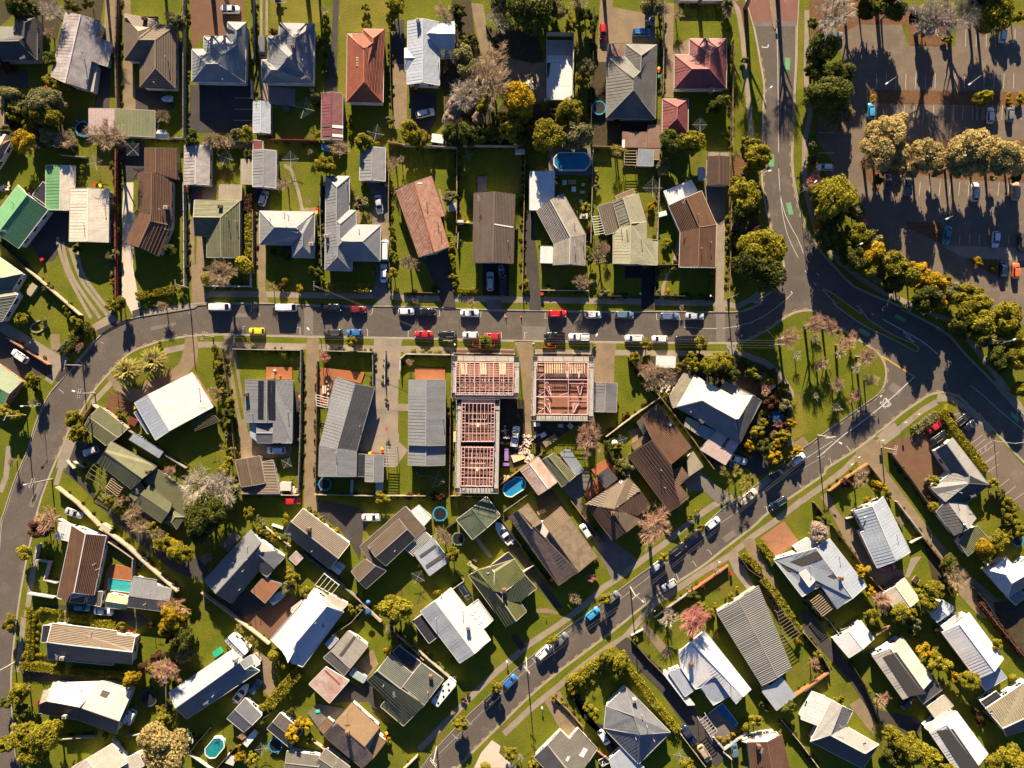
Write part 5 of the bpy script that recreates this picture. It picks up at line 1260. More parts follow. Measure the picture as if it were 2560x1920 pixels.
def fence(kind, t, s, h=1.7, th=0.09, name=None):
    P = [WP(q) for q in XY(t, s)]; m = FM[kind]
    mid = topx(sum(P, Vector())/len(P)); wall = kind in ('tan', 'brick', 'coral'); nm = name or ('garden_wall' if wall else 'fence')
    e = empty(nm, P[0])
    desc = FADJ[kind] if h > 0.8 else 'low '+FADJ[kind]
    tag(e, desc, 'wall' if wall else 'fence', mid, 'garden walls' if wall else 'fences between the lots')
    for i in range(len(P)-1):
        a, b = P[i], P[i+1]; L = (b-a).length; n = max(1, round(L/2.4)); ang = math.atan2(b.y-a.y, b.x-a.x); l = L/n
        key = (kind, round(h, 2), round(th, 2), wall)
        if key not in FPANEL:
            bb = MB()
            if wall: bb.box((0, 0, h/2), (1, th, h)); bb.box((0, 0, h+0.03), (1.0, th+0.08, 0.06))
            else:
                for j in range(7): bb.box((-0.5+(j+0.5)/7, 0.01*(j % 2), h/2-0.02*(j % 3)), (1/7-0.008, th*0.5, h))
                bb.box((0, th*0.6, h*0.8), (1, th*0.6, 0.09)); bb.box((0, th*0.6, h*0.25), (1, th*0.6, 0.09)); bb.box((0, 0, h+0.02), (1, th+0.06, 0.05))
            p_ = MB(); p_.box((0, 0, (h+0.1)/2), (max(th, 0.12)+0.03, max(th, 0.12)+0.03, h+0.1))
            FPANEL[key] = (bb.mesh('fence_panel', [m]), p_.mesh('fence_post', [m]))
        pm, po = FPANEL[key]
        for j in range(n+1):
            q = a+(b-a)*(j/n)
            if j == n and i < len(P)-2: continue
            o = ob('pier' if wall else 'fence_post', po, e, False); o.location = q-P[0]; o.rotation_euler = (0, 0, ang)
            if j < n:
                c = a+(b-a)*((j+0.5)/n); o = ob('wall_panel' if wall else 'fence_panel', pm, e, False); o.location = c-P[0]; o.rotation_euler = (0, 0, ang); o.scale = (l-0.02, 1, 1)
FD = '''brown A1 1200,10 1190,600 1202,1090 | 1.8 .3
grey A1 1864,0 1864,600 1864,1390 | 1.9
green A1 1235,1385 1850,1395 | 1.6
pale A1 632,1562 885,1590 | 1.5
grey A2 512,0 515,640 | 1.6
white A2 495,830 500,1005 | 1.8
red A2 640,1412 1150,1425 | 1.7
timber A2 1845,1435 2040,1470
dark A2 1868,340 1872,760 1885,1100 | 1.4
pale A3 0,1470 265,1480 530,1495 | 1.8
pale A3 600,1472 1210,1480 | 1.8
timber A3 535,1495 535,1900 530,2240 | 1.6
timber A3 1212,1475 1205,1800 1200,2150 | 1.6
timber A3 1885,1480 2060,1485
dark A3 1897,100 1885,620 | 1.5
dark A3 820,260 920,460 1040,570 | 0.7
grey A4 590,30 588,300 578,960 | 1.7
timber A4 1276,430 1270,900 1268,1480 | 1.7
white A4 745,33 1200,35 | 1.5
white A4 765,35 770,36 | 1.0
dark A3 1870,890 1865,1460 | 1.5
red B1 1195,0 1190,480 1190,960 1195,1480 | 1.8 .35
white B1 1863,330 1868,700 1870,1000 1872,1350 | 1.8
tan B1 300,1175 560,1400 830,1635 | 1.5 .2
dark B1 0,890 160,1030 300,1175 | 1.4
timber B2 508,600 508,900 508,1215 | 1.6
white B2 0,1345 240,1348 480,1350 480,1200 | 1.3 .2
grey B2 1187,250 1175,560 1185,900 1190,1150 | 1.6
timber B2 1858,220 1855,480 1855,700 | 1.6
brown B2 1860,1110 1868,1410 | 1.2
timber B3 535,-20 530,300 532,580 | 1.7
timber B3 530,760 528,820 | 1.7
white B3 548,820 540,975 | 1.8
pale B3 535,715 690,725 | 1.5
timber B3 1205,250 1198,600 1190,1000 1185,1410 | 1.6
pale B3 1885,0 1875,400 1862,920 | 1.6
white B3 1370,1385 1840,1392 | 0.9
brown B3 0,1408 340,1412 | 0.8
pale B4 545,200 535,560 525,878 | 1.6
timber B4 1265,340 1255,700 1248,1080 1235,1450 | 1.6
brown B4 520,1135 752,1135 | 1.3
dark B4 512,1145 500,1440 780,1445 1080,1450 | 1.2
dark B4 0,1445 370,1445 | 1.0
brick C1 100,362 300,490 510,625 | 1.3 .22
tan C1 950,1015 1110,1130 1280,1258 | 1.9 .2
grey C1 1280,1258 1560,1450 1880,1655 | 1.5
grey C1 602,498 700,390 | 1.7
timber C1 950,1025 830,1200 | 1.6
white C1 690,1580 760,1659 | 1.2
white D1 760,90 860,150 | 1.2
white C2 312,472 640,480 985,484 | 1.7
grey C2 988,480 985,900 982,1300 960,1900 | 1.8
brown C2 1148,600 1140,1200 1130,1900 | 1.6
white C2 1190,490 1440,496 1695,502 | 1.7
grey C2 1697,502 1700,830 | 1.5
white C2 1822,490 1815,680 1815,820 | 1.3
white C2 1970,680 1970,570 2025,522 2500,530 | 1.5 .2
brown C2 200,480 260,900 330,1560 | 1.4
brown C3 472,960 468,1400 460,1900 | 2.0
timber C4 238,548 380,740 550,950 800,1260 1080,1659 | 1.8
tan C4 545,955 280,1140 15,1340 | 1.8 .15
pale D2 380,415 660,420 955,425 | 1.5
pale D2 1120,418 1650,428 2220,430 | 1.6
tan D2 620,742 880,940 | 0.9
grey D2 1000,1000 1270,1210 1550,1455 | 1.6
tan D2 1550,1455 1660,1560 1780,1680 | 1.4
tan D2 0,1392 170,1520 350,1655 | 1.6 .2
tan E2 340,150 500,270 665,400 | 1.6 .2
timber D3 460,430 830,432 | 1.8
timber D3 945,330 1160,170 1400,-15 | 1.9
brown D3 830,440 960,640 1090,830 | 1.4
brown D3 1090,830 1300,1110 1480,1340 | 1.4
dark D3 420,760 525,690 | 1.3
timber D3 1660,470 1830,700 1990,905 | 1.3
timber D3 500,1150 600,1270 | 1.4
grey D3 1000,590 1230,425 | 0.9
white D3 470,1370 600,1280 | 1.5
white D3 1195,1185 1300,1115 | 1.5
tan D1 600,345 800,500 1020,725 | 1.7 .2
tan D1 1070,760 1300,930 1540,1150 1800,1375 | 1.8 .25
tan D1 1070,860 1210,950 1360,1055 | 1.4 .15
grey D1 1362,1060 1355,1230 | 1.8 .2
white D1 415,915 385,1065 525,1090 475,1265 600,1295 | 1.5 .22
white D1 320,1400 570,1440 | 1.6 .22
white D1 595,650 740,725 | 1.4
pale E1 660,1345 980,1322 | 1.5
pale E1 1295,1312 1530,1292 | 1.5
tan E1 1155,1345 1260,1530 | 1.4
grey E1 1680,830 1685,1060 | 1.2
dark D4 1555,1235 1650,1400 1740,1560 | 1.5
brown D4 1345,1040 1430,1160 1560,1250 | 1.4
coral D4 1232,1125 1040,1260 835,1400 | 1.3 .16
grey D4 835,1400 680,1510 500,1640 | 1.3
orange D5 625,112 430,240 242,383 | 1.6 .16
timber D5 632,120 700,205 765,290 | 1.7
timber D5 92,495 190,620 | 1.7
brown D5 270,720 430,930 570,1115 | 1.5
timber D5 655,1240 810,1410 | 1.5
brown D5 850,0 1050,260 1240,530 1310,620 | 1.7
dark D5 1690,1350 1800,1480 1920,1659 | 1.2
white D5 920,490 1050,660 1180,830 1060,900 | 1.2 .15
white D5 420,660 530,630 | 1.0
brown D5 1180,850 1370,1090 | 1.2
white D5 1800,1100 1850,1180 | 1.0
grey D4 1985,1460 2211,1659 | 1.5
dark D5 0,1460 120,1600 190,1659 | 1.4
pale E3 160,480 300,600 450,730 | 1.5
brown E3 1640,850 1700,960 | 1.0
timber E3 1500,935 1620,1050 1780,1230 | 0.9
brick E3 1745,1250 1900,1450 2050,1570 | 1.0
tan E3 0,1650 135,1520 | 1.6
tan E2 1600,20 1770,180 | 1.4
tan E2 1935,312 2060,420 2200,560 | 1.4
dark E2 745,1045 590,1155 | 1.5
grey E2 1590,65 1480,190 1300,310 | 1.5
brown E2 330,1430 130,1659 | 1.3
tan E2 1100,1370 1270,1490 1460,1650 | 1.3
dark E2 80,1240 -60,1400 -130,1500 | 1.3
white E2 -130,1500 100,1659 | 1.2
brown E4 155,210 250,320 340,410 | 1.2
tan E4 440,752 575,930 | 1.3
white E4 155,185 220,150 | 1.1
orange E4 1085,525 1269,400 | 1.6 .16
tan E4 1015,672 1120,800 1230,950 | 1.3 .15
white E4 625,770 685,838 810,745 | 0.9 .3
white E4 680,850 725,890 | 1.2
dark E5 255,325 340,460 440,700 | 1.4
timber E5 0,172 90,280 150,390 | 1.4
brown E5 0,498 135,395 | 1.6
brown E5 1005,0 1130,160 1269,325 | 1.4
timber E5 390,190 490,130 | 1.5
white E5 150,110 205,185 | 1.0
brown E5 600,170 660,245 | 1.4
white E5 1030,620 1160,745 | 1.0
brown E5 0,830 90,950 | 1.3'''
for ln in FD.split('\n'):
    a, _, b_ = ln.partition('|'); k, t, s = a.strip().split(' ', 2); nums = [float(x) for x in b_.split()]
    fence(k, t, s, nums[0] if nums else 1.6, nums[1] if len(nums) > 1 else 0.09)
# ------------------------------------------------------------ trees, bushes, hedges
def leafmat(name, a, b, tr=0.38):
    m = mat(name, a, 0.7, b, 0.7, 0.55, rnd=0.16, spec=0.15); n = m.node_tree.nodes; L = m.node_tree.links
    bs = n['Principled BSDF']; t = n.new('ShaderNodeBsdfTranslucent'); mx = n.new('ShaderNodeMixShader'); mx.inputs[0].default_value = tr
    L.new(bs.inputs['Base Color'].links[0].from_socket, t.inputs[0]); L.new(bs.outputs[0], mx.inputs[1]); L.new(t.outputs[0], mx.inputs[2]); L.new(mx.outputs[0], n['Material Output'].inputs[0]); return m
LEAF = {
 'e': leafmat('dark evergreen leaves', (0.048, 0.066, 0.013), (0.145, 0.148, 0.022)),
 'y': leafmat('yellow green leaves', (0.14, 0.145, 0.014), (0.34, 0.285, 0.022)),
 'o': leafmat('grey olive leaves', (0.16, 0.16, 0.065), (0.29, 0.26, 0.11)),
 'g': leafmat('golden leaves', (0.55, 0.34, 0.014), (0.33, 0.24, 0.014)),
 'k': leafmat('straw coloured leaves', (0.58, 0.44, 0.19), (0.36, 0.29, 0.10)),
 'r': leafmat('red brown leaves', (0.14, 0.05, 0.03), (0.09, 0.045, 0.025)),
 'c': leafmat('spiky palm leaves', (0.22, 0.21, 0.035), (0.38, 0.32, 0.07)),
 'P': leafmat('giant palm fronds', (0.15, 0.16, 0.022), (0.46, 0.37, 0.12)),
 'f': leafmat('pale blossom', (0.62, 0.47, 0.42), (0.42, 0.33, 0.24)),
 'b': mat('brown twigs', (0.30, 0.205, 0.12), 0.9, (0.42, 0.31, 0.19), 0.8, 0.5, rnd=0.15),
 'p': mat('reddish twigs', (0.50, 0.26, 0.19), 0.9, (0.40, 0.26, 0.16), 0.8, 0.5, rnd=0.12),
 'w': mat('pale grey twigs', (0.50, 0.42, 0.33), 0.9, (0.38, 0.32, 0.25), 0.8, 0.5, rnd=0.12),
 'q': mat('pink red twigs', (0.60, 0.19, 0.17), 0.9, (0.50, 0.24, 0.19), 0.8, 0.5, rnd=0.1),
}
BARKM = mat('tree bark', (0.13, 0.095, 0.07), 0.95, (0.20, 0.16, 0.12), 1.5, 0.5)
def leaf_mesh(name, P, N, size, col):
    """many small leaf clumps: a bent quad at each point"""
    n = len(P); a = rng.normal(size=(n, 3)); u = np.cross(N, a); u /= np.linalg.norm(u, axis=1)[:, None]+1e-9; v = np.cross(N, u)
    s = size*(0.45+1.25*rng.random(n)**1.8)[:, None]; u *= s; v *= s*0.7
    V = np.stack([P-u, P-v+N*s*0.15, P+u, P+v+N*s*0.15], 1).reshape(-1, 3)
    me = bpy.data.meshes.new(name); me.vertices.add(4*n); me.vertices.foreach_set('co', V.astype(np.float32).ravel())
    me.loops.add(4*n); me.loops.foreach_set('vertex_index', np.arange(4*n, dtype=np.int32)); me.polygons.add(n)
    me.polygons.foreach_set('loop_start', np.arange(0, 4*n, 4, dtype=np.int32)); me.polygons.foreach_set('loop_total', np.full(n, 4, dtype=np.int32))
    me.materials.append(LEAF['e']); me.update(); return me
def sph(n):
    d = rng.normal(size=(n, 3)); return d/np.linalg.norm(d, axis=1)[:, None]
def crown_mesh(kind, n, leaf, clumps, seed):
    global rng
    rng = np.random.default_rng(seed)
    c = sph(clumps); c[:, 2] = np.where(c[:, 2] < -0.45, -c[:, 2], c[:, 2]); c *= (0.40+0.50*rng.random(clumps))[:, None]; cr = 0.20+0.24*rng.random(clumps)
    c *= np.array([1.0, 1.0, 0.9])
    k = rng.integers(0, clumps, n); d = sph(n); d[:, 2] = np.where(rng.random(n) < 0.7, np.abs(d[:, 2]), d[:, 2])
    rr = cr[k]*(0.55+0.5*rng.random(n)**0.6); P = c[k]+d*rr[:, None]
    R = np.linalg.norm(P, axis=1); far = R > 1.16; P[far] *= (1.16/R[far])[:, None]
    N = d*0.9+rng.normal(size=(n, 3))*0.55+np.array([0, 0, 0.15]); N /= np.linalg.norm(N, axis=1)[:, None]
    return leaf_mesh('crown', P, N, leaf, None)
def bush_round(n, leaf, seed):
    global rng
    rng = np.random.default_rng(seed); d = sph(n); P = d*(0.86+0.16*rng.random(n))[:, None]; N = d+rng.normal(size=(n, 3))*0.45; N /= np.linalg.norm(N, axis=1)[:, None]; return leaf_mesh('crown', P, N, leaf, None)
def twig_mesh(seed, n1=9, n2=8, n3=7, thick=0.014, up=0.5, flat=False):
    rd = random.Random(seed); b = MB()
    def seg(a, d, L, r, lv):
        d = Vector(d).normalized(); p = Vector(a); q = p+d*L*0.5; q2 = q+(d+Vector((rd.uniform(-.3, .3), rd.uniform(-.3, .3), rd.uniform(-.1, .3)))).normalized()*L*0.5
        b.tube(p, q, r, r*0.75, 3, cap=False); b.tube(q, q2, r*0.75, r*0.4, 3, cap=False)
        if lv == 0: return
        for i in range((n2, n3)[lv == 1]):
            t = rd.uniform(0.25, 1.0); s = p+d*(L*t*0.5*2) if t < 0.5 else q+(q2-q)*(t-0.5)*2
            nd = d*0.75+Vector((rd.gauss(0, 0.55), rd.gauss(0, 0.55), rd.gauss(0.12, 0.35))); seg(s, nd, L*rd.uniform(0.42, 0.62), r*0.55, lv-1)
    for i in range(n1):
        t = 2*math.pi*(i+rd.random()*0.7)/n1; el = rd.uniform(0.15, 1.1) if not flat else rd.uniform(0.05, 0.5)
        seg((0, 0, -0.55), (math.cos(t)*math.cos(el), math.sin(t)*math.cos(el), math.sin(el)+up*0.6), rd.uniform(0.6, 0.85), thick, 2)
    me = b.mesh('crown', [LEAF['b']]); 
    co = np.empty(len(me.vertices)*3, np.float32); me.vertices.foreach_get('co', co); co = co.reshape(-1, 3); hr = np.sqrt(co[:, 0]**2+co[:, 1]**2); co /= np.percentile(hr, 98); co[:, 2] *= 0.75
    me.vertices.foreach_set('co', co.ravel()); me.update(); return me
def spiky_mesh(seed, heads=3, blades=46, droop=0.5, w=0.05, one=False):
    rd = random.Random(seed); b = MB()
    hs = [(0, 0, 0, 1.0)] if one else [(0.45*math.cos(6.28*i/heads+seed), 0.45*math.sin(6.28*i/heads+seed), rd.uniform(-.15, .2), rd.uniform(0.5, 0.62)) for i in range(heads)]
    for hx, hy, hz, R in hs:
        for i in range(blades):
            t = rd.uniform(0, 6.283); el = rd.uniform(-0.25, 1.35); L = R*rd.uniform(0.75, 1.0); d = Vector((math.cos(t)*math.cos(el), math.sin(t)*math.cos(el), math.sin(el))); s = Vector((-math.sin(t), math.cos(t), 0))*w*R*(1.0 if not one else 0.9)
            p0 = Vector((hx, hy, hz)); p1 = p0+d*L*0.55; p2 = p0+d*L+Vector((0, 0, -droop*L*0.35))
            up = Vector((0, 0, 0.02))
            b.add([p0-s*0.5, p0+s*0.5, p1+s, p1-s, p2, p1+up], [(0, 1, 5), (1, 2, 5), (0, 5, 3), (5, 2, 4), (3, 5, 4)])
    return b.mesh('crown', [LEAF['c']])
PROTO = {'S': [crown_mesh('S', 1000, 0.17, 9, i+1) for i in range(4)], 'M': [crown_mesh('M', 2600, 0.115, 15, i+11) for i in range(4)], 'L': [crown_mesh('L', 6500, 0.075, 30, i+21) for i in range(4)], 'X': [crown_mesh('X', 13000, 0.052, 48, i+31) for i in range(3)],
 'B': [bush_round(900, 0.13, 71), bush_round(900, 0.13, 72)], 'f': [crown_mesh('f', 5200, 0.06, 40, 51), crown_mesh('f', 5200, 0.06, 40, 52)],
 't': [twig_mesh(i+100, 12, 11, 10, 0.020) for i in range(4)], 'T': [twig_mesh(i+200, 13, 13, 12, 0.016) for i in range(3)], 'U': [twig_mesh(i+300, 9, 7, 6, 0.026, flat=True) for i in range(3)],
 'c': [spiky_mesh(i+400) for i in range(3)], 'P': [spiky_mesh(501, blades=210, w=0.085, one=True, droop=0.6), spiky_mesh(502, blades=210, w=0.085, one=True, droop=0.6)]}
rng = np.random.default_rng(5)
def trunk_mesh(seed):
    rd = random.Random(seed); b = MB(); b.tube((0, 0, 0), (0.02, 0.03, 0.55), 0.055, 0.04, 8); b.tube((0.02, 0.03, 0.55), (-0.01, 0.0, 0.95), 0.04, 0.022, 8)
    for i in range(5):
        t = 6.28*i/5+rd.random(); z = rd.uniform(0.4, 0.75); b.tube((0.01, 0.02, z), (0.28*math.cos(t), 0.28*math.sin(t), z+0.3), 0.024, 0.01, 5)
    return b.mesh('trunk', [BARKM])
TRUNK = [trunk_mesh(i) for i in range(3)]
DESC = {'e': 'dark evergreen', 'y': 'yellow green', 'o': 'grey olive', 'g': 'golden', 'k': 'straw coloured', 'r': 'red brown', 'b': 'bare brown', 'p': 'bare reddish', 'w': 'bare pale grey', 'q': 'bare pink red', 'f': 'pale pink flowering', 'c': 'spiky', 'P': 'giant spiky', 'n': 'clipped round green'}
NPL = 0
def plant(k, t, x, y, r, hf=None):
    global NPL
    NPL += 1; K_ = TK(t); R = r/K_*S*(1.15 if k == 'P' else 1.0)
    kk = 'y' if k == 'n' else k
    big = R >= 1.25
    twig = k in 'bpwq'
    if hf is None: hf = 1.0
    H = (2.5 if k in 'eygk' and R > 1.2 else 2.1)*R*hf if big else 1.55*R*hf
    if twig: H = 2.2*R*hf
    if k == 'c': H = max(2.2, 2.4*R)
    if k == 'P': H = 5.0
    if k == 'k': H = 2.6*R*hf
    H = min(H, 13.0); vz = 0.95 if big else 0.8
    if k == 'P': vz = 0.6
    cz = max(H-R*vz, R*vz*0.55) if not twig else max(H-R*0.55, R*0.5)
    c = W(t, x, y, cz); seed = int(x*7+y*13)
    if k == 'n': pk = 'B'
    elif k == 'f': pk = 'f'
    elif k in 'cP': pk = k
    elif twig: pk = 'U' if (k == 'w' and R < 2.6) else ('T' if R > 2.2 else 't')
    else: pk = 'S' if R < 0.9 else 'M' if R < 2.0 else 'L' if R < 3.6 else 'X'
    me = PROTO[pk][seed % len(PROTO[pk])]
    size = 'small ' if R < 1.1 else '' if R < 2.3 else 'large ' if R < 4.2 else 'huge '
    noun = ('tree' if big else 'bush') if k not in 'cP' else ('cabbage palm' if k == 'c' else 'palm')
    if twig: noun = 'tree' if R > 1.0 else 'shrub'
    if k == 'n': noun = 'bush'
    desc = (size+DESC[k]+' '+noun).strip()
    pre = {'e': 'evergreen', 'y': 'leafy', 'o': 'grey_green', 'g': 'golden', 'k': 'pale_leaved', 'r': 'red_leaved', 'n': 'clipped'}.get(k, 'leafy')
    name = {'cabbage palm': 'cabbage_palm', 'palm': 'palm_tree', 'bush': pre+'_bush', 'shrub': 'bare_shrub', 'tree': 'bare_tree' if twig else 'flowering_tree' if k == 'f' else pre+'_tree'}[noun]
    cat = {'cabbage palm': 'palm', 'palm': 'palm', 'bush': 'bush', 'shrub': 'shrub'}.get(noun, 'tree')
    e = empty(name, (c.x, c.y, 0), (seed % 63)/10)
    tag(e, desc, cat, px(t, x, y), {'tree': 'trees of the gardens and streets', 'bush': 'bushes of the gardens', 'shrub': 'bushes of the gardens', 'palm': 'palms of the gardens'}[cat])
    cr = ob('crown', me, e, False); cr.location = (0, 0, cz); j = 1+0.2*math.sin(seed); cr.scale = (R*j, R/j, R*vz)
    cr.material_slots[0].link = 'OBJECT'; cr.material_slots[0].material = LEAF[kk]
    if big and k in 'eyogk' and pk != 'B':     # side lobes break the outline
        for i_ in range(2+seed % 2):
            a_ = seed*1.3+i_*2.4; q_ = PROTO['S' if R < 1.6 else 'M' if R < 3.0 else 'L']; lb = ob('crown', q_[(seed+i_) % len(q_)], e, False); f_ = 0.42+0.16*((seed*(i_+3)) % 7)/7
            lb.location = (R*.68*math.cos(a_), R*.68*math.sin(a_), cz-R*(.05+.3*((seed+i_*5) % 4)/4)); lb.scale = (R*f_, R*f_, R*f_*.9); lb.rotation_euler = (0, 0, a_); lb.material_slots[0].link = 'OBJECT'; lb.material_slots[0].material = LEAF[kk]
    tr = ob('trunk', TRUNK[seed % 3], e, False); th = cz+0.1*R
    tr.scale = (max(th*1.0, 0.5) if R > 1 else 0.5, max(th*1.0, 0.5) if R > 1 else 0.5, th)
    if k == 'P': tr.scale = (9, 9, th)
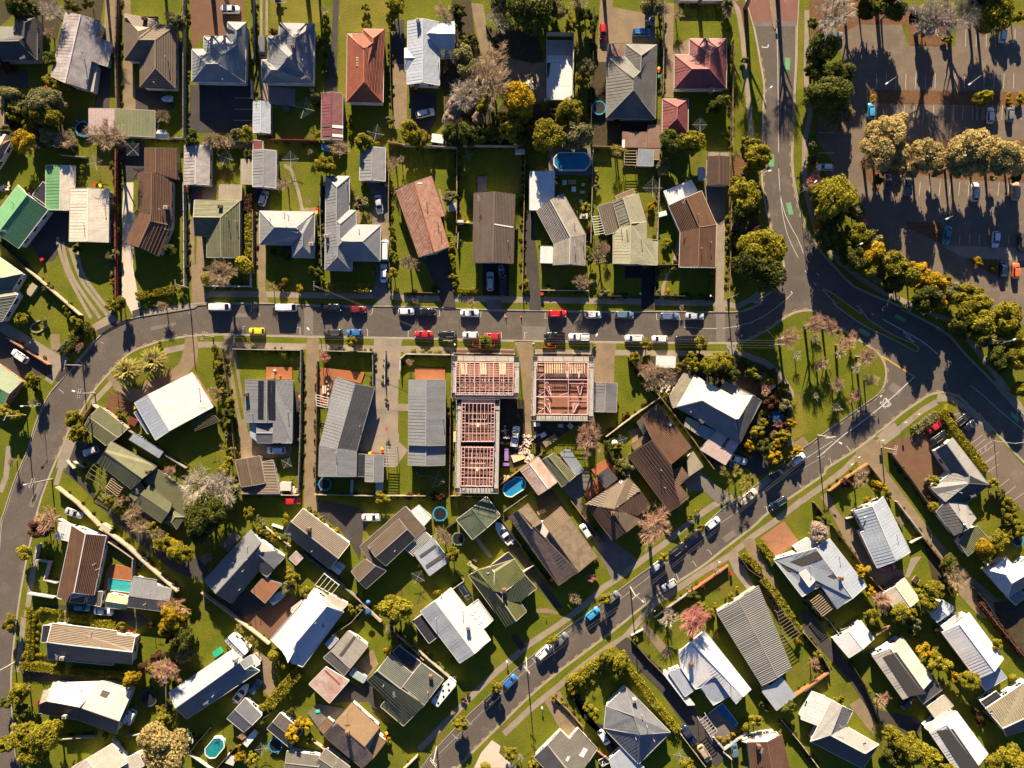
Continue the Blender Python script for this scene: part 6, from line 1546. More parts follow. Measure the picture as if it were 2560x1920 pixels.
PD = '''A1 e 505,590,68;y 500,805,58;y 590,845,58;y 665,860,52;w 500,110,125;e 190,60,110;e 720,60,70;y 1140,575,42;o 1775,225,85;o 90,940,85;c 150,1060,80;o 300,1040,70;o 450,1040,150;e 330,1110,90;y 480,1160,120;y 290,1250,70;g 240,1420,100;o 500,1370,95;b 660,1400,110;b 1050,1360,190;b 1625,1160,75;o 95,1210,42;r 50,660,60;r 130,690,45;b 480,330,60;e 350,80,70;e 1930,1390,75;b 2080,1400,75;b 2180,1390,70;e 880,40,60;b 1700,160,65;o 60,1310,60;y 1170,30,18;y 1170,215,16
A2 b 60,1400,65;b 170,1395,70;b 260,1400,60;o 320,1345,55;y 430,1335,60;w 1205,95,45;e 1215,200,40;e 1210,430,50;e 1215,560,35;e 1210,720,45;o 1110,950,58;e 1155,1050,40;y 1150,1345,40;y 1615,75,45;y 1615,258,42;y 1915,50,85;y 1890,150,60;y 1885,285,42;e 1845,155,25;y 1460,1180,32;y 1460,1260,32;y 1460,1340,32;o 1855,1205,45;y 1595,1420,78;y 1700,1440,45;b 1360,1480,95;b 1065,1515,35;e 440,1550,50;e 1220,320,25;y 1210,270,30;r 690,320,40
A3 y 60,1320,100;y 170,1390,80;e 300,1420,45;o 590,560,105;o 640,680,105;e 560,480,60;y 620,400,50;b 885,600,170;b 860,790,230;w 620,930,165;f 540,1040,105;f 470,1170,85;f 600,1110,70;f 740,1200,65;y 800,1060,75;e 470,1330,85;e 640,1330,115;e 750,1370,80;g 1140,990,150;g 1160,1130,110;y 980,1170,60;o 1130,60,110;e 1260,120,210;e 1400,60,120;o 1010,20,140;w 950,200,120;o 1530,90,90;c 1660,100,75;y 1670,250,65;y 1770,290,50;e 1820,150,70;w 1760,30,85;o 1830,690,85;y 1790,800,65;y 1650,1120,120;y 1560,1200,75;y 1720,1070,60;r 1505,1090,45;y 1430,1360,145;o 1725,1360,135;e 1210,1390,85;y 1080,1310,110;y 960,1350,70;c 2120,1500,75;e 900,1330,80;e 560,150,60;b 390,120,100;e 1890,270,55;e 540,260,60;y 840,1000,70;y 1700,980,35;b 700,520,60
A4 e 130,1240,48;o 480,60,100;c 145,1510,95;e 660,1420,105;y 880,1410,115;e 1120,1050,80;y 1180,1010,70;c 1310,1530,60;y 1500,1440,70;y 1540,1560,110;y 1410,1400,45;g 1145,70,30;b 740,140,60;o 595,1640,60;o 1240,70,65;b 1240,130,70;y 1240,300,25;b 580,60,100;e 770,1390,60;o 1410,600,40
A5 w 330,130,220,1.3;e 640,100,100;e 880,100,120;w 1350,150,260,1.3;o 1250,250,100;w 1660,130,150,1.2;y 1920,110,175;g 2010,50,80;y 2150,170,65;y 1440,390,45;e 190,490,140;e 330,760,150;e 140,720,110;e 240,960,180;e 130,600,90;o 420,1130,85;o 290,1210,100;o 100,1450,45;o 105,1590,45;k 820,1340,160;k 930,1220,90;k 740,1530,165;k 920,1550,130;k 1230,1560,150;k 1640,1480,170;k 1560,1620,140;k 2000,1560,165;k 2150,1600,120;g 700,985,35;g 2060,965,35;g 2060,1020,38;g 2165,975,45;g 2160,1040,33;y 1800,990,85;e 100,240,60;k 1800,1620,120
B1 y 805,275,42;y 835,150,28;y 830,205,25;y 1140,1310,42;o 1140,1215,40;y 1110,1500,40;y 1190,1520,65;y 1105,1560,40;e 1700,985,55;y 1815,1370,40;b 1620,1535,58;b 1820,870,28;r 1870,1170,32;y 1830,1290,30;y 1830,1220,24;e 1135,150,48;o 1125,1030,55;y 1150,760,45;y 1145,890,35;e 770,970,45;e 660,1550,35;e 480,1370,45;r 1140,1265,25;y 270,370,35;y 1400,560,1
B2 n 400,1130,85;b 165,1220,150;n 20,1260,55;y 100,1310,35;b 805,320,75;b 1045,505,30;n 815,1282,36;g 955,1365,42;b 670,1350,50;r 770,1350,45;e 1130,1200,62;y 1190,1280,30;o 1570,520,72;b 1655,650,42;e 1180,760,48;o 1180,850,45;e 1190,930,45;e 1140,1100,35;e 1150,1020,30;y 1885,880,35;y 1885,1030,42;y 1890,1210,55;y 1855,1000,25;b 2040,1100,95;b 1900,110,75;w 1970,70,50;b 900,1475,38;b 2110,1485,35;e 1880,780,40;g 1190,110,60;y 1215,140,95;e 800,1030,50;r 700,1000,35;r 850,1050,30;r 1140,1340,35;y 1190,600,30;b 1850,170,40
B3 o 465,450,60;y 440,850,34;y 470,960,35;y 480,1060,35;y 490,1150,35;y 500,1250,35;y 505,1330,30;b 670,1510,50;y 1215,1310,38;y 1215,1375,34;b 1780,1295,92;y 1455,1390,24;y 1810,560,52;o 1915,215,35;g 1910,275,30;o 1920,350,40;b 1965,1000,105;p 2020,960,55;e 1865,1060,52;o 1990,1410,55;e 310,1355,38;e 430,400,30;r 1540,265,22;y 1190,950,25;y 1840,980,35
B4 g 470,545,42;y 470,600,30;y 628,905,42;o 595,140,65;n 1230,660,22;n 1240,740,18;g 1217,790,12;n 1080,1205,28;n 1080,1265,28;n 1080,1325,28;n 1080,1390,28;g 630,1405,37;o 540,1405,34;r 720,1110,32;r 745,1030,28;y 690,1165,32;y 1410,450,140;y 1340,310,75;e 1400,570,130;y 1530,100,85;y 1450,180,55;c 1310,50,55;y 1560,1000,200;y 1460,920,120;y 1690,970,115;e 1540,1190,200;e 1700,1180,90;r 1370,250,45;p 2110,270,80;w 2030,340,60;y 1240,880,28;y 1235,960,28;y 1250,1060,28;b 775,1555,30;o 930,260,30;y 1330,1380,30;r 1530,770,40;o 1230,900,25;e 1290,830,40
B5 y 300,450,180;y 430,450,100;o 530,600,85;e 260,620,120;e 280,850,120;o 200,830,75;y 550,830,105;o 680,880,100;g 690,1020,110;e 500,1060,110;y 650,1150,100;o 730,1230,80;y 900,1120,120;y 1010,1220,120;g 1130,1230,105;g 1300,1320,110;e 1220,1460,130;e 900,1330,90;o 1480,1400,95;y 1660,1420,105;y 1750,1540,120;y 2040,1610,110;q 110,290,95;g 1750,1095,45;y 1900,1150,38;e 2140,220,75;k 1900,260,40;e 740,280,55;e 420,960,80;y 1410,1290,70;e 100,80,45;k 1070,180,80;k 1330,180,70
C1 P 1275,690,150;P 1535,600,155;y 320,770,72;r 350,830,45;p 790,450,50;y 215,175,70;y 1600,425,30;c 1140,890,42;y 735,1160,80;y 790,1320,78;y 1190,1110,42;y 60,1100,70;y 160,1140,60;w 340,1010,60;b 110,1600,55;y 2165,630,42;b 2130,880,60;y 760,190,55;e 690,130,45;y 670,60,40;o 440,200,40;y 1230,1140,30;r 350,880,25
C2 y 110,475,38;y 135,630,40;y 150,730,30;e 240,910,40;y 250,1010,50;e 240,1110,58;y 230,1240,35;c 185,1450,52;c 170,1590,52;n 805,530,40;q 1195,540,62;y 1470,390,58;e 1835,765,18;e 1830,985,22;q 1825,1275,34;y 950,1375,20;y 250,1600,50;o 240,1320,45;e 190,560,30;y 210,650,25;o 200,770,28;e 160,800,30;b 130,960,50;e 180,1180,30
C3 n 92,495,26;n 187,500,24;n 257,503,24;n 343,505,32;y 815,400,65;y 1455,420,25;y 1895,445,28;p 1855,1355,160;p 50,600,42;y 2140,1450,50;y 2130,1010,25
C4 y 430,420,62;y 975,425,72;y 310,560,55;b 540,740,170;p 450,690,95;y 430,560,40;y 740,645,40;y 880,560,60;e 945,560,50;y 910,640,65;y 1070,620,95;y 1180,590,85;y 1250,560,50;c 1350,570,38;e 1120,690,60;e 1280,730,75;y 1480,700,68;p 1620,890,65;g 1720,940,45;r 1680,1010,75;o 1810,1030,75;y 1780,870,50;c 1580,1110,34;g 1870,1200,50;y 1590,1210,50;y 1440,1330,42;y 1540,1290,65;p 1500,1360,42;g 1460,1430,55;y 1800,1330,65;p 1700,1310,40;g 1740,1420,55;g 1690,1540,75;y 1840,1580,48;e 1600,1450,70;g 1920,1490,50;e 610,960,45;r 240,1130,30;y 200,1130,30;o 190,1640,75;p 1850,360,115,1.3;p 2110,220,110,1.3;w 1940,530,55;w 2160,620,65;w 2120,940,42;e 1400,600,50;e 1100,720,50;y 820,600,35;r 790,640,30;o 1850,950,45;e 1680,720,50;y 1100,1645,30
C5 p 290,250,95,1.3;w 130,370,65;p 430,420,95,1.3;w 380,510,75;p 650,540,105,1.3;b 190,630,78;w 540,660,68;b 680,780,85;b 345,820,78;p 540,930,75;w 340,1050,55;p 500,335,55;y 1650,90,120;y 1760,190,140;e 1620,260,120;y 2030,150,130;y 2050,290,115;o 1940,390,115;g 2100,400,90;y 2100,560,110;e 1950,550,110;e 1990,650,60;y 2180,870,85;g 1480,230,50;p 150,170,60;y 1340,60,60
D1 p 470,680,125;r 420,760,105;y 1110,480,55;w 1060,440,50;b 1190,490,60;b 1330,600,88;b 1400,740,88;b 1450,800,75;b 1580,820,70;y 1660,910,75;y 1800,1010,105;g 1750,930,65;e 2030,660,165;e 2000,800,110;o 1960,560,110;w 1990,340,180;w 2150,310,140;p 1700,190,75;c 1935,150,48;p 2060,1060,62;y 245,1010,65;p 1720,1550,125;y 1800,1620,85;e 860,200,35;p 1000,350,35;y 110,1640,45;o 2090,1480,35;b 1290,460,40;e 890,240,40
D2 y 200,190,75;w 160,390,170;e 90,560,165;o 290,350,78;y 440,610,58;o 535,670,40;o 580,720,45;y 560,775,48;y 620,800,40;g 690,820,28;n 820,640,26;y 810,700,35;y 1050,580,35;y 1110,620,32;y 1180,670,38;y 1260,740,25;g 1320,790,32;y 890,1250,68;o 840,1345,62;q 845,1185,42;y 1020,1400,62;y 1600,1410,46;y 1470,1570,48;o 1560,1560,42;y 1920,1560,130;y 1780,460,70;r 2050,440,38;g 2140,440,35;r 40,480,40;p 50,1055,48;y 1720,1560,28;y 450,590,30
D3 b 390,830,95;y 480,1030,68;q 1865,1260,52;b 1715,1460,68;y 2010,1465,62;r 60,445,36;y 200,445,32;r 300,445,42;r 380,450,36;o 170,210,50;e 2170,150,70;g 330,1400,30;y 30,1580,60;o 1920,1070,25;y 1915,1100,18
D4 o 205,150,75;c 1200,200,72;c 1330,190,80;c 1400,330,88;c 1450,260,70;c 1260,300,50;p 510,760,185,1.1;y 600,1050,52;y 860,650,38;y 935,590,30;y 970,740,42;g 1335,1360,25;e 890,1430,55;y 960,1540,48;q 890,1640,115;w 640,1620,62;y 1060,1610,48;f 2150,800,102;e 2190,680,55;w 1130,1190,45;r 985,1340,35;y 1215,1455,18;g 1105,1530,22;w 850,1360,50;y 1270,1440,40
D5 b 580,240,100;r 425,310,50;g 765,340,62;e 850,430,40;o 1250,270,42;y 1315,290,50;n 1305,545,55;r 1265,470,35;y 1900,310,52;r 1970,410,48;y 2060,540,75;y 2080,650,75;y 2130,720,55;g 1830,960,90;y 1940,880,95;y 1800,1010,60;y 2040,830,60;y 2150,800,65;e 1450,1110,80;r 1420,1150,50;b 1550,1270,120;g 590,1190,72;y 1310,1370,85;y 1250,1490,80;g 680,1390,50;p 800,1470,90;y 960,1600,85;y 1080,1620,55;y 690,1630,48;y 1160,1400,50;g 640,470,30;y 660,225,20
E1 y 95,215,72;n 405,90,28;n 540,105,28;n 245,540,38;n 385,235,18;n 375,305,18;n 368,372,18;n 365,445,18;n 375,530,20;n 415,530,20;n 455,535,20;g 1750,140,120;g 1680,230,85;e 1830,370,110;o 1850,500,90;p 1650,690,140;r 1590,560,70;g 1330,760,80;r 1480,640,75;y 200,900,92;e 50,1010,62;e 220,1090,72;y 230,1160,48;y 260,1340,120;y 470,1330,145;y 350,1490,120;y 60,1430,78;k 170,1280,60;k 1650,1420,235;y 1640,1150,75;e 1690,1180,58;y 1610,1080,55;y 1210,230,48;y 1390,400,20;y 1060,1335,38;e 1740,840,35;y 1680,1000,35;e 1900,480,60;y 280,70,30
E2 c 350,270,68;c 450,380,72;c 515,420,50;n 700,525,60;n 820,630,46;y 590,1050,42;c 560,1190,50;p 390,1340,48;g 360,1440,28;g 360,1545,48;y 490,1560,58;g 900,1310,78;g 960,1220,62;g 1030,1220,55;y 1060,1370,48;e 870,1090,45;g 1830,490,42;y 1850,1380,36;c 2115,430,50;y 1740,60,28;o 1900,200,50;y 1620,460,26;y 240,440,28
E3 y 490,600,38;y 925,845,62;y 565,1215,68;y 1480,375,50;r 600,980,28;r 645,920,20;b 1420,150,14;y 1760,780,60;g 1690,890,48;r 1755,940,25;y 1840,1040,58;y 1900,1120,62;c 2040,660,50;c 1890,800,32;y 1060,1510,66;w 1160,1560,48;y 1290,1620,58;n 815,1640,44;y 1500,960,36;y 1580,1010,28;b 490,1110,25
E4 q 530,110,88;w 375,100,55;y 600,60,25;y 30,320,50;y 85,340,55;c 870,1300,1;n 808,715,26;y 870,680,38;g 662,780,14;g 685,797,12;g 708,780,13;g 740,755,14;g 765,738,13;e 910,580,26;e 935,618,20;e 1060,600,38;g 1110,225,22;p 1205,350,38;y 475,930,38;r 640,180,22;c 295,590,28;y 180,215,20;y 1160,215,14;y 580,25,20
E5 y 85,295,28;g 690,275,36;g 735,295,28;y 760,340,45;y 810,365,38;g 865,430,30;y 950,450,52;r 890,525,14;r 980,630,26;r 1015,680,28;y 870,315,20;y 1105,245,38;n 1205,435,22;p 460,560,48;y 530,780,58;y 600,830,72;y 690,870,72;y 560,930,50;e 500,880,48;y 1190,900,75;y 1100,920,55;y 830,945,36;y 205,570,32;e 560,75,48;y 610,60,42;o 640,130,36;y 720,15,40;y 400,90,42;p 460,25,45'''
for ln in PD.split('\n'):
    t, s = ln.split(' ', 1)
    for w in s.split(';'):
        k, r = w.split(' '); a = [float(x) for x in r.split(',')]
        if a[2] < 5: continue
        plant(k, t, *a)
def inside(p, P):
    r = False
    for i in range(len(P)):
        a, b_ = P[i], P[i-1]
        if (a[1] > p[1]) != (b_[1] > p[1]) and p[0] < (b_[0]-a[0])*(p[1]-a[1])/(b_[1]-a[1])+a[0]: r = not r
    return r
rf = random.Random(12)
for t, kinds, n_, r0, r1, s_ in (('A3', 'eeybow', 26, 35, 70, '480,60 660,80 720,420 760,900 860,1440 640,1440 480,1000 520,600'), ('A3', 'yyyeo', 16, 30, 55, '900,1020 1290,1060 1760,1080 1840,1440 920,1450'), ('A3', 'eeo', 7, 45, 80, '1150,40 1560,60 1540,250 1150,220'), ('A1', 'eeoyb', 14, 35, 60, '60,960 600,1000 640,1250 420,1500 140,1480 60,1300'), ('C4', 'yyegpry', 26, 30, 55, '860,560 1300,550 1600,660 1780,800 1850,980 1860,1250 1640,1600 1420,1450 1600,1150 1620,900 1350,760 920,680'), ('D1', 'bbpy', 12, 40, 65, '1150,480 1350,560 1650,800 1900,980 1800,1080 1500,880 1200,620'), ('C2', 'eyyo', 10, 25, 42, '120,500 180,560 280,1150 320,1500 200,1500 180,1000'), ('B4', 'eeyo', 8, 40, 70, '1290,700 1360,660 1500,700 1330,1000'), ('B3', 'yyeg', 8, 22, 36, '425,800 490,900 515,1370 470,1370'), ('D2', 'yyoe', 8, 28, 42, '450,600 700,780 880,950 800,960 560,800'), ('E1', 'yyerb', 12, 40, 70, '1560,60 1900,120 1930,480 1720,720 1480,700 1620,400'), ('E5', 'yygeo', 10, 20, 36, '470,740 740,850 740,945 500,945'), ('D5', 'yyegr', 10, 35, 60, '1880,320 2100,480 2200,800 1900,1000 1760,1020 2020,760'), ('B5', 'ygye', 14, 55, 95, '150,640 420,780 700,1040 1150,1250 1750,1560 1600,1600 1000,1380 500,1130 250,900'), ('E2', 'yebo', 8, 26, 44, '1700,20 1960,280 2180,520 2100,560 1860,330')):
    P_ = XY(t, s_); xs = [p[0] for p in P_]; ys = [p[1] for p in P_]; c_ = 0
    while c_ < n_:
        p_ = (rf.uniform(min(xs), max(xs)), rf.uniform(min(ys), max(ys)))
        if not inside(p_, P_): continue
        c_ += 1; kd = TK(t); plant(rf.choice(kinds), t, (p_[0]-X0[t[1]])*kd, (p_[1]-Y0[t[0]])*kd, rf.uniform(r0, r1)*(kd/4), rf.uniform(.8, 1.15))
for k, t, x, y, r, hf in (('w', 'A4', 1560, -160, 170, 1.5), ('w', 'A4', 1900, -260, 180, 1.5), ('w', 'A4', 1060, -200, 160, 1.4), ('w', 'A4', 1300, -300, 160, 1.3), ('w', 'A1', 1950, -250, 150, 1.5), ('w', 'A1', 1500, -330, 140, 1.2), ('w', 'A2', 60, -220, 150, 1.5), ('w', 'A2', 320, -300, 160, 1.5), ('w', 'A2', 620, -260, 140, 1.4), ('w', 'A2', 900, -330, 160, 1.6), ('e', 'A2', 1080, -260, 110, 1.3), ('w', 'A1', 900, -220, 140, 1.2), ('e', 'A5', 560, -150, 150, 1.2), ('w', 'A5', 950, -220, 200, 1.3), ('w', 'A5', 1700, -240, 190, 1.4), ('e', 'A5', 1850, -80, 150, 1.2), ('w', 'A3', 1750, -240, 150, 1.4), ('w', 'A3', 2050, -200, 140, 1.4)): plant(k, t, x, y, r, hf)   # tall trees just beyond the upper edge, whose shadows reach in
def hedge(k, t, s, w, h, desc):
    P = [WP(q, h*0.6) for q in XY(t, s)]; pts, nn = [], []
    for i in range(len(P)-1):
        a, b = np.array(P[i]), np.array(P[i+1]); L = np.linalg.norm(b-a); n = int(L*(w+2*h)*58); u = (b-a)/L; v = np.array([-u[1], u[0], 0])
        tt = rng.random(n)*L; sel = rng.random(n)*(w+2*h); bl = 0.16*np.sin(tt*1.7+i)+0.10*np.sin(tt*4.1)
        off = np.where(sel < w, sel-w/2, np.where(sel < w+h, -w/2, w/2)); z = np.where(sel < w, h, np.where(sel < w+h, sel-w, sel-w-h))
        off = off*(1+bl*0.4); z = z*(1+bl*0.3)
        q = a[None, :]*[1, 1, 0]+u*tt[:, None]+v*off[:, None]; q[:, 2] = z; q += rng.normal(size=q.shape)*0.09
        nr = np.where((sel < w)[:, None], np.array([0, 0, 1.0]), v*np.sign(off)[:, None])+rng.normal(size=q.shape)*0.5
        pts.append(q); nn.append(nr/np.linalg.norm(nr, axis=1)[:, None])
    me = leaf_mesh('hedge', np.concatenate(pts), np.concatenate(nn), 0.17, None); me.materials[0] = LEAF[k]
    mid = topx(sum(P, Vector())/len(P)); o = ob('hedge', me); tag(o, desc, 'hedge', mid, 'hedges along the lots')
for k, t, s, w, h, d in (('y', 'B1', '1145,515 1145,665', 1.6, 1.4, 'clipped green hedge'), ('y', 'B1', '1365,1445 1560,1410 1750,1370', 1.6, 1.2, 'patchy clipped hedge'), ('y', 'B2', '455,625 455,850 455,1060', 1.6, 1.5, 'tall green hedge'), ('r', 'B2', '445,425 445,590', 1.9, 1.5, 'red brown hedge'), ('y', 'B2', '1205,1352 1430,1355 1660,1358', 1.9, 1.3, 'clipped front hedge'),
    ('y', 'B3', '535,1385 750,1385', 0.8, 0.7, 'low bright hedge'), ('e', 'C1', '640,500 760,370 900,230', 1.8, 1.8, 'dark street hedge'), ('y', 'C1', '700,360 800,250', 1.0, 1.2, 'sunlit garden hedge'), ('e', 'C3', '2045,1375 2130,1560', 2.2, 1.8, 'dark clipped hedge'), ('o', 'C5', '1105,1290 1220,1210 1330,1120', 1.6, 1.3, 'olive clipped hedge'), ('y', 'C5', '1375,1080 1530,1300 1680,1490 1800,1659', 1.6, 1.6, 'long yellow green hedge'),
    ('y', 'D5', '1690,20 1790,140 1820,190', 1.6, 1.5, 'short yellow green hedge'), ('y', 'D4', '1560,900 1640,1010 1700,1110', 1.6, 1.2, 'hedge beside the brick paving'), ('y', 'D4', '1375,1020 1470,1090 1560,1190', 1.6, 1.4, 'broad green hedge'), ('y', 'D4', '1575,1265 1700,1400 1880,1659', 1.6, 1.4, 'long driveway hedge'),
    ('y', 'E1', '300,60 290,350 280,600', 1.0, 1.2, 'clipped street hedge'), ('y', 'E1', '345,90 330,300 320,570', 0.9, 0.9, 'inner clipped hedge'), ('y', 'E1', '410,68 610,95 600,185', 0.7, 0.8, 'box hedge square'), ('y', 'E1', '205,630 400,645 620,690', 1.9, 1.2, 'wide rounded hedge'), ('y', 'E1', '700,690 960,705 1245,720', 1.7, 1.4, 'long trimmed hedge'), ('y', 'E1', '660,135 760,150 870,165', 1.9, 1.0, 'low hedge strip'), ('y', 'E1', '920,200 1040,215 1160,225', 1.8, 1.0, 'flowering hedge strip'),
    ('y', 'E2', '655,1030 800,860 950,690', 2.4, 2.2, 'tall pale green hedge'), ('y', 'E3', '1640,820 1850,670 2110,485', 2.0, 1.7, 'thick lemon green hedge'), ('y', 'E4', '90,330 200,450 260,540 420,735', 1.6, 1.5, 'thick drive side hedge'), ('y', 'E4', '1000,0 1130,170', 1.3, 1.4, 'narrow lane hedge'), ('r', 'E5', '1010,0 1120,130 1269,320', 1.0, 1.2, 'rusty brown lane hedge'), ('b', 'A2', '0,1445 240,1450 480,1450', 1.2, 1.2, 'dry clipped hedge'), ('r', 'D4', '1395,1090 1480,1200', 0.8, 0.8, 'red leaved hedge strip'), ('e', 'C5', '1500,1150 1600,1290', 0.6, 0.8, 'dark parking strip hedge')):
    hedge(k, t, s, w, h, d)
# low weeds and ground cover that creep along the fence feet
rng = np.random.default_rng(77); pts, nn = [], []
for ln in FD.split('\n'):
    a_ = ln.partition('|')[0].split(); P_ = [WP(q) for q in XY(a_[1], ' '.join(a_[2:]))]
    for i in range(len(P_)-1):
        A, B = np.array(P_[i]), np.array(P_[i+1]); L = np.linalg.norm(B-A); u = (B-A)/L; v = np.array([-u[1], u[0], 0.0])
        for s_ in (-1, 1):
            x_ = rng.random()*3
            while x_ < L:
                if rng.random() < 0.62:
                    R_ = rng.uniform(.18, .55); n_ = int(26+90*R_); d = sph(n_); d[:, 2] = np.abs(d[:, 2])*0.8
                    pts.append(A+u*x_+v*s_*(.25+R_*.7)+d*R_*(.6+.5*rng.random((n_, 1)))); m_ = d+rng.normal(size=(n_, 3))*.5; nn.append(m_/np.linalg.norm(m_, axis=1)[:, None])
                x_ += rng.uniform(.5, 2.2)
me = leaf_mesh('undergrowth', np.concatenate(pts), np.concatenate(nn), 0.15, None); me.materials[0] = leafmat('weed leaves', (0.045, 0.062, 0.012), (0.19, 0.165, 0.03)); o = ob('undergrowth', me); o['kind'] = 'stuff'; o['label'] = 'low weeds and ground cover along the feet of the fences'
print('plants', NPL)
# ------------------------------------------------------------ vehicles
def paint(name, c, rough=0.28): return mat(name+' car paint', c, rough, coat=0.6, spec=0.5)
PAINT = {'white': paint('white', (0.74, 0.73, 0.72)), 'silver': paint('silver', (0.44, 0.46, 0.49)), 'grey': paint('grey', (0.16, 0.165, 0.17)), 'black': paint('black', (0.012, 0.012, 0.014)), 'red': paint('red', (0.52, 0.016, 0.022)), 'dark red': paint('dark red', (0.20, 0.018, 0.024)), 'maroon': paint('maroon', (0.11, 0.012, 0.022)), 'blue': paint('blue', (0.035, 0.15, 0.42)), 'sky blue': paint('sky blue', (0.05, 0.30, 0.58)), 'navy': paint('navy', (0.012, 0.022, 0.05)), 'blue grey': paint('blue grey', (0.10, 0.17, 0.24)), 'slate blue': paint('slate blue', (0.10, 0.145, 0.26)), 'yellow': paint('yellow', (0.75, 0.58, 0.02)), 'orange': paint('orange', (0.75, 0.13, 0.02)), 'tan': paint('tan', (0.42, 0.33, 0.22)), 'bronze': paint('dark bronze', (0.055, 0.046, 0.042)), 'teal': paint('teal', (0.03, 0.20, 0.26)), 'cream': paint('cream', (0.62, 0.53, 0.38)), 'pink red': paint('pink red', (0.42, 0.09, 0.08))}
LAMP = mat('headlamp', (0.6, 0.6, 0.6), 0.15, spec=0.8); TAIL = mat('tail lamp', (0.35, 0.015, 0.012), 0.25); RIMM = mat('wheel rim', (0.45, 0.45, 0.46), 0.35, metal=0.6); TYRE = mat('tyre', (0.015, 0.015, 0.015), 0.85)
# L, W, H, hood end, roof front, roof rear, boot start (fractions from the nose, 0..1), boot height
CT = {'hatchback': (4.0, 1.72, 1.50, .22, .40, .86, .97, .98), 'sedan': (4.65, 1.80, 1.45, .25, .42, .72, .86, 1.0), 'wagon': (4.75, 1.80, 1.50, .23, .39, .88, .975, 1.0), 'suv': (4.65, 1.88, 1.70, .22, .37, .88, .97, 1.05), 'van': (5.2, 1.90, 2.05, .06, .19, .965, .99, 1.1), 'ute': (5.2, 1.88, 1.75, .22, .35, .53, .60, 1.08), 'coupe': (4.4, 1.82, 1.32, .28, .48, .66, .88, .98)}
CARM = {}
b = MB()
n = 14
for y0, y1 in ((-0.1, 0.1),):
    vv = [(0.33*math.cos(6.2832*i/n), y, 0.33*math.sin(6.2832*i/n)) for y in (y0, y1) for i in range(n)]
    b.add(vv, [(i, (i+1) % n, n+(i+1) % n, n+i) for i in range(n)]+[tuple(range(n-1, -1, -1)), tuple(range(n, 2*n))])
WHEELM = b.mesh('wheel', [TYRE]); b = MB(); b.add([(0.2*math.cos(6.2832*i/n), y, 0.2*math.sin(6.2832*i/n)) for y in (-0.115, 0.115) for i in range(n)], [(i, (i+1) % n, n+(i+1) % n, n+i) for i in range(n)]+[tuple(range(n-1, -1, -1)), tuple(range(n, 2*n))]); RIMESH = b.mesh('rim', [RIMM])
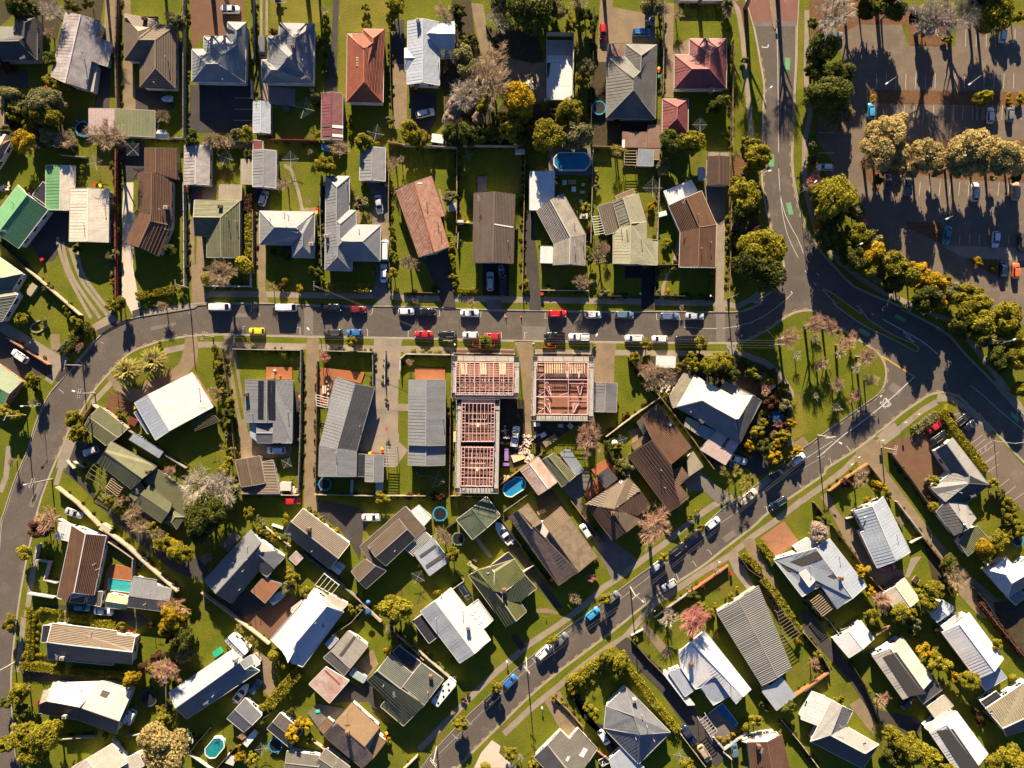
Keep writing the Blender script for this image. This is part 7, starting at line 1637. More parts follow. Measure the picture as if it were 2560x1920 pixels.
def car_parts(ty):
    if ty in CARM: return CARM[ty]
    L, Wd, H, fh, fr, rr, fb, hb = CT[ty]; X = lambda f: L*(0.5-f)
    b = MB(); st = []
    for f in (0, .02, .06, .14, .25, .4, .55, .7, .82, .92, .97, 1.0):
        e = min(f, 1-f); w = Wd/2*(1-0.30*max(0, 1-e/0.10)**2.2); zt = 0.62+0.36*min(1, f/0.22)**0.6 if f < 0.5 else hb-(0.12*max(0, (f-.9)/.1)**1.5)
        if f < .5: zt = min(zt, hb)
        if ty == 'van': zt = 1.05
        st.append((X(f), w, zt))
    sec = lambda x, w, zt: [(x, -w*0.93, 0.24), (x, -w, 0.5), (x, -w*0.985, zt-0.16), (x, -w*0.86, zt-0.015), (x, 0, zt+0.025), (x, w*0.86, zt-0.015), (x, w*0.985, zt-0.16), (x, w, 0.5), (x, w*0.93, 0.24)]
    vv = [p for s in st for p in sec(*s)]; k = 9
    ff = [(i*k+j, i*k+j+1, (i+1)*k+j+1, (i+1)*k+j) for i in range(len(st)-1) for j in range(k-1)]
    ff += [tuple(range(k-1, -1, -1)), tuple((len(st)-1)*k+j for j in range(k))]
    ff += [(i*k+k-1, i*k, (i+1)*k, (i+1)*k+k-1) for i in range(len(st)-1)]
    b.add(vv, ff)
    # cabin, roof and pillars
    wb, wt = Wd*0.455, Wd*(0.375 if ty != 'van' else 0.43); zb = hb-0.06 if ty != 'van' else 1.0
    xh, xr, xq, xb = X(fh), X(fr), X(rr), X(fb)
    cab = [(xh, -wb*.86, zb), (xh, wb*.86, zb), (xb, wb*.9, zb), (xb, -wb*.9, zb), (xr, -wt*.9, H-.05), (xr, wt*.9, H-.05), (xq, wt*.92, H-.06), (xq, -wt*.92, H-.06)]
    mx = (xr+xq)/2; cab += [(mx, -wb, zb), (mx, wb, zb), (mx, -wt, H-.02), (mx, wt, H-.02), (xr-.25, 0, H+.02), (xq+.25, 0, H), (xr, 0, H-.03), (xq, 0, H-.03)]
    b.add(cab, [(0, 8, 10, 4), (8, 3, 7, 10), (9, 1, 5, 11), (2, 9, 11, 6), (1, 0, 4, 14, 5), (3, 2, 6, 15, 7), (4, 10, 12, 14), (5, 14, 12, 11), (7, 15, 13, 10), (6, 11, 13, 15), (10, 13, 12), (11, 12, 13)])
    if ty == 'ute':     # open tray behind the cab
        x0, x1 = xb-.06, -L/2+.12; w = Wd/2-.14; z1 = hb+.06
        for q in ((x0, x1, -w-.08, -w+.02), (x0, x1, w-.02, w+.08), (x1-.05, x1+.05, -w, w), (x0-.05, x0+.05, -w, w)): b.box(((q[0]+q[1])/2, (q[2]+q[3])/2, z1-.06), (abs(q[0]-q[1]), abs(q[2]-q[3]), .2))
    body = b.mesh('body', [PAINT['white']])
    for p in body.polygons: p.use_smooth = len(p.vertices) == 4 and p.index < 88
    G = {}
    def quad(nm, A, B, C, D, m, off, shrink=0.08):
        A, B, C, D = map(Vector, (A, B, C, D)); c = (A+B+C+D)/4; nr = newell([A, B, C, D])
        if nr.dot(Vector(off)) < 0: nr = -nr
        q = [p.lerp(c, shrink)+nr*0.018 for p in (A, B, C, D)]; lo = [p-nr*0.03 for p in q]
        bb = MB(); f0 = (0, 1, 2, 3) if newell(q).dot(nr) > 0 else (3, 2, 1, 0); bb.add(q+lo, [f0]+[(j, (j+1) % 4, 4+(j+1) % 4, 4+j) for j in range(4)]); G[nm] = bb.mesh(nm.split('#')[0], [m])
    quad('windscreen', cab[0], cab[1], cab[5], cab[4], GLASS, (1, 0, .5)); quad('rear_window', cab[3], cab[2], cab[6], cab[7], GLASS, (-1, 0, .5), .12)
    quad('side_window#1', cab[0], cab[8], cab[10], cab[4], GLASS, (0, -1, .2), .1); quad('side_window#2', cab[8], cab[3], cab[7], cab[10], GLASS, (0, -1, .2), .1)
    quad('side_window#3', cab[1], cab[9], cab[11], cab[5], GLASS, (0, 1, .2), .1); quad('side_window#4', cab[9], cab[2], cab[6], cab[11], GLASS, (0, 1, .2), .1)
    for i, y in enumerate((-1, 1)):
        bb = MB(); bb.box((L/2-.27, y*Wd*.33, .72), (.2, .3, .12), y*-.4); G['headlight#%d' % i] = bb.mesh('headlight', [LAMP])
        bb = MB(); bb.box((-L/2+.14, y*Wd*.35, .82), (.16, .24, .16), y*.3); G['tail_light#%d' % i] = bb.mesh('tail_light', [TAIL])
        bb = MB(); bb.box((xh-.25, y*(Wd/2+.07), hb+.02), (.16, .2, .14)); G['wing_mirror#%d' % i] = bb.mesh('wing_mirror', [BLACK])
    if ty == 'ute':
        bb = MB(); bb.box(((x0+x1)/2, 0, z1-.14), (abs(x0-x1)-.1, 2*w-.04, .04)); G['tray'] = bb.mesh('tray', [BLACK])
    if ty in ('suv', 'wagon'):
        for y in (-1, 1): bb = MB(); bb.bar((xr-.3, y*wt*.82, H+.05), (xq+.25, y*wt*.82, H+.05), .05); G['roof_rail#%d' % y] = bb.mesh('roof_rail', [STEEL])
    CARM[ty] = (body, G, (L*.31, -L*.30, Wd/2-.09)); return CARM[ty]
NOUN = {'hatchback': 'hatchback', 'sedan': 'sedan', 'wagon': 'station wagon', 'suv': 'SUV', 'van': 'van', 'ute': 'pickup', 'coupe': 'coupe'}
def car(t, ty, col, x, y, ang, street=False, note='', z=None):
    body, G, (wf, wr, ww) = car_parts(ty); p = W(t, x, y, 0.9); z = (ZR+0.004 if street else 0.02) if z is None else z
    e = empty('van' if ty == 'van' else 'pickup' if ty == 'ute' else 'car', (p.x, p.y, z), math.radians(ang))
    tag(e, f'{col} {NOUN[ty]} {note or "parked"}'.strip(), 'van' if ty == 'van' else 'pickup' if ty == 'ute' else 'car', px(t, x, y), 'cars parked along the kerbs' if street else 'cars parked off the street')
    bo = ob('body', body, e, False); bo.material_slots[0].link = 'OBJECT'; bo.material_slots[0].material = PAINT[col]
    for k, m in G.items(): ob(k.split('#')[0], m, e, False)
    for fx in (wf, wr):
        for fy in (-ww, ww):
            o = ob('wheel', WHEELM, e, False); o.location = (fx, fy, 0.33); ob('rim', RIMESH, o, False)
    return e
CD = '''s C2 van white 157,50 0
s C2 van white 822,55 0 | with long plain roof parked
s C2 ute black 1270,55 0
s C2 hatchback dark_red 1540,75 0
s C2 hatchback white 2022,95 0
s C3 sedan black 225,97 0
s C3 sedan white 655,112 0
s C3 suv red 1532,117 0
s C3 hatchback white 1897,127 0
s C4 wagon blue_grey 205,127 0
s C4 wagon slate_blue 657,142 0
s C4 sedan silver 910,142 0
s C2 hatchback yellow 523,292 180
s C2 suv bronze 1288,308 180
s C2 hatchback blue 1500,308 180
s C3 sedan red 195,324 180
s C3 suv black 430,328 180
s C3 hatchback white 665,332 180
s C3 hatchback red 880,345 178
s C3 ute black 1505,340 180
s C3 ute white 1750,350 180
s C4 wagon white 305,364 180
s C4 hatchback white 560,370 180
s C4 van black 818,374 180
g C1 suv white 195,540 145
g C1 hatchback silver 900,1492 200
g C2 suv white 718,1482 180
g A2 suv white 262,92 0
g A2 van grey 590,475 -90
g A3 wagon white 210,1128 12
g A3 hatchback red 1992,312 -90
g A4 suv blue 378,322 0
g A5 hatchback white 2005,340 84
g A5 wagon grey 310,350 0
g A5 hatchback sky_blue 685,1105 90
g A5 hatchback white 1880,1150 88
g A5 hatchback grey 2078,1135 88
g B1 hatchback maroon 1972,425 70
g B2 hatchback silver 592,457 72
g B2 sedan silver 1748,522 -82
g B2 van white 1810,985 90
g B2 sedan white 1797,1210 90
g B3 wagon silver 862,1292 90
g B3 ute black 985,1330 90
g C3 ute white 1112,1345 82 | working on the site parked
g C4 sedan white 1342,1575 -18
s D4 hatchback white 1945,75 37
s D4 sedan black 1750,212 38
s D4 ute cream 1445,450 38
s D4 hatchback white 1092,715 38
s D4 sedan black 893,850 38
s D4 suv black 740,980 38
s D4 hatchback silver 540,1135 38
s D4 hatchback silver 655,1335 212
s D4 wagon navy 1747,512 212
s D4 hatchback grey 85,1460 40
s E3 hatchback sky_blue 1888,122 42
s E3 hatchback grey 1572,377 42
s E3 suv white 1400,507 43
s E3 hatchback blue 1060,800 44
s E3 wagon black 882,962 44
g E3 hatchback white 2000,1360 -58
g D1 coupe silver 735,612 -18
g D1 hatchback teal 815,1558 -4
g D1 sedan white 1030,1597 -6
g D2 hatchback red 885,490 0
g D2 sedan white 1670,657 0
g D3 hatchback white 1820,792 122
g D3 suv navy 608,1398 -58
g E2 hatchback blue_grey 512,852 58
g E4 ute navy 488,765 125
g E4 suv tan 578,872 -56
g E4 hatchback blue_grey 750,850 100
g E5 hatchback navy 600,578 40
g E5 hatchback silver 835,85 38
g D5 hatchback pink_red 850,1158 20
g C5 sedan red 1330,1240 36
g C5 wagon black 1365,1352 36
g C5 wagon black 1590,1182 38
g C5 sedan black 1655,1252 38
g B5 hatchback white 228,150 180
g B5 sedan bronze 855,308 90
g B5 ute grey 1052,332 90
g B5 suv white 1727,397 88
g B5 suv tan 2130,387 88
g B5 sedan teal 1445,832 -100
g B5 hatchback white 1935,872 -94
g B5 suv bronze 2200,892 88
g B5 hatchback navy 2010,1168 88
g B5 hatchback orange 2136,1187 88
g B5 hatchback red 575,728 30
g B5 hatchback silver 1220,1205 -30'''
for ln in CD.split('\n'):
    a, _, note = ln.partition('|'); s, t, ty, col, xy, ang = a.split(); x, y = map(float, xy.split(','))
    where = note.strip() or ('parked on the street' if s == 's' else 'parked')
    car(t, ty, col.replace('_', ' '), x, y, float(ang), s == 's', where)
# boats, caravans, trailers
HULL = mat('white hull', (0.70, 0.69, 0.67), 0.35, coat=0.3); COVER = mat('grey boat cover', (0.50, 0.52, 0.55), 0.8); GREENC = mat('green grey car cover', (0.24, 0.30, 0.30), 0.8, (0.34, 0.42, 0.42), 0.8, 0.5); DARKIN = mat('dark boat interior', (0.03, 0.03, 0.035), 0.6); YELM = mat('yellow machine paint', (0.65, 0.40, 0.02), 0.45)
def boat(t, x, y, ang, L, wd, desc, kind='open'):
    p = W(t, x, y, 1.0); e = empty('boat', (p.x, p.y, 0), math.radians(ang)); tag(e, desc, 'boat', px(t, x, y), 'boats on trailers')
    prof = [(0.5, 0.02), (0.42, 0.45), (0.28, 0.8), (0.05, 1.0), (-0.25, 1.0), (-0.5, 0.86)]; out = [(a*L, w*wd/2) for a, w in prof]
    ring = out+[(x_, -y_) for x_, y_ in out[::-1]]; b = MB(); b.prism([(q[0]*0.93, q[1]*0.6) for q in ccw(ring)], 0.45, 0.5)
    n = len(ring); r = ccw(ring); vv = [(q[0]*0.93, q[1]*0.6, 0.45) for q in r]+[(q[0], q[1], 1.1) for q in r]; b.add(vv, [(i, (i+1) % n, n+(i+1) % n, n+i) for i in range(n)])
    ob('hull', b.mesh('hull', [HULL]), e, False)
    b = MB()
    if kind == 'cover':
        c = [(q[0], q[1], 1.1) for q in r]; b.add(c+[(L*0.3, 0, 1.3), (-L*0.4, 0, 1.45)], [(i, (i+1) % n, n if (c[i][0]+c[(i+1) % n][0]) > 0 else n+1) for i in range(n)]+[(k, n, n+1) for k in range(0)])
        b.add([(q[0], q[1], 1.12) for q in r], [tuple(range(n))]); ob('cover', b.mesh('cover', [COVER]), e, False)
    else:
        fd = [q for q in r if q[0] > 0.04*L]; b.add([(q[0], q[1], 1.12) for q in r], [tuple(range(n))]); ob('deck', b.mesh('deck', [HULL]), e, False)
        b = MB(); b.box((-L*0.2, 0, 1.13), (L*0.42, wd*0.72, 0.03)); ob('cockpit', b.mesh('cockpit', [DARKIN]), e, False)
        b = MB(); b.add([(L*0.06, -wd*.36, 1.15), (L*0.06, wd*.36, 1.15), (-L*0.02, wd*.33, 1.6), (-L*0.02, -wd*.33, 1.6), (L*.16, 0, 1.15), (L*.02, 0, 1.6)], [(0, 4, 5, 3), (4, 1, 2, 5)]); ob('windscreen', b.mesh('windscreen', [GLASS]), e, False)
        b = MB(); b.box((-L*0.09, 0, 1.5), (L*0.14, wd*.62, 0.06)); ob('canopy', b.mesh('canopy', [HULL]), e, False)
        b = MB(); b.box((-L*0.54, 0, 0.95), (0.4, 0.4, 0.8)); ob('outboard_motor', b.mesh('outboard_motor', [STEEL]), e, False)
    b = MB(); b.bar((-L*.45, -.5, .35), (L*.5, 0, .4), .1); b.bar((-L*.45, .5, .35), (L*.5, 0, .4), .1); b.bar((-L*.2, -wd*.5, .35), (-L*.2, wd*.5, .35), .1); ob('trailer', b.mesh('trailer', [STEEL]), e, False)
    for s in (-1, 1): o = ob('wheel', WHEELM, e, False); o.location = (-L*.2, s*wd*.48, .33)
boat('A1', 1672, 990, 180, 2.9, 1.6, 'small white covered dinghy on a dark driveway', 'cover'); boat('D2', 745, 1447, 38, 4.9, 2.0, 'long white covered boat in the brown gravel yard', 'cover'); boat('E2', 378, 905, 52, 5.6, 2.1, 'white motor boat with a dark cockpit on a trailer'); boat('E1', 1905, 1362, -70, 2.8, 1.2, 'little white open dinghy lying on the grass')
def caravan(t, x, y, ang, L, wd, H, desc, name='caravan', cat='caravan', m=HULL, vents=4):
    p = W(t, x, y, H); e = empty(name, (p.x, p.y, 0), math.radians(ang)); tag(e, desc, cat, px(t, x, y), 'caravans and cabins'); x2 = L/2; y2 = wd/2; c = 0.28
    ring = [(x2, -y2+c), (x2, y2-c), (x2-c, y2), (-x2+c*.4, y2), (-x2, y2-c*.4), (-x2, -y2+c*.4), (-x2+c*.4, -y2), (x2-c, -y2)]; b = MB(); b.prism(ccw(ring), 0.45, H-.12); q = ccw([(a*.97, d*.95) for a, d in ring]); b.prism(q, H-.12, H); ob('body', b.mesh('body', [m]), e, False)
    for i in range(vents):
        b = MB(); b.box((-L*.36+i*L*.72/max(1, vents-1), (.25 if i % 2 else -.2)*wd, H+.06), (.42, .42, .1)); ob('roof_vent', b.mesh('roof_vent', [GLASS]), e, False)
    b = MB(); b.box((x2-.02, 0, H*.68), (.06, wd*.7, .5)); ob('window', b.mesh('window', [GLASS]), e, False)
    for s in (-1, 1):
        b = MB(); b.box((0, s*(y2+.01), H*.68), (L*.4, .05, .5)); ob('window', b.mesh('window', [GLASS]), e, False); o = ob('wheel', WHEELM, e, False); o.location = (-L*.1, s*(y2-.12), .33)
    b = MB(); b.bar((x2, -.4, .5), (x2+1.0, 0, .5), .08); b.bar((x2, .4, .5), (x2+1.0, 0, .5), .08); ob('drawbar', b.mesh('drawbar', [STEEL]), e, False)
caravan('E3', 395, 915, 50, 7.2, 2.3, 2.6, 'long white caravan with dark roof vents', vents=6); boat('D3', 998, 805, 128, 6.4, 2.7, 'large white cabin boat parked by the dark green barn'); caravan('E1', 1278, 1165, 65, 3.2, 2.1, 2.3, 'short white caravan behind the cream bent house', vents=2)
caravan('E2', 1540, 742, -32, 4.4, 1.9, 1.5, 'car under a green grey cover beside the fibre sheet garage', 'covered_car', 'car', GREENC, 0)
def trailer(t, x, y, ang, L, wd, desc, load=None):
    p = W(t, x, y, .6); e = empty('trailer', (p.x, p.y, 0), math.radians(ang)); tag(e, desc, 'trailer', px(t, x, y), 'small trailers'); b = MB()
    for s in (-1, 1): b.box((0, s*wd/2, .75), (L, .06, .45)); b.box((s*L/2, 0, .75), (.06, wd, .45))
    ob('side_panel', b.mesh('side_panel', [STEEL]), e, False); b = MB(); b.box((0, 0, .52), (L, wd, .05)); ob('tray', b.mesh('tray', [SURF['W']]), e, False)
    b = MB(); b.bar((L/2, -.3, .5), (L/2+1.0, 0, .45), .07); b.bar((L/2, .3, .5), (L/2+1.0, 0, .45), .07); ob('drawbar', b.mesh('drawbar', [STEEL]), e, False)
    for s in (-1, 1): o = ob('wheel', WHEELM, e, False); o.location = (0, s*(wd/2+.12), .33)
    for i in range(load or 0): b = MB(); b.box((random.uniform(-.4, .4)*L, random.uniform(-.35, .35)*wd, .75), (.5, .35, .4), random.random()*3); ob('load', b.mesh('load', [random.choice([WHITE, STEEL, TRIM, BLACK])]), e, False)
trailer('A4', 457, 212, 0, 2.4, 2.0, 'trailer heaped with pale junk on a shaded lawn', 12); trailer('B3', 972, 1182, 90, 2.0, 1.4, 'small grey trailer on a black driveway', 2); trailer('C4', 1290, 1625, -20, 1.6, 1.3, 'small teal trailer behind the patched villa', 2); trailer('D1', 1432, 1100, 55, 2.2, 1.1, 'narrow trailer standing against the tan wall', 0); trailer('E3', 2000, 1590, 30, 2.2, 1.8, 'mesh sided trailer below the drive', 5); trailer('A2', 745, 18, 0, 1.7, .8, 'flat white trailer at the top edge', 0)
p = W('D5', 1500, 1390, 1.2); e = empty('digger', (p.x, p.y, 0), math.radians(115)); tag(e, 'yellow digger half under a bare tree by the lane', 'digger', px('D5', 1500, 1390))
b = MB(); b.box((0, 0, .9), (2.2, 1.5, .8)); b.box((-.8, 0, 1.4), (.9, 1.4, .5)); ob('body', b.mesh('body', [YELM]), e, False)
b = MB(); b.box((.2, 0, 1.9), (1.1, 1.1, 1.2)); ob('cab', b.mesh('cab', [GLASS]), e, False); b = MB(); b.box((.2, 0, 2.55), (1.2, 1.2, .1)); ob('cab_roof', b.mesh('cab_roof', [YELM]), e, False)
for s in (-1, 1): b = MB(); b.box((0, s*.75, .32), (2.4, .4, .62)); ob('track', b.mesh('track', [BLACK]), e, False)
b = MB(); b.bar((1.0, .2, 1.2), (2.2, .2, 2.2), .25); b.bar((2.2, .2, 2.2), (2.9, .2, .9), .2); b.box((2.8, .2, .6), (.6, .7, .5)); ob('boom', b.mesh('boom', [YELM]), e, False)
# ------------------------------------------------------------ building site
PINK = mat('pink treated timber', (0.85, 0.60, 0.56), 0.75, (0.76, 0.43, 0.42), 2.0, 0.5, rnd=0.12); RAW = mat('raw timber', (0.76, 0.58, 0.38), 0.75, (0.66, 0.48, 0.30), 1.5, 0.5, rnd=0.1); PLY = mat('floor sheeting', (0.30, 0.13, 0.08), 0.8, (0.22, 0.10, 0.065), 0.6, 0.5, fine=0.1); PURP = mat('purple packer board', (0.30, 0.17, 0.45), 0.7); PLANKM = mat('scaffold plank', (0.48, 0.445, 0.40), 0.85, (0.36, 0.335, 0.31), 1.2, 0.5, rnd=0.1); DPLY = mat('ground floor slab', (0.20, 0.10, 0.07), 0.9, (0.14, 0.075, 0.06), 0.8, 0.5)
def bmesh1(e, nm, a, c, w, h, m, **k): b = MB(); b.bar(a, c, w, h); return ob(nm, b.mesh(nm, [m]), e)
def site_frame(t, quad, desc, floor, beamsx, beamsy, thick=(), zt=5.3, zf=2.75, posts=True):
    q = XY(t, quad); c = (sum(p[0] for p in q)/4, sum(p[1] for p in q)/4); w = WP(c); e = empty('timber_house_frame', (w.x, w.y, 0)); tag(e, desc, 'building', c, label=desc)
    P = lambda u, v, z: WP((q[0][0]+(q[1][0]-q[0][0])*u+(q[3][0]-q[0][0])*v+(q[0][0]-q[1][0]+q[2][0]-q[3][0])*u*v, q[0][1]+(q[1][1]-q[0][1])*u+(q[3][1]-q[0][1])*v+(q[0][1]-q[1][1]+q[2][1]-q[3][1])*u*v), zt)[:2]+(z,)
    b = MB(); r = ccw([P(0, 0, 0)[:2], P(1, 0, 0)[:2], P(1, 1, 0)[:2], P(0, 1, 0)[:2]]); b.prism(r, zf-.25, zf); ob('floor', b.mesh('floor', [floor]), e)
    b = MB(); b.prism(r, 0, .15); ob('floor_slab', b.mesh('floor_slab', [DPLY]), e)
    for i, (u0, v0, u1, v1) in enumerate(((0, 0, 1, 0), (1, 0, 1, 1), (1, 1, 0, 1), (0, 1, 0, 0))):
        bmesh1(e, 'top_plate', P(u0, v0, zt), P(u1, v1, zt), .13, .16, PINK); L = (Vector(P(u1, v1, 0))-Vector(P(u0, v0, 0))).length
        for z in (zf+.1, zf+1.3): bmesh1(e, 'wall_rail', P(u0, v0, z), P(u1, v1, z), .08, .1, PINK)
        n = int(L/0.6)
        for j in range(n):
            u = u0+(u1-u0)*j/n; v = v0+(v1-v0)*j/n; bmesh1(e, 'stud', P(u, v, zf), P(u, v, zt), .07, .1, PINK)
        b = MB(); A, B = P(u0, v0, 0), P(u1, v1, 0); b.add([A[:2]+(.15,), B[:2]+(.15,), B[:2]+(zf-.3,), A[:2]+(zf-.3,)], [(0, 1, 2, 3)]); ob('lower_wall', b.mesh('lower_wall', [FM['dark']]), e)
    for u in beamsx: bmesh1(e, 'beam', P(u, 0, zt+.1), P(u, 1, zt+.1), .16 if u in thick else .085, .2, PINK)
    for v in beamsy: bmesh1(e, 'beam', P(0, v, zt-.05), P(1, v, zt-.05), .16 if v in thick else .08, .18, PINK)
    return e, P
def board(e, P, u0, v0, u1, v1, z, w, m, nm='plank', h=.06): return bmesh1(e, nm, P(u0, v0, z), P(u1, v1, z), w, h, m)
e, P = site_frame('C3', '520,602 1095,606 1090,930 518,926', 'large two storey frame of pink timber with dense joists at the street', PLY, [.0667, .165, .245, .325, .42, .52, .58, .655, .76, .83, .92], [.07, .145, .21, .27, .33, .385, .44, .52, .60, .79, .86, .93], (.325, .655))
for u in (.05, .39, .73): # light sheets lying on the floor and open wall framing
    for k in range(3): board(e, P, u+.03+k*.045, .02, u+.05+k*.035, .36, 2.9, .5, RAW, 'floor_sheet', .05)
for u in (.1, .13, .22, .28, .44, .48, .55, .62, .78, .82, .9): board(e, P, u, .40, u+.02, .58, 3.1, .14, RAW, 'timber')
for u in (.08, .12, .16, .43, .47, .51, .77, .80, .84): board(e, P, u, .74, u+.01, .97, 3.0, .16, RAW, 'timber')
for u0, u1 in ((.02, .16), (.16, .31), (.34, .49), (.49, .64), (.67, .81), (.83, .98)):
    board(e, P, u0, .62, u1, .80, 5.5, .06, STEEL, 'brace'); board(e, P, u1, .62, u0, .80, 5.5, .06, STEEL, 'brace')
for nm, qd, ds in (('a', '580,1012 905,1016 902,1395 575,1395', 'middle pink timber frame with a grid of roof trusses'), ('b', '575,1452 897,1458 887,1845 568,1840', 'southern pink timber frame with a grid of roof trusses')):
    e, P = site_frame('C3', qd, ds, DPLY, [.1, .22, .34, .46, .58, .70, .81, .90], [.27, .52, .78], (.52,))
    for v in (.1, .2, .37, .45, .62, .70, .88): board(e, P, 0, v, .1, v, 5.35, .1, PINK, 'nogging'); board(e, P, .9, v, 1, v, 5.35, .1, PINK, 'nogging')
    for u in (.3, .5, .62, .75): board(e, P, u, .1+u*.1, u, .45, 3.6, .1, RAW, 'timber')
    board(e, P, .46, .56, .54, .56, 5.5, .9, RAW, 'hatch_board'); board(e, P, .25, .42, .75, .42, 4.2, .12, PINK, 'nogging'); board(e, P, .22, .56, .78, .56, 4.4, .12, PINK, 'nogging')
e, P = site_frame('C3', '1320,602 1845,606 1840,1128 1315,1122', 'pink timber frame with loose trusses on its brown upper floor', PLY, [.17, .62, .985], [.33, .66], (.33, .66))
for k in range(18): board(e, P, .19+k*.044, .02, .19+k*.044, .31, 3.0, .3, RAW, 'floor_joist', .1)
for k in range(9): board(e, P, .01, .04+k*.105, .16, .05+k*.105, 2.9+.05*(k % 2), .16, PLANKM if k % 2 else RAW)
def truss(e, P, pts, z):
    a, b_, c = pts; 
    for (u0, v0), (u1, v1) in ((a, b_), (b_, c), (c, a)): board(e, P, u0, v0, u1, v1, z, .13, PINK, 'truss_chord', .12)
    for k in range(1, 5):
        f = k/5; board(e, P, a[0]+(c[0]-a[0])*f, a[1]+(c[1]-a[1])*f, b_[0]+(c[0]-b_[0])*(f-.08), b_[1]+(c[1]-b_[1])*(f-.08), z, .08, PINK, 'truss_web', .1)
truss(e, P, ((.16, .44), (.23, .36), (.31, .65)), 3.3); truss(e, P, ((.80, .44), (.92, .36), (.86, .66)), 3.3); truss(e, P, ((.17, .78), (.25, .70), (.30, .99)), 3.3); truss(e, P, ((.72, .80), (.86, .72), (.73, .99)), 3.3)
truss(e, P, ((.58, .02), (.64, .03), (.60, .31)), 4.6); truss(e, P, ((.80, .05), (.88, .04), (.82, .31)), 4.6)
for a in ((.05, .31, .17, .2), (.05, .65, .17, .56), (.05, .97, .17, .88), (.45, .64, .62, .58), (.62, .40, .98, .40), (.62, .74, .98, .74), (.3, .12, .55, .12), (.62, .12, .98, .13)): board(e, P, *a, 4.4, .09, PINK, 'brace')
def scaffold(t, quad, wd, desc, zz=4.6, sides=(0, 1, 2, 3)):
    q = [WP(p, zz) for p in XY(t, quad)]; c = sum(q, Vector())/4; e = empty('scaffold', (c.x, c.y, 0)); tag(e, desc, 'scaffold', topx(c), 'scaffolds round the timber frames', label=desc)
    for i in sides:
        a, b_ = q[i], q[(i+1) % 4]; d = b_-a; L = d.length; d.normalize(); nn = Vector((d.y, -d.x, 0))*(-1 if (Vector((d.y, -d.x, 0))).dot(c-a) < 0 else 1)
        k = 4; n = max(1, round(L/2.6))
        for r in range(k):
            for j in range(n):
                s0, s1 = L*j/n, L*(j+1)/n-.03; o = nn*(wd*(r+.5)/k); bmesh1(e, 'plank', a+d*s0+o, a+d*s1+o, wd/k-.02, .05, PLANKM)
        for j in range(n+1):
            for o in (Vector(), nn*wd):
                p = a+d*(L*j/n)+o; b = MB(); b.tube((p.x, p.y, 0), (p.x, p.y, zz+1.0), .04, n=6); ob('standard', b.mesh('standard', [STEEL]), e)
        for z in (zz+.5, zz+.95): bmesh1(e, 'guard_rail', Vector((a.x, a.y, z)), Vector((b_.x, b_.y, z)), .05, .05, STEEL)
scaffold('C3', '482,536 1152,546 1146,960 476,958', 1.25, 'grey scaffold decks round the large street side frame'); scaffold('C3', '528,968 958,974 942,1910 510,1905', 1.15, 'grey scaffold decks round the southern two frames', 4.4); scaffold('C3', '1288,542 1896,549 1888,1188 1272,1184', 1.15, 'grey scaffold decks round the frame with loose trusses')
def thing1(name, t, x, y, parts, desc, cat, ang=0.0, z=0.0, group=None, label=None, hh=0.5):
    """a small thing from (part name, material, list of boxes/tubes)"""
    p = W(t, x, y, hh); e = empty(name, (p.x, p.y, z), math.radians(ang)); tag(e, desc, cat, px(t, x, y), group, label)
    for nm, m, sh in parts:
        b = MB()
        for s in sh:
            if s[0] == 'b': b.box(s[1:4], s[4:7], s[7] if len(s) > 7 else 0)
            elif s[0] == 't': b.tube(s[1:4], s[4:7], s[7], s[8] if len(s) > 8 else s[7], 12)
            elif s[0] == 'l': b.bar(s[1:4], s[4:7], s[7])
        ob(nm, b.mesh(nm, [m]), e, False)
    return e
def stack(t, x, y, ang, L, w, h, m, desc, n=4):
    thing1('material_stack', t, x, y, [('board', m, [('b', 0, 0, h*(i+.5)/n, L*(1-.05*(i % 2)), w*(1-.06*((i+1) % 2)), h/n-.02)]) for i in range(n)], desc, 'boards', ang, 0, 'materials stacked on the building site', hh=h)
stack('C3', 1460, 1385, 35, 3.9, 1.6, .5, mat('olive board', (0.25, 0.20, 0.12), 0.8), 'stack of large olive brown boards on the site'); stack('C3', 1025, 1530, 90, 3.0, 1.0, .9, PURP, 'purple wrapped stack beside the southern frame'); stack('C3', 1020, 1625, 0, 1.7, .7, .9, PURP, 'low purple board stack beside the fence'); stack('C3', 1140, 1550, 20, 3.2, 1.9, .5, RAW, 'brown and white board pile on bare soil'); stack('C3', 1665, 1240, -40, 1.4, 1.2, .4, TRIM, 'tilted pale sheet pile by the timber fence'); stack('C3', 1567, 1237, 0, 1.3, .9, .4, TRIM, 'square pale sheet pile below the scaffold'); stack('C3', 1330, 1225, 0, 1.6, 1.0, .5, WHITE, 'white wrapped bundle below the scaffold'); stack('C3', 1392, 1330, 30, 1.5, 1.1, .5, WHITE, 'white printed bundle in the site yard'); stack('C3', 1325, 1340, 30, 1.6, .6, .5, PLANKM, 'grey plank bundle in the site yard'); stack('C3', 510, 1350, 90, 2.6, .8, 1.0, RAW, 'timber bundle on a ledge beside the scaffold'); stack('C3', 1290, 960, 90, 4.0, .5, .5, PINK, 'pink timber bundle by the right hand frame'); stack('C3', 1128, 700, 90, 3.4, .6, .5, PINK, 'pink timber bundle on the street side scaffold')
rd = random.Random(4)
def heap(t, x, y, n, sx, sy, desc):
    p = W(t, x, y); e = empty('rubbish_heap', p); tag(e, desc, 'rubbish', px(t, x, y), 'materials stacked on the building site')
    for i in range(n):
        b = MB(); b.box((rd.gauss(0, sx), rd.gauss(0, sy), .15+.3*rd.random()), (rd.uniform(.3, 1.1), rd.uniform(.2, .5), rd.uniform(.05, .3)), rd.random()*3); ob('offcut', b.mesh('offcut', [rd.choice([WHITE, RAW, PINK, TRIM, PLANKM, RAW])]), e, False)
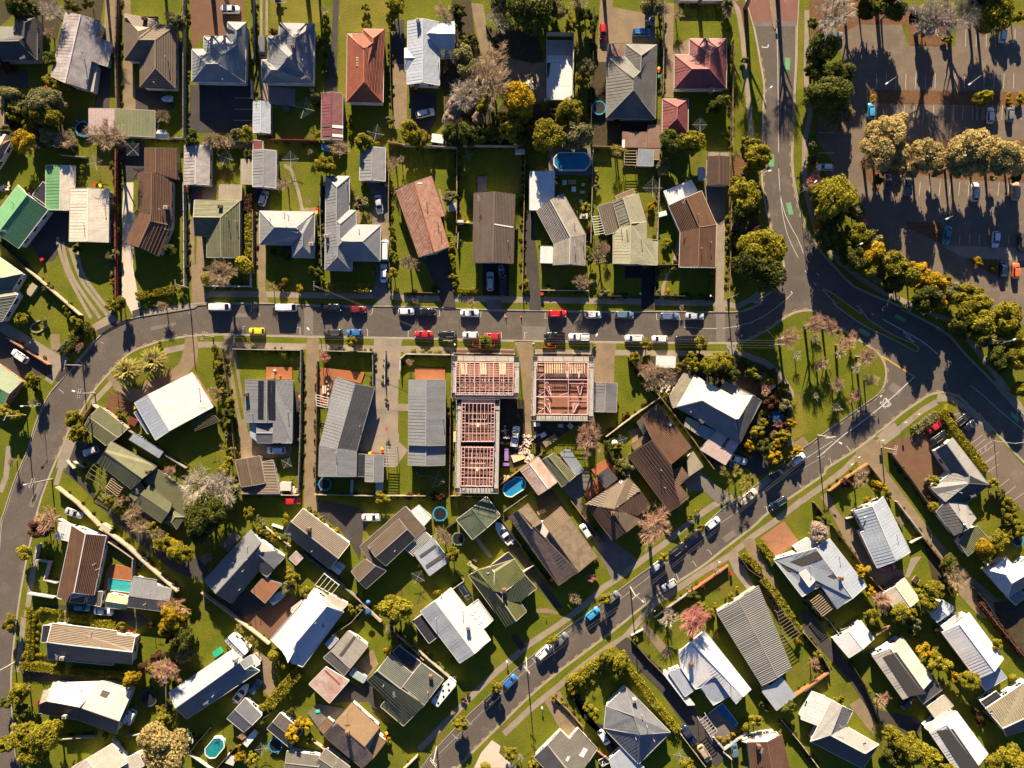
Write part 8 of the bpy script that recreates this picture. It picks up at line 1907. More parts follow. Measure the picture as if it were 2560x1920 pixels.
heap('C3', 1225, 1415, 34, .7, 1.6, 'long heap of white and timber rubbish on the site'); heap('C3', 1200, 1510, 30, 1.6, .7, 'wide heap of offcuts and wrap on the site'); heap('C3', 1270, 1570, 26, 1.2, .6, 'orange and white offcut heap by the fence'); heap('C3', 1020, 1330, 10, .3, 1.2, 'small rubbish row beside the scaffold'); heap('D3', 1030, 265, 16, 1.0, .5, 'red timber offcut heap behind the pool fence'); heap('B1', 60, 350, 16, 1.0, .6, 'jumble of white garden junk at the left edge'); heap('A3', 1230, 880, 40, 1.1, 1.0, 'dark rubbish heap beside the unroofed building'); heap('C4', 640, 850, 24, .9, 1.0, 'scattered junk beside the villa veranda'); heap('D2', 900, 390, 20, .5, .4, 'white junk heap beside the tan garage')
ORM = mat('orange safety mesh', (0.75, 0.11, 0.03), 0.8)
for t, s, d in (('C3', '690,395 690,440 760,455 840,455 905,440 905,405', 'orange safety mesh round the street tree left of the site entry'), ('C3', '1390,395 1385,455 1450,462 1515,455 1505,405', 'orange safety mesh round the sapling right of the site entry')):
    q = [WP(p) for p in XY(t, s)]; e = empty('safety_fence', q[0]); tag(e, d, 'fence', topx(q[2]), label=d)
    for i in range(len(q)-1):
        b = MB(); b.bar(q[i]+Vector((0, 0, .5)), q[i+1]+Vector((0, 0, .5)), .05, .95); ob('mesh_panel', b.mesh('mesh_panel', [ORM]), e)
        b = MB(); b.tube(q[i], q[i]+Vector((0, 0, 1.1)), .04); ob('stake', b.mesh('stake', [ORM]), e)
for s, d in (('500,512 640,514 800,516 960,516 1110,522 1112,415', 'pale site hoarding with an open gate leaf, left part'), ('1295,415 1312,516 1500,512 1700,515 1868,520 1866,410', 'pale site hoarding with an open gate leaf, right part')):
    q = [WP(p) for p in XY('C3', s)]; e = empty('site_fence', q[0]); tag(e, d, 'fence', topx(q[3]), label=d)
    for i in range(len(q)-1):
        b = MB(); m_ = (q[i]+q[i+1])/2; dd = q[i+1]-q[i]
        for z in (.15, 1.0, 1.9): b.bar(q[i]+Vector((0, 0, z)), q[i+1]+Vector((0, 0, z)), .06)
        for k in range(9): f = k/8; pp = q[i].lerp(q[i+1], f); b.bar(pp, pp+Vector((0, 0, 1.9)), .04)
        ob('fence_panel', b.mesh('fence_panel', [STEEL]), e); b = MB(); b.box((q[i].x, q[i].y, .1), (.6, .3, .2)); ob('fence_foot', b.mesh('fence_foot', [TRIM]), e)
# ------------------------------------------------------------ pools, trampolines, clotheslines, bins
WATER = {k: mat(k+' pool water', c, 0.05, tuple(x*0.7 for x in c), 0.5, 0.5, spec=0.6, bump=0.15, bscale=3) for k, c in dict(blue=(0.015, 0.20, 0.34), teal=(0.02, 0.26, 0.28), turquoise=(0.05, 0.42, 0.44), cobalt=(0.015, 0.17, 0.38), bright=(0.025, 0.30, 0.55)).items()}
def pool(t, x, y, L, wd, ang, col, desc, h=1.1, chamf=0.33, rim=.22):
    p = W(t, x, y, h); e = empty('swimming_pool', (p.x, p.y, 0), math.radians(ang)); tag(e, desc, 'pool', px(t, x, y), label=desc); c = chamf*wd
    def ring(o): a, d, k = L/2+o, wd/2+o, c+o*.4; return [(a, -d+k), (a, d-k), (a-k*.45, d-k*.45), (a-k, d), (-a+k, d), (-a+k*.45, d-k*.45), (-a, d-k), (-a, -d+k), (-a+k*.45, -d+k*.45), (-a+k, -d), (a-k, -d), (a-k*.45, -d+k*.45)] if c > .1 else [(a, -d), (a, d), (-a, d), (-a, -d)]
    r0, r1 = ccw(ring(0)), ccw(ring(rim)); n = len(r0); b = MB(); vv = [(*q, h-.12) for q in r0]+[(*q, h) for q in r0]+[(*q, h) for q in r1]+[(*q, 0) for q in r1]
    b.add(vv, [(i, (i+1) % n, n+(i+1) % n, n+i) for i in range(n)]+[(n+i, n+(i+1) % n, 2*n+(i+1) % n, 2*n+i) for i in range(n)]+[(2*n+i, 2*n+(i+1) % n, 3*n+(i+1) % n, 3*n+i) for i in range(n)]); ob('pool_wall', b.mesh('pool_wall', [HULL]), e, False)
    b = MB(); b.add([(*q, h-.1) for q in r0], [tuple(range(n))]); ob('water', b.mesh('water', [WATER[col]]), e, False)
    b = MB(); b.tube((L/2-.3, wd/2-.6, h+.6), (L/2-.3, wd/2-.6, 0), .03); b.tube((L/2+.3, wd/2-.6, h+.6), (L/2+.3, wd/2-.6, 0), .03); b.tube((L/2-.3, wd/2-.6, h+.6), (L/2+.3, wd/2-.6, h+.6), .03); ob('ladder', b.mesh('ladder', [STEEL]), e, False)
pool('B3', 1680, 92, 8.8, 4.1, 0, 'blue', 'oval above ground blue pool set in a grey timber deck', 1.2); pool('D3', 1102, 350, 5.7, 3.3, 33, 'bright', 'above ground blue pool with leaves floating on it', 1.1); pool('E2', 105, 1462, 5.3, 3.2, 50, 'teal', 'angled teal pool with a white rim near the bottom edge', 1.1); pool('D1', 1193, 1335, 5.7, 2.9, -7, 'turquoise', 'rectangular turquoise pool between two orange decks', .25, 0, .05); pool('E4', 685, 668, 6.2, 4.2, -53, 'cobalt', 'rectangular cobalt pool below the bright white house', .25, 0, .12)
for d_, t, s in (('w', 'D1', '1110,1110 1345,1165 1318,1295 1090,1250 1070,1380 1040,1380 1060,1200'), ('w', 'D1', '1072,1382 1300,1420 1285,1450 1065,1430')): surf(t, d_, s, 0.2)
b = MB()
LEAFB = MB()
e0 = None
p = W('D3', 1100, 345, 1.1)
for i in range(22): q = Vector((rd.gauss(0, .55), rd.gauss(0, .35), 1.06)); LEAFB.box((p.x+q.x, p.y+q.y, 1.02), (.18, .12, .02), rd.random()*3)
o = ob('floating_leaves', LEAFB.mesh('floating_leaves', [BARKM])); o['kind'] = 'stuff'; o['label'] = 'dark leaves floating on the blue pool'
RINGC = {k: mat(k+' trampoline pad', c, 0.6) for k, c in dict(blue=(0.02, 0.24, 0.42), dark=(0.05, 0.06, 0.065), green=(0.12, 0.2, 0.15), grey=(0.2, 0.2, 0.19)).items()}; MATB = mat('black jumping mat', (0.015, 0.014, 0.015), 0.6)
def trampoline(t, x, y, r, col, desc):
    R = r/TK(t)*S; p = W(t, x, y, .8); e = empty('trampoline', (p.x, p.y, 0)); tag(e, desc, 'trampoline', px(t, x, y), 'round trampolines on the lawns', label=desc); n = 28; C = lambda q, z: [(q*math.cos(6.2832*i/n), q*math.sin(6.2832*i/n), z) for i in range(n)]
    b = MB(); b.add(C(R*.82, .86)+C(R, .86)+C(R, .76), [(i, (i+1) % n, n+(i+1) % n, n+i)[::-1] for i in range(n)]+[(n+i, n+(i+1) % n, 2*n+(i+1) % n, 2*n+i) for i in range(n)]); ob('pad_ring', b.mesh('pad_ring', [RINGC[col]]), e, False)
    b = MB(); b.add(C(R*.84, .83), [tuple(range(n))]); ob('jumping_mat', b.mesh('jumping_mat', [MATB]), e, False)
    for i in range(6): a = 6.2832*i/6; b = MB(); b.tube((R*.97*math.cos(a), R*.97*math.sin(a), 0), (R*1.0*math.cos(a), R*1.0*math.sin(a), 2.0 if col != 'dark' else .8), .035); ob('leg', b.mesh('leg', [STEEL]), e, False)
for a in (('A1', 830, 1290, 78, 'blue', 'blue ringed trampoline beside a bare straw tree'), ('A3', 1950, 1078, 72, 'blue', 'blue ringed trampoline beside the mottled grey house'), ('D2', 1208, 322, 66, 'blue', 'blue ringed trampoline behind the long bent grey house'), ('D3', 360, 618, 74, 'blue', 'bright blue ringed trampoline right of the double roofed house'), ('D3', 540, 868, 66, 'green', 'green poled trampoline below the dark green barn'), ('E1', 1488, 962, 86, 'dark', 'dark trampoline on the lawn by the cream bent house'), ('E2', 715, 1432, 74, 'blue', 'blue padded trampoline below the dark gable shed'), ('D5', 2150, 885, 58, 'blue', 'dark blue trampoline at the right frame edge')): trampoline(*a)
WIRE = mat('clothesline wire', (0.35, 0.35, 0.35), 0.6)
def clothesline(t, x, y, r, ang):
    R = r/TK(t)*S; p = W(t, x, y, 1.9); e = empty('rotary_clothesline', (p.x, p.y, 0), math.radians(ang)); tag(e, 'rotary clothesline', 'clothesline', px(t, x, y), 'rotary clotheslines in the back yards'); b = MB(); b.tube((0, 0, 0), (0, 0, 1.9), .035, n=8); ob('pole', b.mesh('pole', [STEEL]), e, False)
    for k in range(4): a = math.pi/2*k; b = MB(); b.bar((0, 0, 1.75), (R*math.cos(a), R*math.sin(a), 2.0), .06); ob('arm', b.mesh('arm', [STEEL]), e, False)
    b = MB()
    for f in (.45, .62, .8, .97):
        for k in range(4): a, c = math.pi/2*k, math.pi/2*(k+1); b.bar((R*f*math.cos(a), R*f*math.sin(a), 1.75+.25*f), (R*f*math.cos(c), R*f*math.sin(c), 1.75+.25*f), .012)
    ob('line', b.mesh('line', [WIRE]), e, False)
for a in (('A1', 1330, 1495, 85, 45), ('A1', 950, 1625, 80, 15), ('A2', 1000, 1080, 110, -15), ('A2', 1717, 1332, 88, -12), ('B2', 865, 72, 85, 3), ('B2', 215, 55, 85, -20), ('A3', 640, 1555, 55, 20), ('A4', 960, 1248, 78, 0), ('D2', 827, 112, 62, 60), ('D3', 320, 270, 95, 70), ('D3', 140, 1250, 75, 60), ('C4', 175, 1380, 62, 20), ('E2', 575, 1472, 68, 5), ('E4', 440, 885, 45, -15), ('B4', 487, 360, 100, 90)): clothesline(*a)
BINB = mat('dark bin plastic', (0.02, 0.022, 0.022), 0.5); LID = {'y': mat('yellow bin lid', (0.75, 0.50, 0.02), 0.45), 'r': mat('red bin lid', (0.55, 0.025, 0.03), 0.45), 'g': mat('green bin lid', (0.03, 0.30, 0.16), 0.45), 'b': mat('blue bin lid', (0.02, 0.25, 0.45), 0.45)}
LN = dict(y='yellow', r='red', g='green', b='blue'); b = MB(); b.add([(-.24, -.28, 0), (.24, -.28, 0), (.24, .28, 0), (-.24, .28, 0), (-.29, -.34, .95), (.29, -.34, .95), (.29, .34, .95), (-.29, .34, .95)], [(0, 1, 5, 4), (1, 2, 6, 5), (2, 3, 7, 6), (3, 0, 4, 7)]); BINM = b.mesh('bin_body', [BINB]); b = MB(); b.box((0, 0, .99), (.64, .76, .09)); b.bar((-.3, -.4, .95), (.3, -.4, .95), .06); LIDM = {k: None for k in LID}
for k in LID: bb = MB(); bb.v, bb.f, bb.mi = list(b.v), list(b.f), list(b.mi); LIDM[k] = bb.mesh('lid', [LID[k]])
def wbin(t, k, x, y):
    p = W(t, x, y, .9); e = empty('wheelie_bin', (p.x, p.y, 0.01), (int(x) % 6)*.5); tag(e, f'wheelie bin with a {LN[k]} lid', 'bin', px(t, x, y), 'wheelie bins by the houses'); ob('bin_body', BINM, e, False); ob('lid', LIDM[k], e, False)
for ln in '''B1 r 950,315;y 1003,335;y 1795,195;r 1795,228;y 1885,345;r 1885,375;r 418,1075
A4 y 545,685;r 545,712;g 545,765
A3 y 120,880;r 96,880
B2 r 1130,570;y 1128,603;r 1780,310;y 1825,333;r 1692,1205
B3 y 635,705;y 320,1012;y 1838,748;r 1845,776;r 1378,1420;g 210,1050
C2 y 960,945;r 962,974;y 1783,1465;r 1783,1492
D3 y 1475,1280;r 1482,1305;r 703,1330;r 712,1356;y 150,1135
E1 y 1510,212;r 1512,236;r 367,1015
E2 y 1825,1308;r 1808,1340;b 1625,10
E5 y 765,160;r 772,178
E3 r 170,375
D2 y 1660,10;r 1690,18
D4 r 1272,1215
C1 y 1345,1055;b 1990,1140
A2 y 1147,370;r 1135,435'''.split('\n'):
    t, s = ln.split(' ', 1)
    for w in s.split(';'): k, r = w.split(' '); x, y = map(float, r.split(',')); wbin(t, k, x, y)
# garden furniture, tables, planters, umbrellas
WOODF = mat('garden timber', (0.36, 0.20, 0.10), 0.8); REDP = mat('red plastic', (0.55, 0.03, 0.04), 0.5); GREENP = mat('green plastic', (0.03, 0.35, 0.20), 0.5); BLUEP = mat('blue tarpaulin', (0.02, 0.16, 0.42), 0.5, (0.03, 0.22, 0.5), .8, .5)
def table(t, x, y, ang, L, wd, m, desc): thing1('garden_table', t, x, y, [('table_top', m, [('b', 0, (i-1.5)*wd/4, .74, L, wd/4-.02, .05)]) for i in range(4)]+[('leg', m, [('b', a*L*.4, c*wd*.4, .36, .08, .08, .72)]) for a in (-1, 1) for c in (-1, 1)], desc, 'table', ang)
def chair(t, x, y, ang, m, desc): thing1('garden_chair', t, x, y, [('seat', m, [('b', 0, 0, .43, .5, .5, .06)]), ('backrest', m, [('b', -.25, 0, .7, .06, .5, .5)])]+[('leg', m, [('b', a*.2, c*.2, .2, .05, .05, .4)]) for a in (-1, 1) for c in (-1, 1)], desc, 'chair', ang, group='garden chairs on the decks')
def box(t, name, x, y, ang, L, wd, h, m, desc, cat, top=None): thing1(name, t, x, y, [('body', m, [('b', 0, 0, h/2, L, wd, h)]), ('lid', top or m, [('b', 0, 0, h+.03, L+.08, wd+.08, .06)])], desc, cat, ang, hh=h)
table('C2', 1203, 875, 90, 2.0, 1.0, TRIM, 'pale timber table on the orange deck'); chair('C2', 1222, 797, 200, TRIM, 'upper pale deck chair')
for i, (x, y) in enumerate(((1240, 835), (1238, 872), (1243, 918))): chair('C2', x, y, 180, TRIM, ('pale deck chair nearest the table top', 'middle pale deck chair', 'lower pale deck chair')[i])
table('C2', 690, 735, 80, 1.4, .8, WOODF, 'brown table on the small orange deck'); chair('C2', 760, 730, 100, WOODF, 'brown deck chair'); box('C2', 'storage_bench', 708, 682, 0, .6, .3, .5, WHITE, 'white cushion box on the small orange deck', 'box')
table('D3', 1375, 595, 20, 2.2, 1.0, WOODF, 'orange brown table in the courtyard of the streaked house'); table('D5', 970, 690, -60, 2.2, .9, SURF['W'], 'long grey bench table beside the white fence'); table('E1', 1215, 300, 10, 1.2, .6, ORM, 'orange low table on the white terrace'); chair('E1', 1290, 290, 0, REDP, 'red terrace chair'); chair('E1', 1345, 300, 90, REDP, 'red white terrace chair')
table('D3', 690, 1140, -35, 2.4, .7, CREAM, 'long pale bench of the corner seat'); table('D3', 655, 1110, 55, 1.2, .6, CREAM, 'short pale bench of the corner seat'); table('D3', 712, 1075, -35, 1.0, .7, WOODF, 'brown barbecue table beside the corner seat')
for a in (('B3', 'garden_box', 1605, 305, 0, 1.0, 1.1, .6, TRIM, 'pale square cabinet below the oval pool', 'box'), ('B3', 'garden_box', 1680, 300, 0, 2.0, 1.0, .7, WOODF, 'timber crate bench below the oval pool', 'box'), ('B3', 'garden_box', 1697, 370, 0, 1.0, 1.1, .6, WHITE, 'white cube table below the oval pool', 'box'), ('B3', 'garden_box', 1792, 325, 0, .7, .6, .5, TRIM, 'small grey cube seat near the pool steps', 'box'), ('B3', 'garden_box', 1785, 400, 0, 1.1, .6, .5, CREAM, 'cream bench box near the pool steps', 'box'), ('B3', 'garden_box', 1770, 490, 0, .7, .6, .5, WHITE, 'white cube stool by the orange bush', 'box'), ('B3', 'garden_shed', 488, 545, 0, 1.8, 1.9, 1.6, STEEL, 'small ribbed steel locker beside the rust tile house', 'shed'), ('A3', 'lean_shed', 1160, 1510, 0, 2.3, 1.0, 1.5, TRIM, 'flat pale cabinet behind the pale fence', 'shed'), ('B3', 'cabinet', 565, 700, 0, 1.4, .9, 1.2, TRIM, 'pale grey cabinet beside a yellow lidded bin', 'box'), ('B3', 'planter', 1795, 640, 0, 2.0, 1.2, .6, TRIM, 'grey planter box below the orange bush', 'planter'), ('A3', 'garden_shed', 335, 1385, -8, 2.9, 2.0, 1.9, WHITE, 'white sheeted lean shed among dark shrubs', 'shed'), ('A2', 'garden_table', 820, 1088, 0, 1.6, 1.6, .7, FM['brown'], 'round brown garden table by the patio', 'table'), ('A2', 'cabinet', 1210, 1470, 0, 1.5, 1.2, 1.6, BLUEP, 'blue cabinet below the maroon garage', 'box'), ('D5', 'raised_bed', 1130, 1275, -38, 1.1, 1.6, .4, FM['timber'], 'brown raised bed on the small lawn', 'planter', SURF['s']), ('D5', 'raised_bed', 1178, 1315, -38, 1.1, 1.4, .4, FM['timber'], 'greenish raised bed on the small lawn', 'planter', GRASS), ('E3', 'raised_bed', 1145, 400, -55, 4.0, 1.5, .3, FM['timber'], 'long brown planter bed beside the drive', 'planter', SURF['s']), ('C5', 'skip_box', 1485, 1068, -25, 2.2, 1.7, 1.5, LEAF['y'], 'pale green utility cabinet at the corner hedge', 'cabinet'), ('E1', 'awning_shed', 2170, 510, 35, 2.0, 1.4, 1.2, GREENP, 'green topped cabinet beside the blue grey house', 'shed'), ('D2', 'water_trough', 815, 345, 0, 2.6, 2.0, 1.4, TRIM, 'silver curved tank beside the tan garage', 'tank'), ('D2', 'garden_bench', 735, 745, -18, 2.8, .5, .4, WHITE, 'white plank bench on the lawn edge', 'bench'), ('D2', 'stacked_ladders', 1478, 345, 87, 3.4, .7, .4, STEEL, 'stack of white ladders behind the grey house', 'ladder'), ('D2', 'storage_box', 1750, 350, 90, 2.6, 1.6, 1.4, STEEL, 'pale blue box lean-to behind the garage', 'box'), ('E2', 'chest', 455, 1375, 50, 3.6, 1.4, 1.7, WHITE, 'long white garden cabinet near the pool', 'box'), ('E2', 'chest', 265, 1580, -20, 2.2, 2.2, 1.0, TRIM, 'grey ribbed spa cover beside the pool fence', 'box'), ('C1', 'trellis_frame', 1325, 1195, -30, 2.2, 1.6, .8, FM['red'], 'red and white crate frame beside the olive garage', 'crate'), ('B1', 'timber_stack', 315, 1375, 55, 3.0, 1.6, .8, FM['tan'], 'stack of pale timber beside the green grey house', 'timber'), ('E1', 'glass_frame', 1460, 100, 0, .1, .1, .1, TRIM, 'small white box', 'box'), ('D1', 'wall_seat', 1050, 770, -30, 2.6, 1.6, 1.6, CREAM, 'cream box kiosk in the tan wall line', 'kiosk'), ('D1', 'pool_frame', 1125, 920, -30, 2.2, 1.6, .7, CREAM, 'dark topped spa frame beside the tan wall', 'spa', GLASS), ('B4', 'garden_box', 585, 618, 15, 2.0, 1.1, 1.4, WHITE, 'small white lean box at the fence', 'box'), ('B4', 'garden_shed', 978, 215, 0, 1.6, 3.1, 1.8, STEEL, 'pale steel cabinet beside the brown roadside garage', 'shed'), ('B3', 'swing_seat', 1440, 1340, 0, 1.4, .4, .4, BLACK, 'dark low seat on the lawn', 'bench')):
    if a[9].startswith('small white box'): continue
    box(*a)
def ball(t, x, y, r, m, name, desc, cat): thing1(name, t, x, y, [('dome', m, [('t', 0, 0, .3, 0, 0, .9, r, r*.5), ('t', 0, 0, 0, 0, 0, .3, r*.9, r)])], desc, cat)
ball('A1', 450, 870, .55, REDP, 'garden_umbrella', 'dark red closed umbrella beside the shrub row', 'umbrella'); ball('A1', 1325, 1418, .35, GREENP, 'bucket', 'green bucket by the pale green fence', 'bucket'); ball('B3', 1018, 1, .1, ORM, 'cone', 'x', 'cone') if False else None
def umbrella(t, x, y, R, m, desc):
    p = W(t, x, y, 2.3); e = empty('garden_umbrella', (p.x, p.y, 0)); tag(e, desc, 'umbrella', px(t, x, y), label=desc); n = 8; b = MB(); b.add([(0, 0, 2.5)]+[(R*math.cos(6.2832*i/n), R*math.sin(6.2832*i/n), 2.1) for i in range(n)], [(0, 1+i, 1+(i+1) % n) for i in range(n)]); ob('canopy', b.mesh('canopy', [m]), e, False); b = MB(); b.tube((0, 0, 0), (0, 0, 2.5), .03); ob('pole', b.mesh('pole', [STEEL]), e, False)
TARP = mat('dark blue tarpaulin', (0.012, 0.06, 0.15), 0.6)
umbrella('C4', 108, 1410, .8, WHITE, 'white garden umbrella beside the dark mesh umbrella'); umbrella('E2', 1640, 110, .9, TARP, 'blue folded tarpaulin canopy under the shrubs'); umbrella('D2', 1640, 1505, .6, BLUEP, 'bright blue small umbrella by the fence'); umbrella('C4', 1740, 1150, 1.7, TARP, 'large blue tarpaulin in the shrub garden'); umbrella('E2', 1135, 1105, .7, GREENP, 'green closed umbrella on the grey deck')
for t, x, y in (('C3', 1018, 150), ('C3', 1172, 148)):
    thing1('traffic_cone', t, x, y, [('cone', ORM, [('t', 0, 0, 0, 0, 0, .7, .2, .04)]), ('base', ORM, [('b', 0, 0, .03, .45, .45, .06)])], 'orange traffic cone standing on the road', 'cone', 0, ZR)
# open slat pergolas standing on their own
def pergola(t, pts, n, z, m, desc):
    q = ptlist(pts.split()); c = (sum(a for a, _ in q)/4, sum(b_ for _, b_ in q)/4); w = W(t, *c); e = empty('pergola', (w.x, w.y, 0)); tag(e, desc, 'pergola', px(t, *c), label=desc); pergola_parts(e, t, q, z, n, PERG[m])
pergola('A4', '205,1510 325,1510 325,1655 200,1650', 6, 2.3, 'tan', 'open tan slat pergola left of the patchy blue shed'); pergola('C2', '1805,1445 1918,1450 1915,1648 1800,1642', 8, 2.4, 'grey', 'dark framed pergola right of the long bent grey house'); pergola('C2', '1122,928 1250,960 1228,1058 1122,1032', 5, 2.4, 'white', 'white beamed pergola at the left of the bent grey house'); pergola('D1', '1120,260 1240,340 1175,440 1060,350', 6, 2.3, 'tan', 'brown lattice frame below the long olive house'); pergola('D1', '935,125 1080,230 1010,330 860,240', 4, 2.3, 'brown', 'dark open trellis below the long olive house'); pergola('D5', '75,1490 190,1400 310,1550 195,1640', 9, 2.5, 'tan', 'pinkish slat pergola under the striped silver house'); pergola('B3', '1880,650 1960,640 2010,810 1910,830', 8, 2.3, 'white', 'pale slat frame left of the khaki iron house'); pergola('E4', '548,680 585,650 650,740 610,770', 7, 2.3, 'grey', 'grey slat pergola beside the cobalt pool'); pergola('C1', '1905,1170 2120,1100 2200,1190 1950,1290', 9, 2.2, 'brown', 'dark slat deck roof below the white palm house')
# ------------------------------------------------------------ poles, lamps, signs, wires
LAMPH = mat('lamp head', (0.75, 0.76, 0.80), 0.4); SIGNG = mat('green sign', (0.03, 0.32, 0.10), 0.5); SIGNB = mat('blue sign', (0.02, 0.12, 0.5), 0.5)
POLES = {}
def pole(nm, t, x, y, h, desc, arm=None, lamp=True, cross=0, ang=0.0, m=None, z=0.0):
    p = W(t, x, y); e = empty('power_pole' if cross else 'street_lamp', (p.x, p.y, z)); tag(e, desc, 'power pole' if cross else 'street lamp', px(t, x, y), 'power poles along the streets' if cross else 'street lamps along the roads', label=desc); POLES[nm] = (p, h)
    b = MB(); r = .15 if cross else .08; b.tube((0, 0, 0), (0, 0, h), r*1.15, r*.75, 10); ob('pole', b.mesh('pole', [m or (PALE if cross else STEEL)]), e, False)
    a = math.radians(ang)
    for k in range(cross):
        zz = h-.35-.9*k; b = MB(); b.bar((-1.1*math.cos(a), -1.1*math.sin(a), zz), (1.1*math.cos(a), 1.1*math.sin(a), zz), .12, .14); ob('crossarm', b.mesh('crossarm', [PALE]), e, False)
        for s in (-1, -.5, .5, 1): b = MB(); b.tube((1.0*s*math.cos(a), 1.0*s*math.sin(a), zz+.05), (1.0*s*math.cos(a), 1.0*s*math.sin(a), zz+.28), .06, n=6); ob('insulator', b.mesh('insulator', [HULL]), e, False)
    if lamp:
        dx, dy = arm; zz = h-.1 if not cross else h-1.6; b = MB(); b.tube((0, 0, zz-.3), (dx*.9, dy*.9, zz+.3), .045, n=6); ob('lamp_arm', b.mesh('lamp_arm', [STEEL]), e, False)
        aa = math.atan2(dy, dx); b = MB(); b.box((dx, dy, zz+.3), (.75, .32, .14), aa); ob('lamp_head', b.mesh('lamp_head', [LAMPH]), e, False)
pole('a', 'C1', 950, 912, 7.2, 'pale leaning power pole with a lamp in front of the olive garage', (-1.8, .6), True, 2, 80); pole('b', 'C1', 2132, 352, 6.8, 'power pole with cross arms by the street opposite the white van', (-.9, 1.3), False, 2, 75); pole('c', 'C1', 422, 1030, 5.2, 'thin street lamp on the left verge by the bare shrubs', (-1.4, -.1)); pole('d', 'C1', 266, 1130, 7.6, 'plain pale pole at the left hedge', None, False, 1, 60); pole('e', 'C1', 826, 636, 7.4, 'power pole beside the left corner lawn', None, False, 1, 80); pole('f', 'D1', 520, 270, 8.2, 'white power pole with a lamp over the curved street', (-2.1, -.4), True, 2, 70)
pole('g', 'A4', 1522, 1020, 6.0, 'street lamp with a blue white head on the upper road verge', (1.5, 1.2)); pole('h', 'B4', 1512, 268, 6.0, 'street lamp beside the upper road bushes', (1.4, .2)); pole('i', 'B1', 1885, 1360, 7.2, 'power pole at the street corner of the long brown tile lot', None, False, 1, 100); pole('j', 'E3', 1222, 556, 8.4, 'tall power pole beside the white SUV on the diagonal street', (0, 0), False, 2, -50); pole('k', 'D4', 264, 1352, 8.0, 'power pole with a lamp beside the silver hatchback', (1.9, -1.5), True, 1, 40); pole('l', 'C5', 150, 1332, 8.0, 'power pole with a lamp at the lower edge of the park', (2.6, -1.4), True, 2, 10)
pole('m', 'C5', 785, 1455, 7.4, 'pale power pole at the brown car yard entry', None, False, 2, 80); pole('n', 'C5', 1912, 1390, 7.8, 'red footed street lamp by the striped car park', (3.0, .5)); pole('o', 'B2', 1172, 1372, 6.8, 'power pole at the front hedge of the grey cross house', None, False, 1, 90); pole('p', 'C2', 1168, 360, 6.4, 'street lamp with a long arm opposite the dark pickup', (-1.3, 1.8)); pole('q', 'C3', 1868, 412, 6.4, 'street lamp beside the white pickup at the site', (.7, 1.6)); pole('r', 'C3', 460, 400, 7.0, 'power pole with cross arms between the red sedan and the site', None, False, 2, 0); pole('s', 'C4', 1650, 440, 8.0, 'power pole with cross arms at the park footpath', (.8, 1.6), True, 2, 0)
pole('t', 'E1', 152, 600, 7.4, 'pale pole leaning out at the left edge of the taupe lot', None, False, 1, 50); pole('u', 'E3', 326, 1450, 8.2, 'power pole at the bottom of the diagonal street', None, False, 2, -50); pole('v', 'A5', 215, 385, 6.4, 'white street lamp among the trees by the car park', (-1.0, .4)); pole('w', 'A5', 822, 858, 5.6, 'car park lamp at the bark strip, left one', (-2.6, -1.8)); pole('x', 'A5', 1640, 850, 5.6, 'car park lamp at the bark strip, right one', (-3.0, -2.2)); pole('y', 'B5', 1372, 690, 5.0, 'car park lamp at the planted triangle', (-1.4, -.6)); pole('z', 'B4', 1235, 1465, 7.0, 'power pole at the brown fence corner by the bend', (2.4, .6), False, 1, 30)
pole('A', 'B4', 1958, 410, 7.2, 'lamp pole beside the pink tree on the upper road', (.8, .8)); pole('B', 'E4', 225, 150, 1.2, 'small white light bollard at the drive entry', None, False) if False else None
pole('C', 'B5', 430, 980, 7.0, 'white lamp head among the dark roadside trees', (.4, .2)); pole('D', 'B5', 1160, 1450, 7.6, 'lamp head poking from the golden roadside trees', (.5, -.5)); pole('E', 'C5', 1860, 410, 7.8, 'white lamp head over the lower roadside trees', (.8, .4)); pole('F', 'D2', 1700, 1165, 1.5, 'low post lamp', None, False) if False else None
def wire(a, c, zo=0.0, off=(0, 0), sag=.5):
    (p, h), (q, g) = POLES[a], POLES[c]; A = Vector((p.x+off[0], p.y+off[1], h-.2-zo)); B = Vector((q.x+off[0], q.y+off[1], g-.2-zo)); b = MB(); pr = A
    for k in range(1, 9): f = k/8; pt = A.lerp(B, f); pt.z -= sag*4*f*(1-f); b.bar(pr, pt, .022); pr = pt
    return b
def wires(a, c, n, ax):
    ow = empty('power_line', tuple(POLES[a][0])); tag(ow, f'thin overhead power line {len(THINGS)}', 'power line', topx((POLES[a][0]+POLES[c][0])/2), 'overhead power lines between the poles')
    THINGS[-1][1] = 'overhead power line'
    for k in range(n): s = (k-(n-1)/2)*.6; ob('wire', wire(a, c, 0, (ax[0]*s, ax[1]*s)).mesh('wire', [mat('wire', (0.22, 0.19, 0.16), .5)]), ow)
for a in (('b', 'r', 2, (0, 1)), ('r', 's', 4, (0, 1)), ('j', 'u', 2, (.7, .7)), ('k', 'j', 2, (.7, -.7)), ('a', 'f', 2, (.8, 0)), ('b', 'i', 1, (1, 0)), ('r', 'o', 2, (1, 0)), ('s', 'z', 1, (0, 1)), ('l', 'k', 2, (.6, -.6)), ('e', 'a', 1, (1, 0))): wires(*a)
def sign(t, x, y, h, m, desc, ang=0, z=0.0, w=.5, hh=.5): thing1('street_sign', t, x, y, [('post', STEEL, [('t', 0, 0, 0, 0, 0, h, .035)]), ('panel', m, [('b', 0, .05, h-.25, w, .04, hh)])], desc, 'sign', ang, z, 'street signs', hh=0)
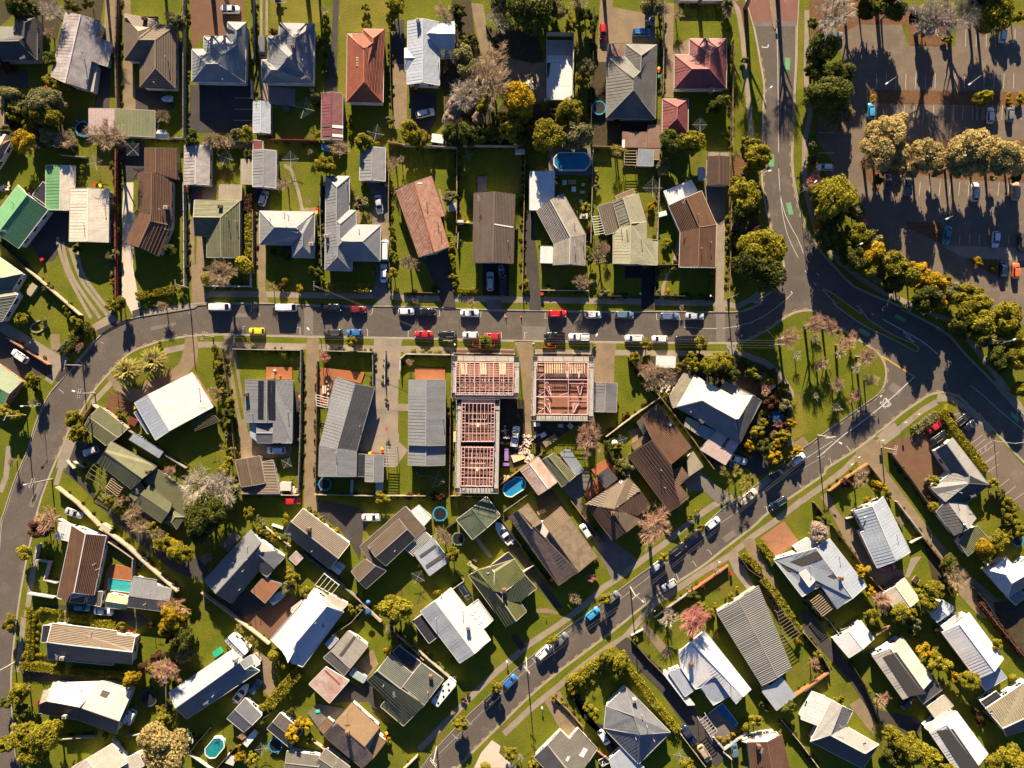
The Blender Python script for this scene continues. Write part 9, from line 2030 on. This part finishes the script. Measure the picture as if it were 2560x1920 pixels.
sign('A4', 1716, 232, 1.3, SIGNB, 'blue sign at the tan median tip'); sign('C4', 1455, 215, 2.2, TRIM, 'small pale sign on the shaded corner kerb', 30); sign('C5', 740, 940, 2.4, TRIM, 'pale give way sign at the park edge', 60); sign('C5', 510, 1090, 2.4, TRIM, 'pale parking sign at the park edge', 60); sign('C5', 980, 1200, 2.6, TRIM, 'pale sign plate', 20); sign('C5', 1110, 1120, 2.6, TRIM, 'pale sign beside the corner verge', 20); sign('C5', 765, 1380, 2.0, LID['y'], 'yellow sign post at the drive corner', 10, w=.8, hh=.8); sign('A5', 1865, 800, 1.6, CREAM, 'cream notice board in the car park', 10, w=.9, hh=1.2); sign('A5', 1825, 900, 1.4, SIGNG, 'green trolley sign above the bark strip', w=2.0, hh=.5); sign('A5', 1820, 1030, 1.4, SIGNG, 'green trolley sign below the bark strip', w=2.0, hh=.5); sign('B4', 1460, 1508, 2.2, TRIM, 'white sign in shaded corner grass', 20); sign('C5', 1130, 470, 1.2, SIGNB, 'small sign at the island tail', 20); sign('B5', 230, 1385, 1.2, SIGNB, 'small blue sign at the island nose', 20)
for t, x, y, d in (('D5', 525, 45, 'white blade sign above the orange fence'), ('D5', 455, 115, 'white blade post above the orange fence'), ('D4', 1130, 1080, 'white blade post beside the coral wall'), ('D4', 490, 1565, 'white blade post at the lower verge')): sign(t, x, y, 2.4, WHITE, d, 30, w=.5, hh=.3)
for t, x, y in (('C3', 510, 425), ('E3', 1030, 590), ('E3', 1380, 1050), ('B4', 360, 1420), ('B4', 1058, 1440), ('B3', 350, 1398), ('B2', 1672, 1390), ('C1', 1112, 80)):
    thing1('letterbox', t, x, y, [('post', STEEL, [('b', 0, 0, .5, .12, .12, 1.0)]), ('letterbox_body', WHITE, [('b', 0, 0, 1.1, .35, .45, .3)])], 'white letterbox on a post', 'letterbox', 20, group='letterboxes at the front boundaries')
# trolley bays in the car park
for t, x, y in (('A5', 1772, 1120),):
    thing1('trolley_bay', t, x, y, [('rail', STEEL, [('l', -.8, -2, z, -.8, 2, z, .07), ('l', .8, -2, z, .8, 2, z, .07)]) for z in (.4, .9)]+[('post', STEEL, [('b', a, c, .5, .07, .07, 1.0)]) for a in (-.8, .8) for c in (-2, 0, 2)], 'steel trolley bay beside a white hatchback', 'trolley bay')
# rock garden ring on the left lawn
e = empty('rock_garden', W('C1', 390, 245)); tag(e, 'ring of pale rocks on the left lawn', 'rocks', px('C1', 390, 245))
for i in range(34):
    a = 6.2832*i/34; r = 1.7+.35*math.sin(a*2); b = MB(); q = [(.2*rd.uniform(.7, 1.3)*math.cos(6.28*k/6), .2*rd.uniform(.7, 1.3)*math.sin(6.28*k/6)) for k in range(6)]; b.prism(ccw(q), 0, rd.uniform(.15, .35)); o = ob('rock', b.mesh('rock', [KERB]), e, False); o.location = (r*math.cos(a)*1.1, r*math.sin(a)*.8, 0)
# ------------------------------------------------------------ labels that single each thing out
def rel(p, h):
    dx, dy = p[0]-h.c[0], p[1]-h.c[1]
    if abs(dx) > 1.6*abs(dy): return 'right of' if dx > 0 else 'left of'
    if abs(dy) > 1.6*abs(dx): return 'below' if dy > 0 else 'above'
    return ('below' if dy > 0 else 'above')+(' and right of' if dx > 0 else ' and left of')
ORD = ['nearest', 'second nearest', 'third nearest', 'fourth nearest', 'fifth nearest', 'sixth nearest', 'seventh nearest', 'eighth nearest', 'ninth nearest', 'tenth nearest']
def assign():
    todo = [[o, d, p, houses_near(p), 0] for o, d, p, done in THINGS if not done]
    used = {o['label'] for o, d, p, done in THINGS if done}
    def lab(r):
        o, d, p, hs, lv = r; A, B = hs[0].nick, hs[1].nick
        if lv == 0: return f'{d} beside the {A}'
        if lv == 1: return f'{d} {rel(p, hs[0])} the {A}'
        if lv == 2: return f'{d} between the {A} and the {B}'
        return None
    for lv in range(3):
        cnt = {}
        for r in todo:
            if r[4] == lv: cnt.setdefault(lab(r), []).append(r)
        for k, v in cnt.items():
            if len(v) > 1 or k in used:
                for r in v: r[4] = lv+1
            elif lv < 3:
                used.add(k); v[0][0]['label'] = k
    rest = {}
    for r in todo:
        if r[4] >= 3: rest.setdefault((r[1], r[3][0].nick), []).append(r)
    for (d, A), v in rest.items():
        h = v[0][3][0]; v.sort(key=lambda r: math.hypot(r[2][0]-h.c[0], r[2][1]-h.c[1]))
        for i, r in enumerate(v):
            r[0]['label'] = f'{d} {rel(r[2], h).replace(" and ", "-")} the {A}, {ORD[i] if i < 10 else "number "+str(i+1)}'
assign()
print('sheets', NSHEET, 'things', len(THINGS), 'objects', len(bpy.data.objects))
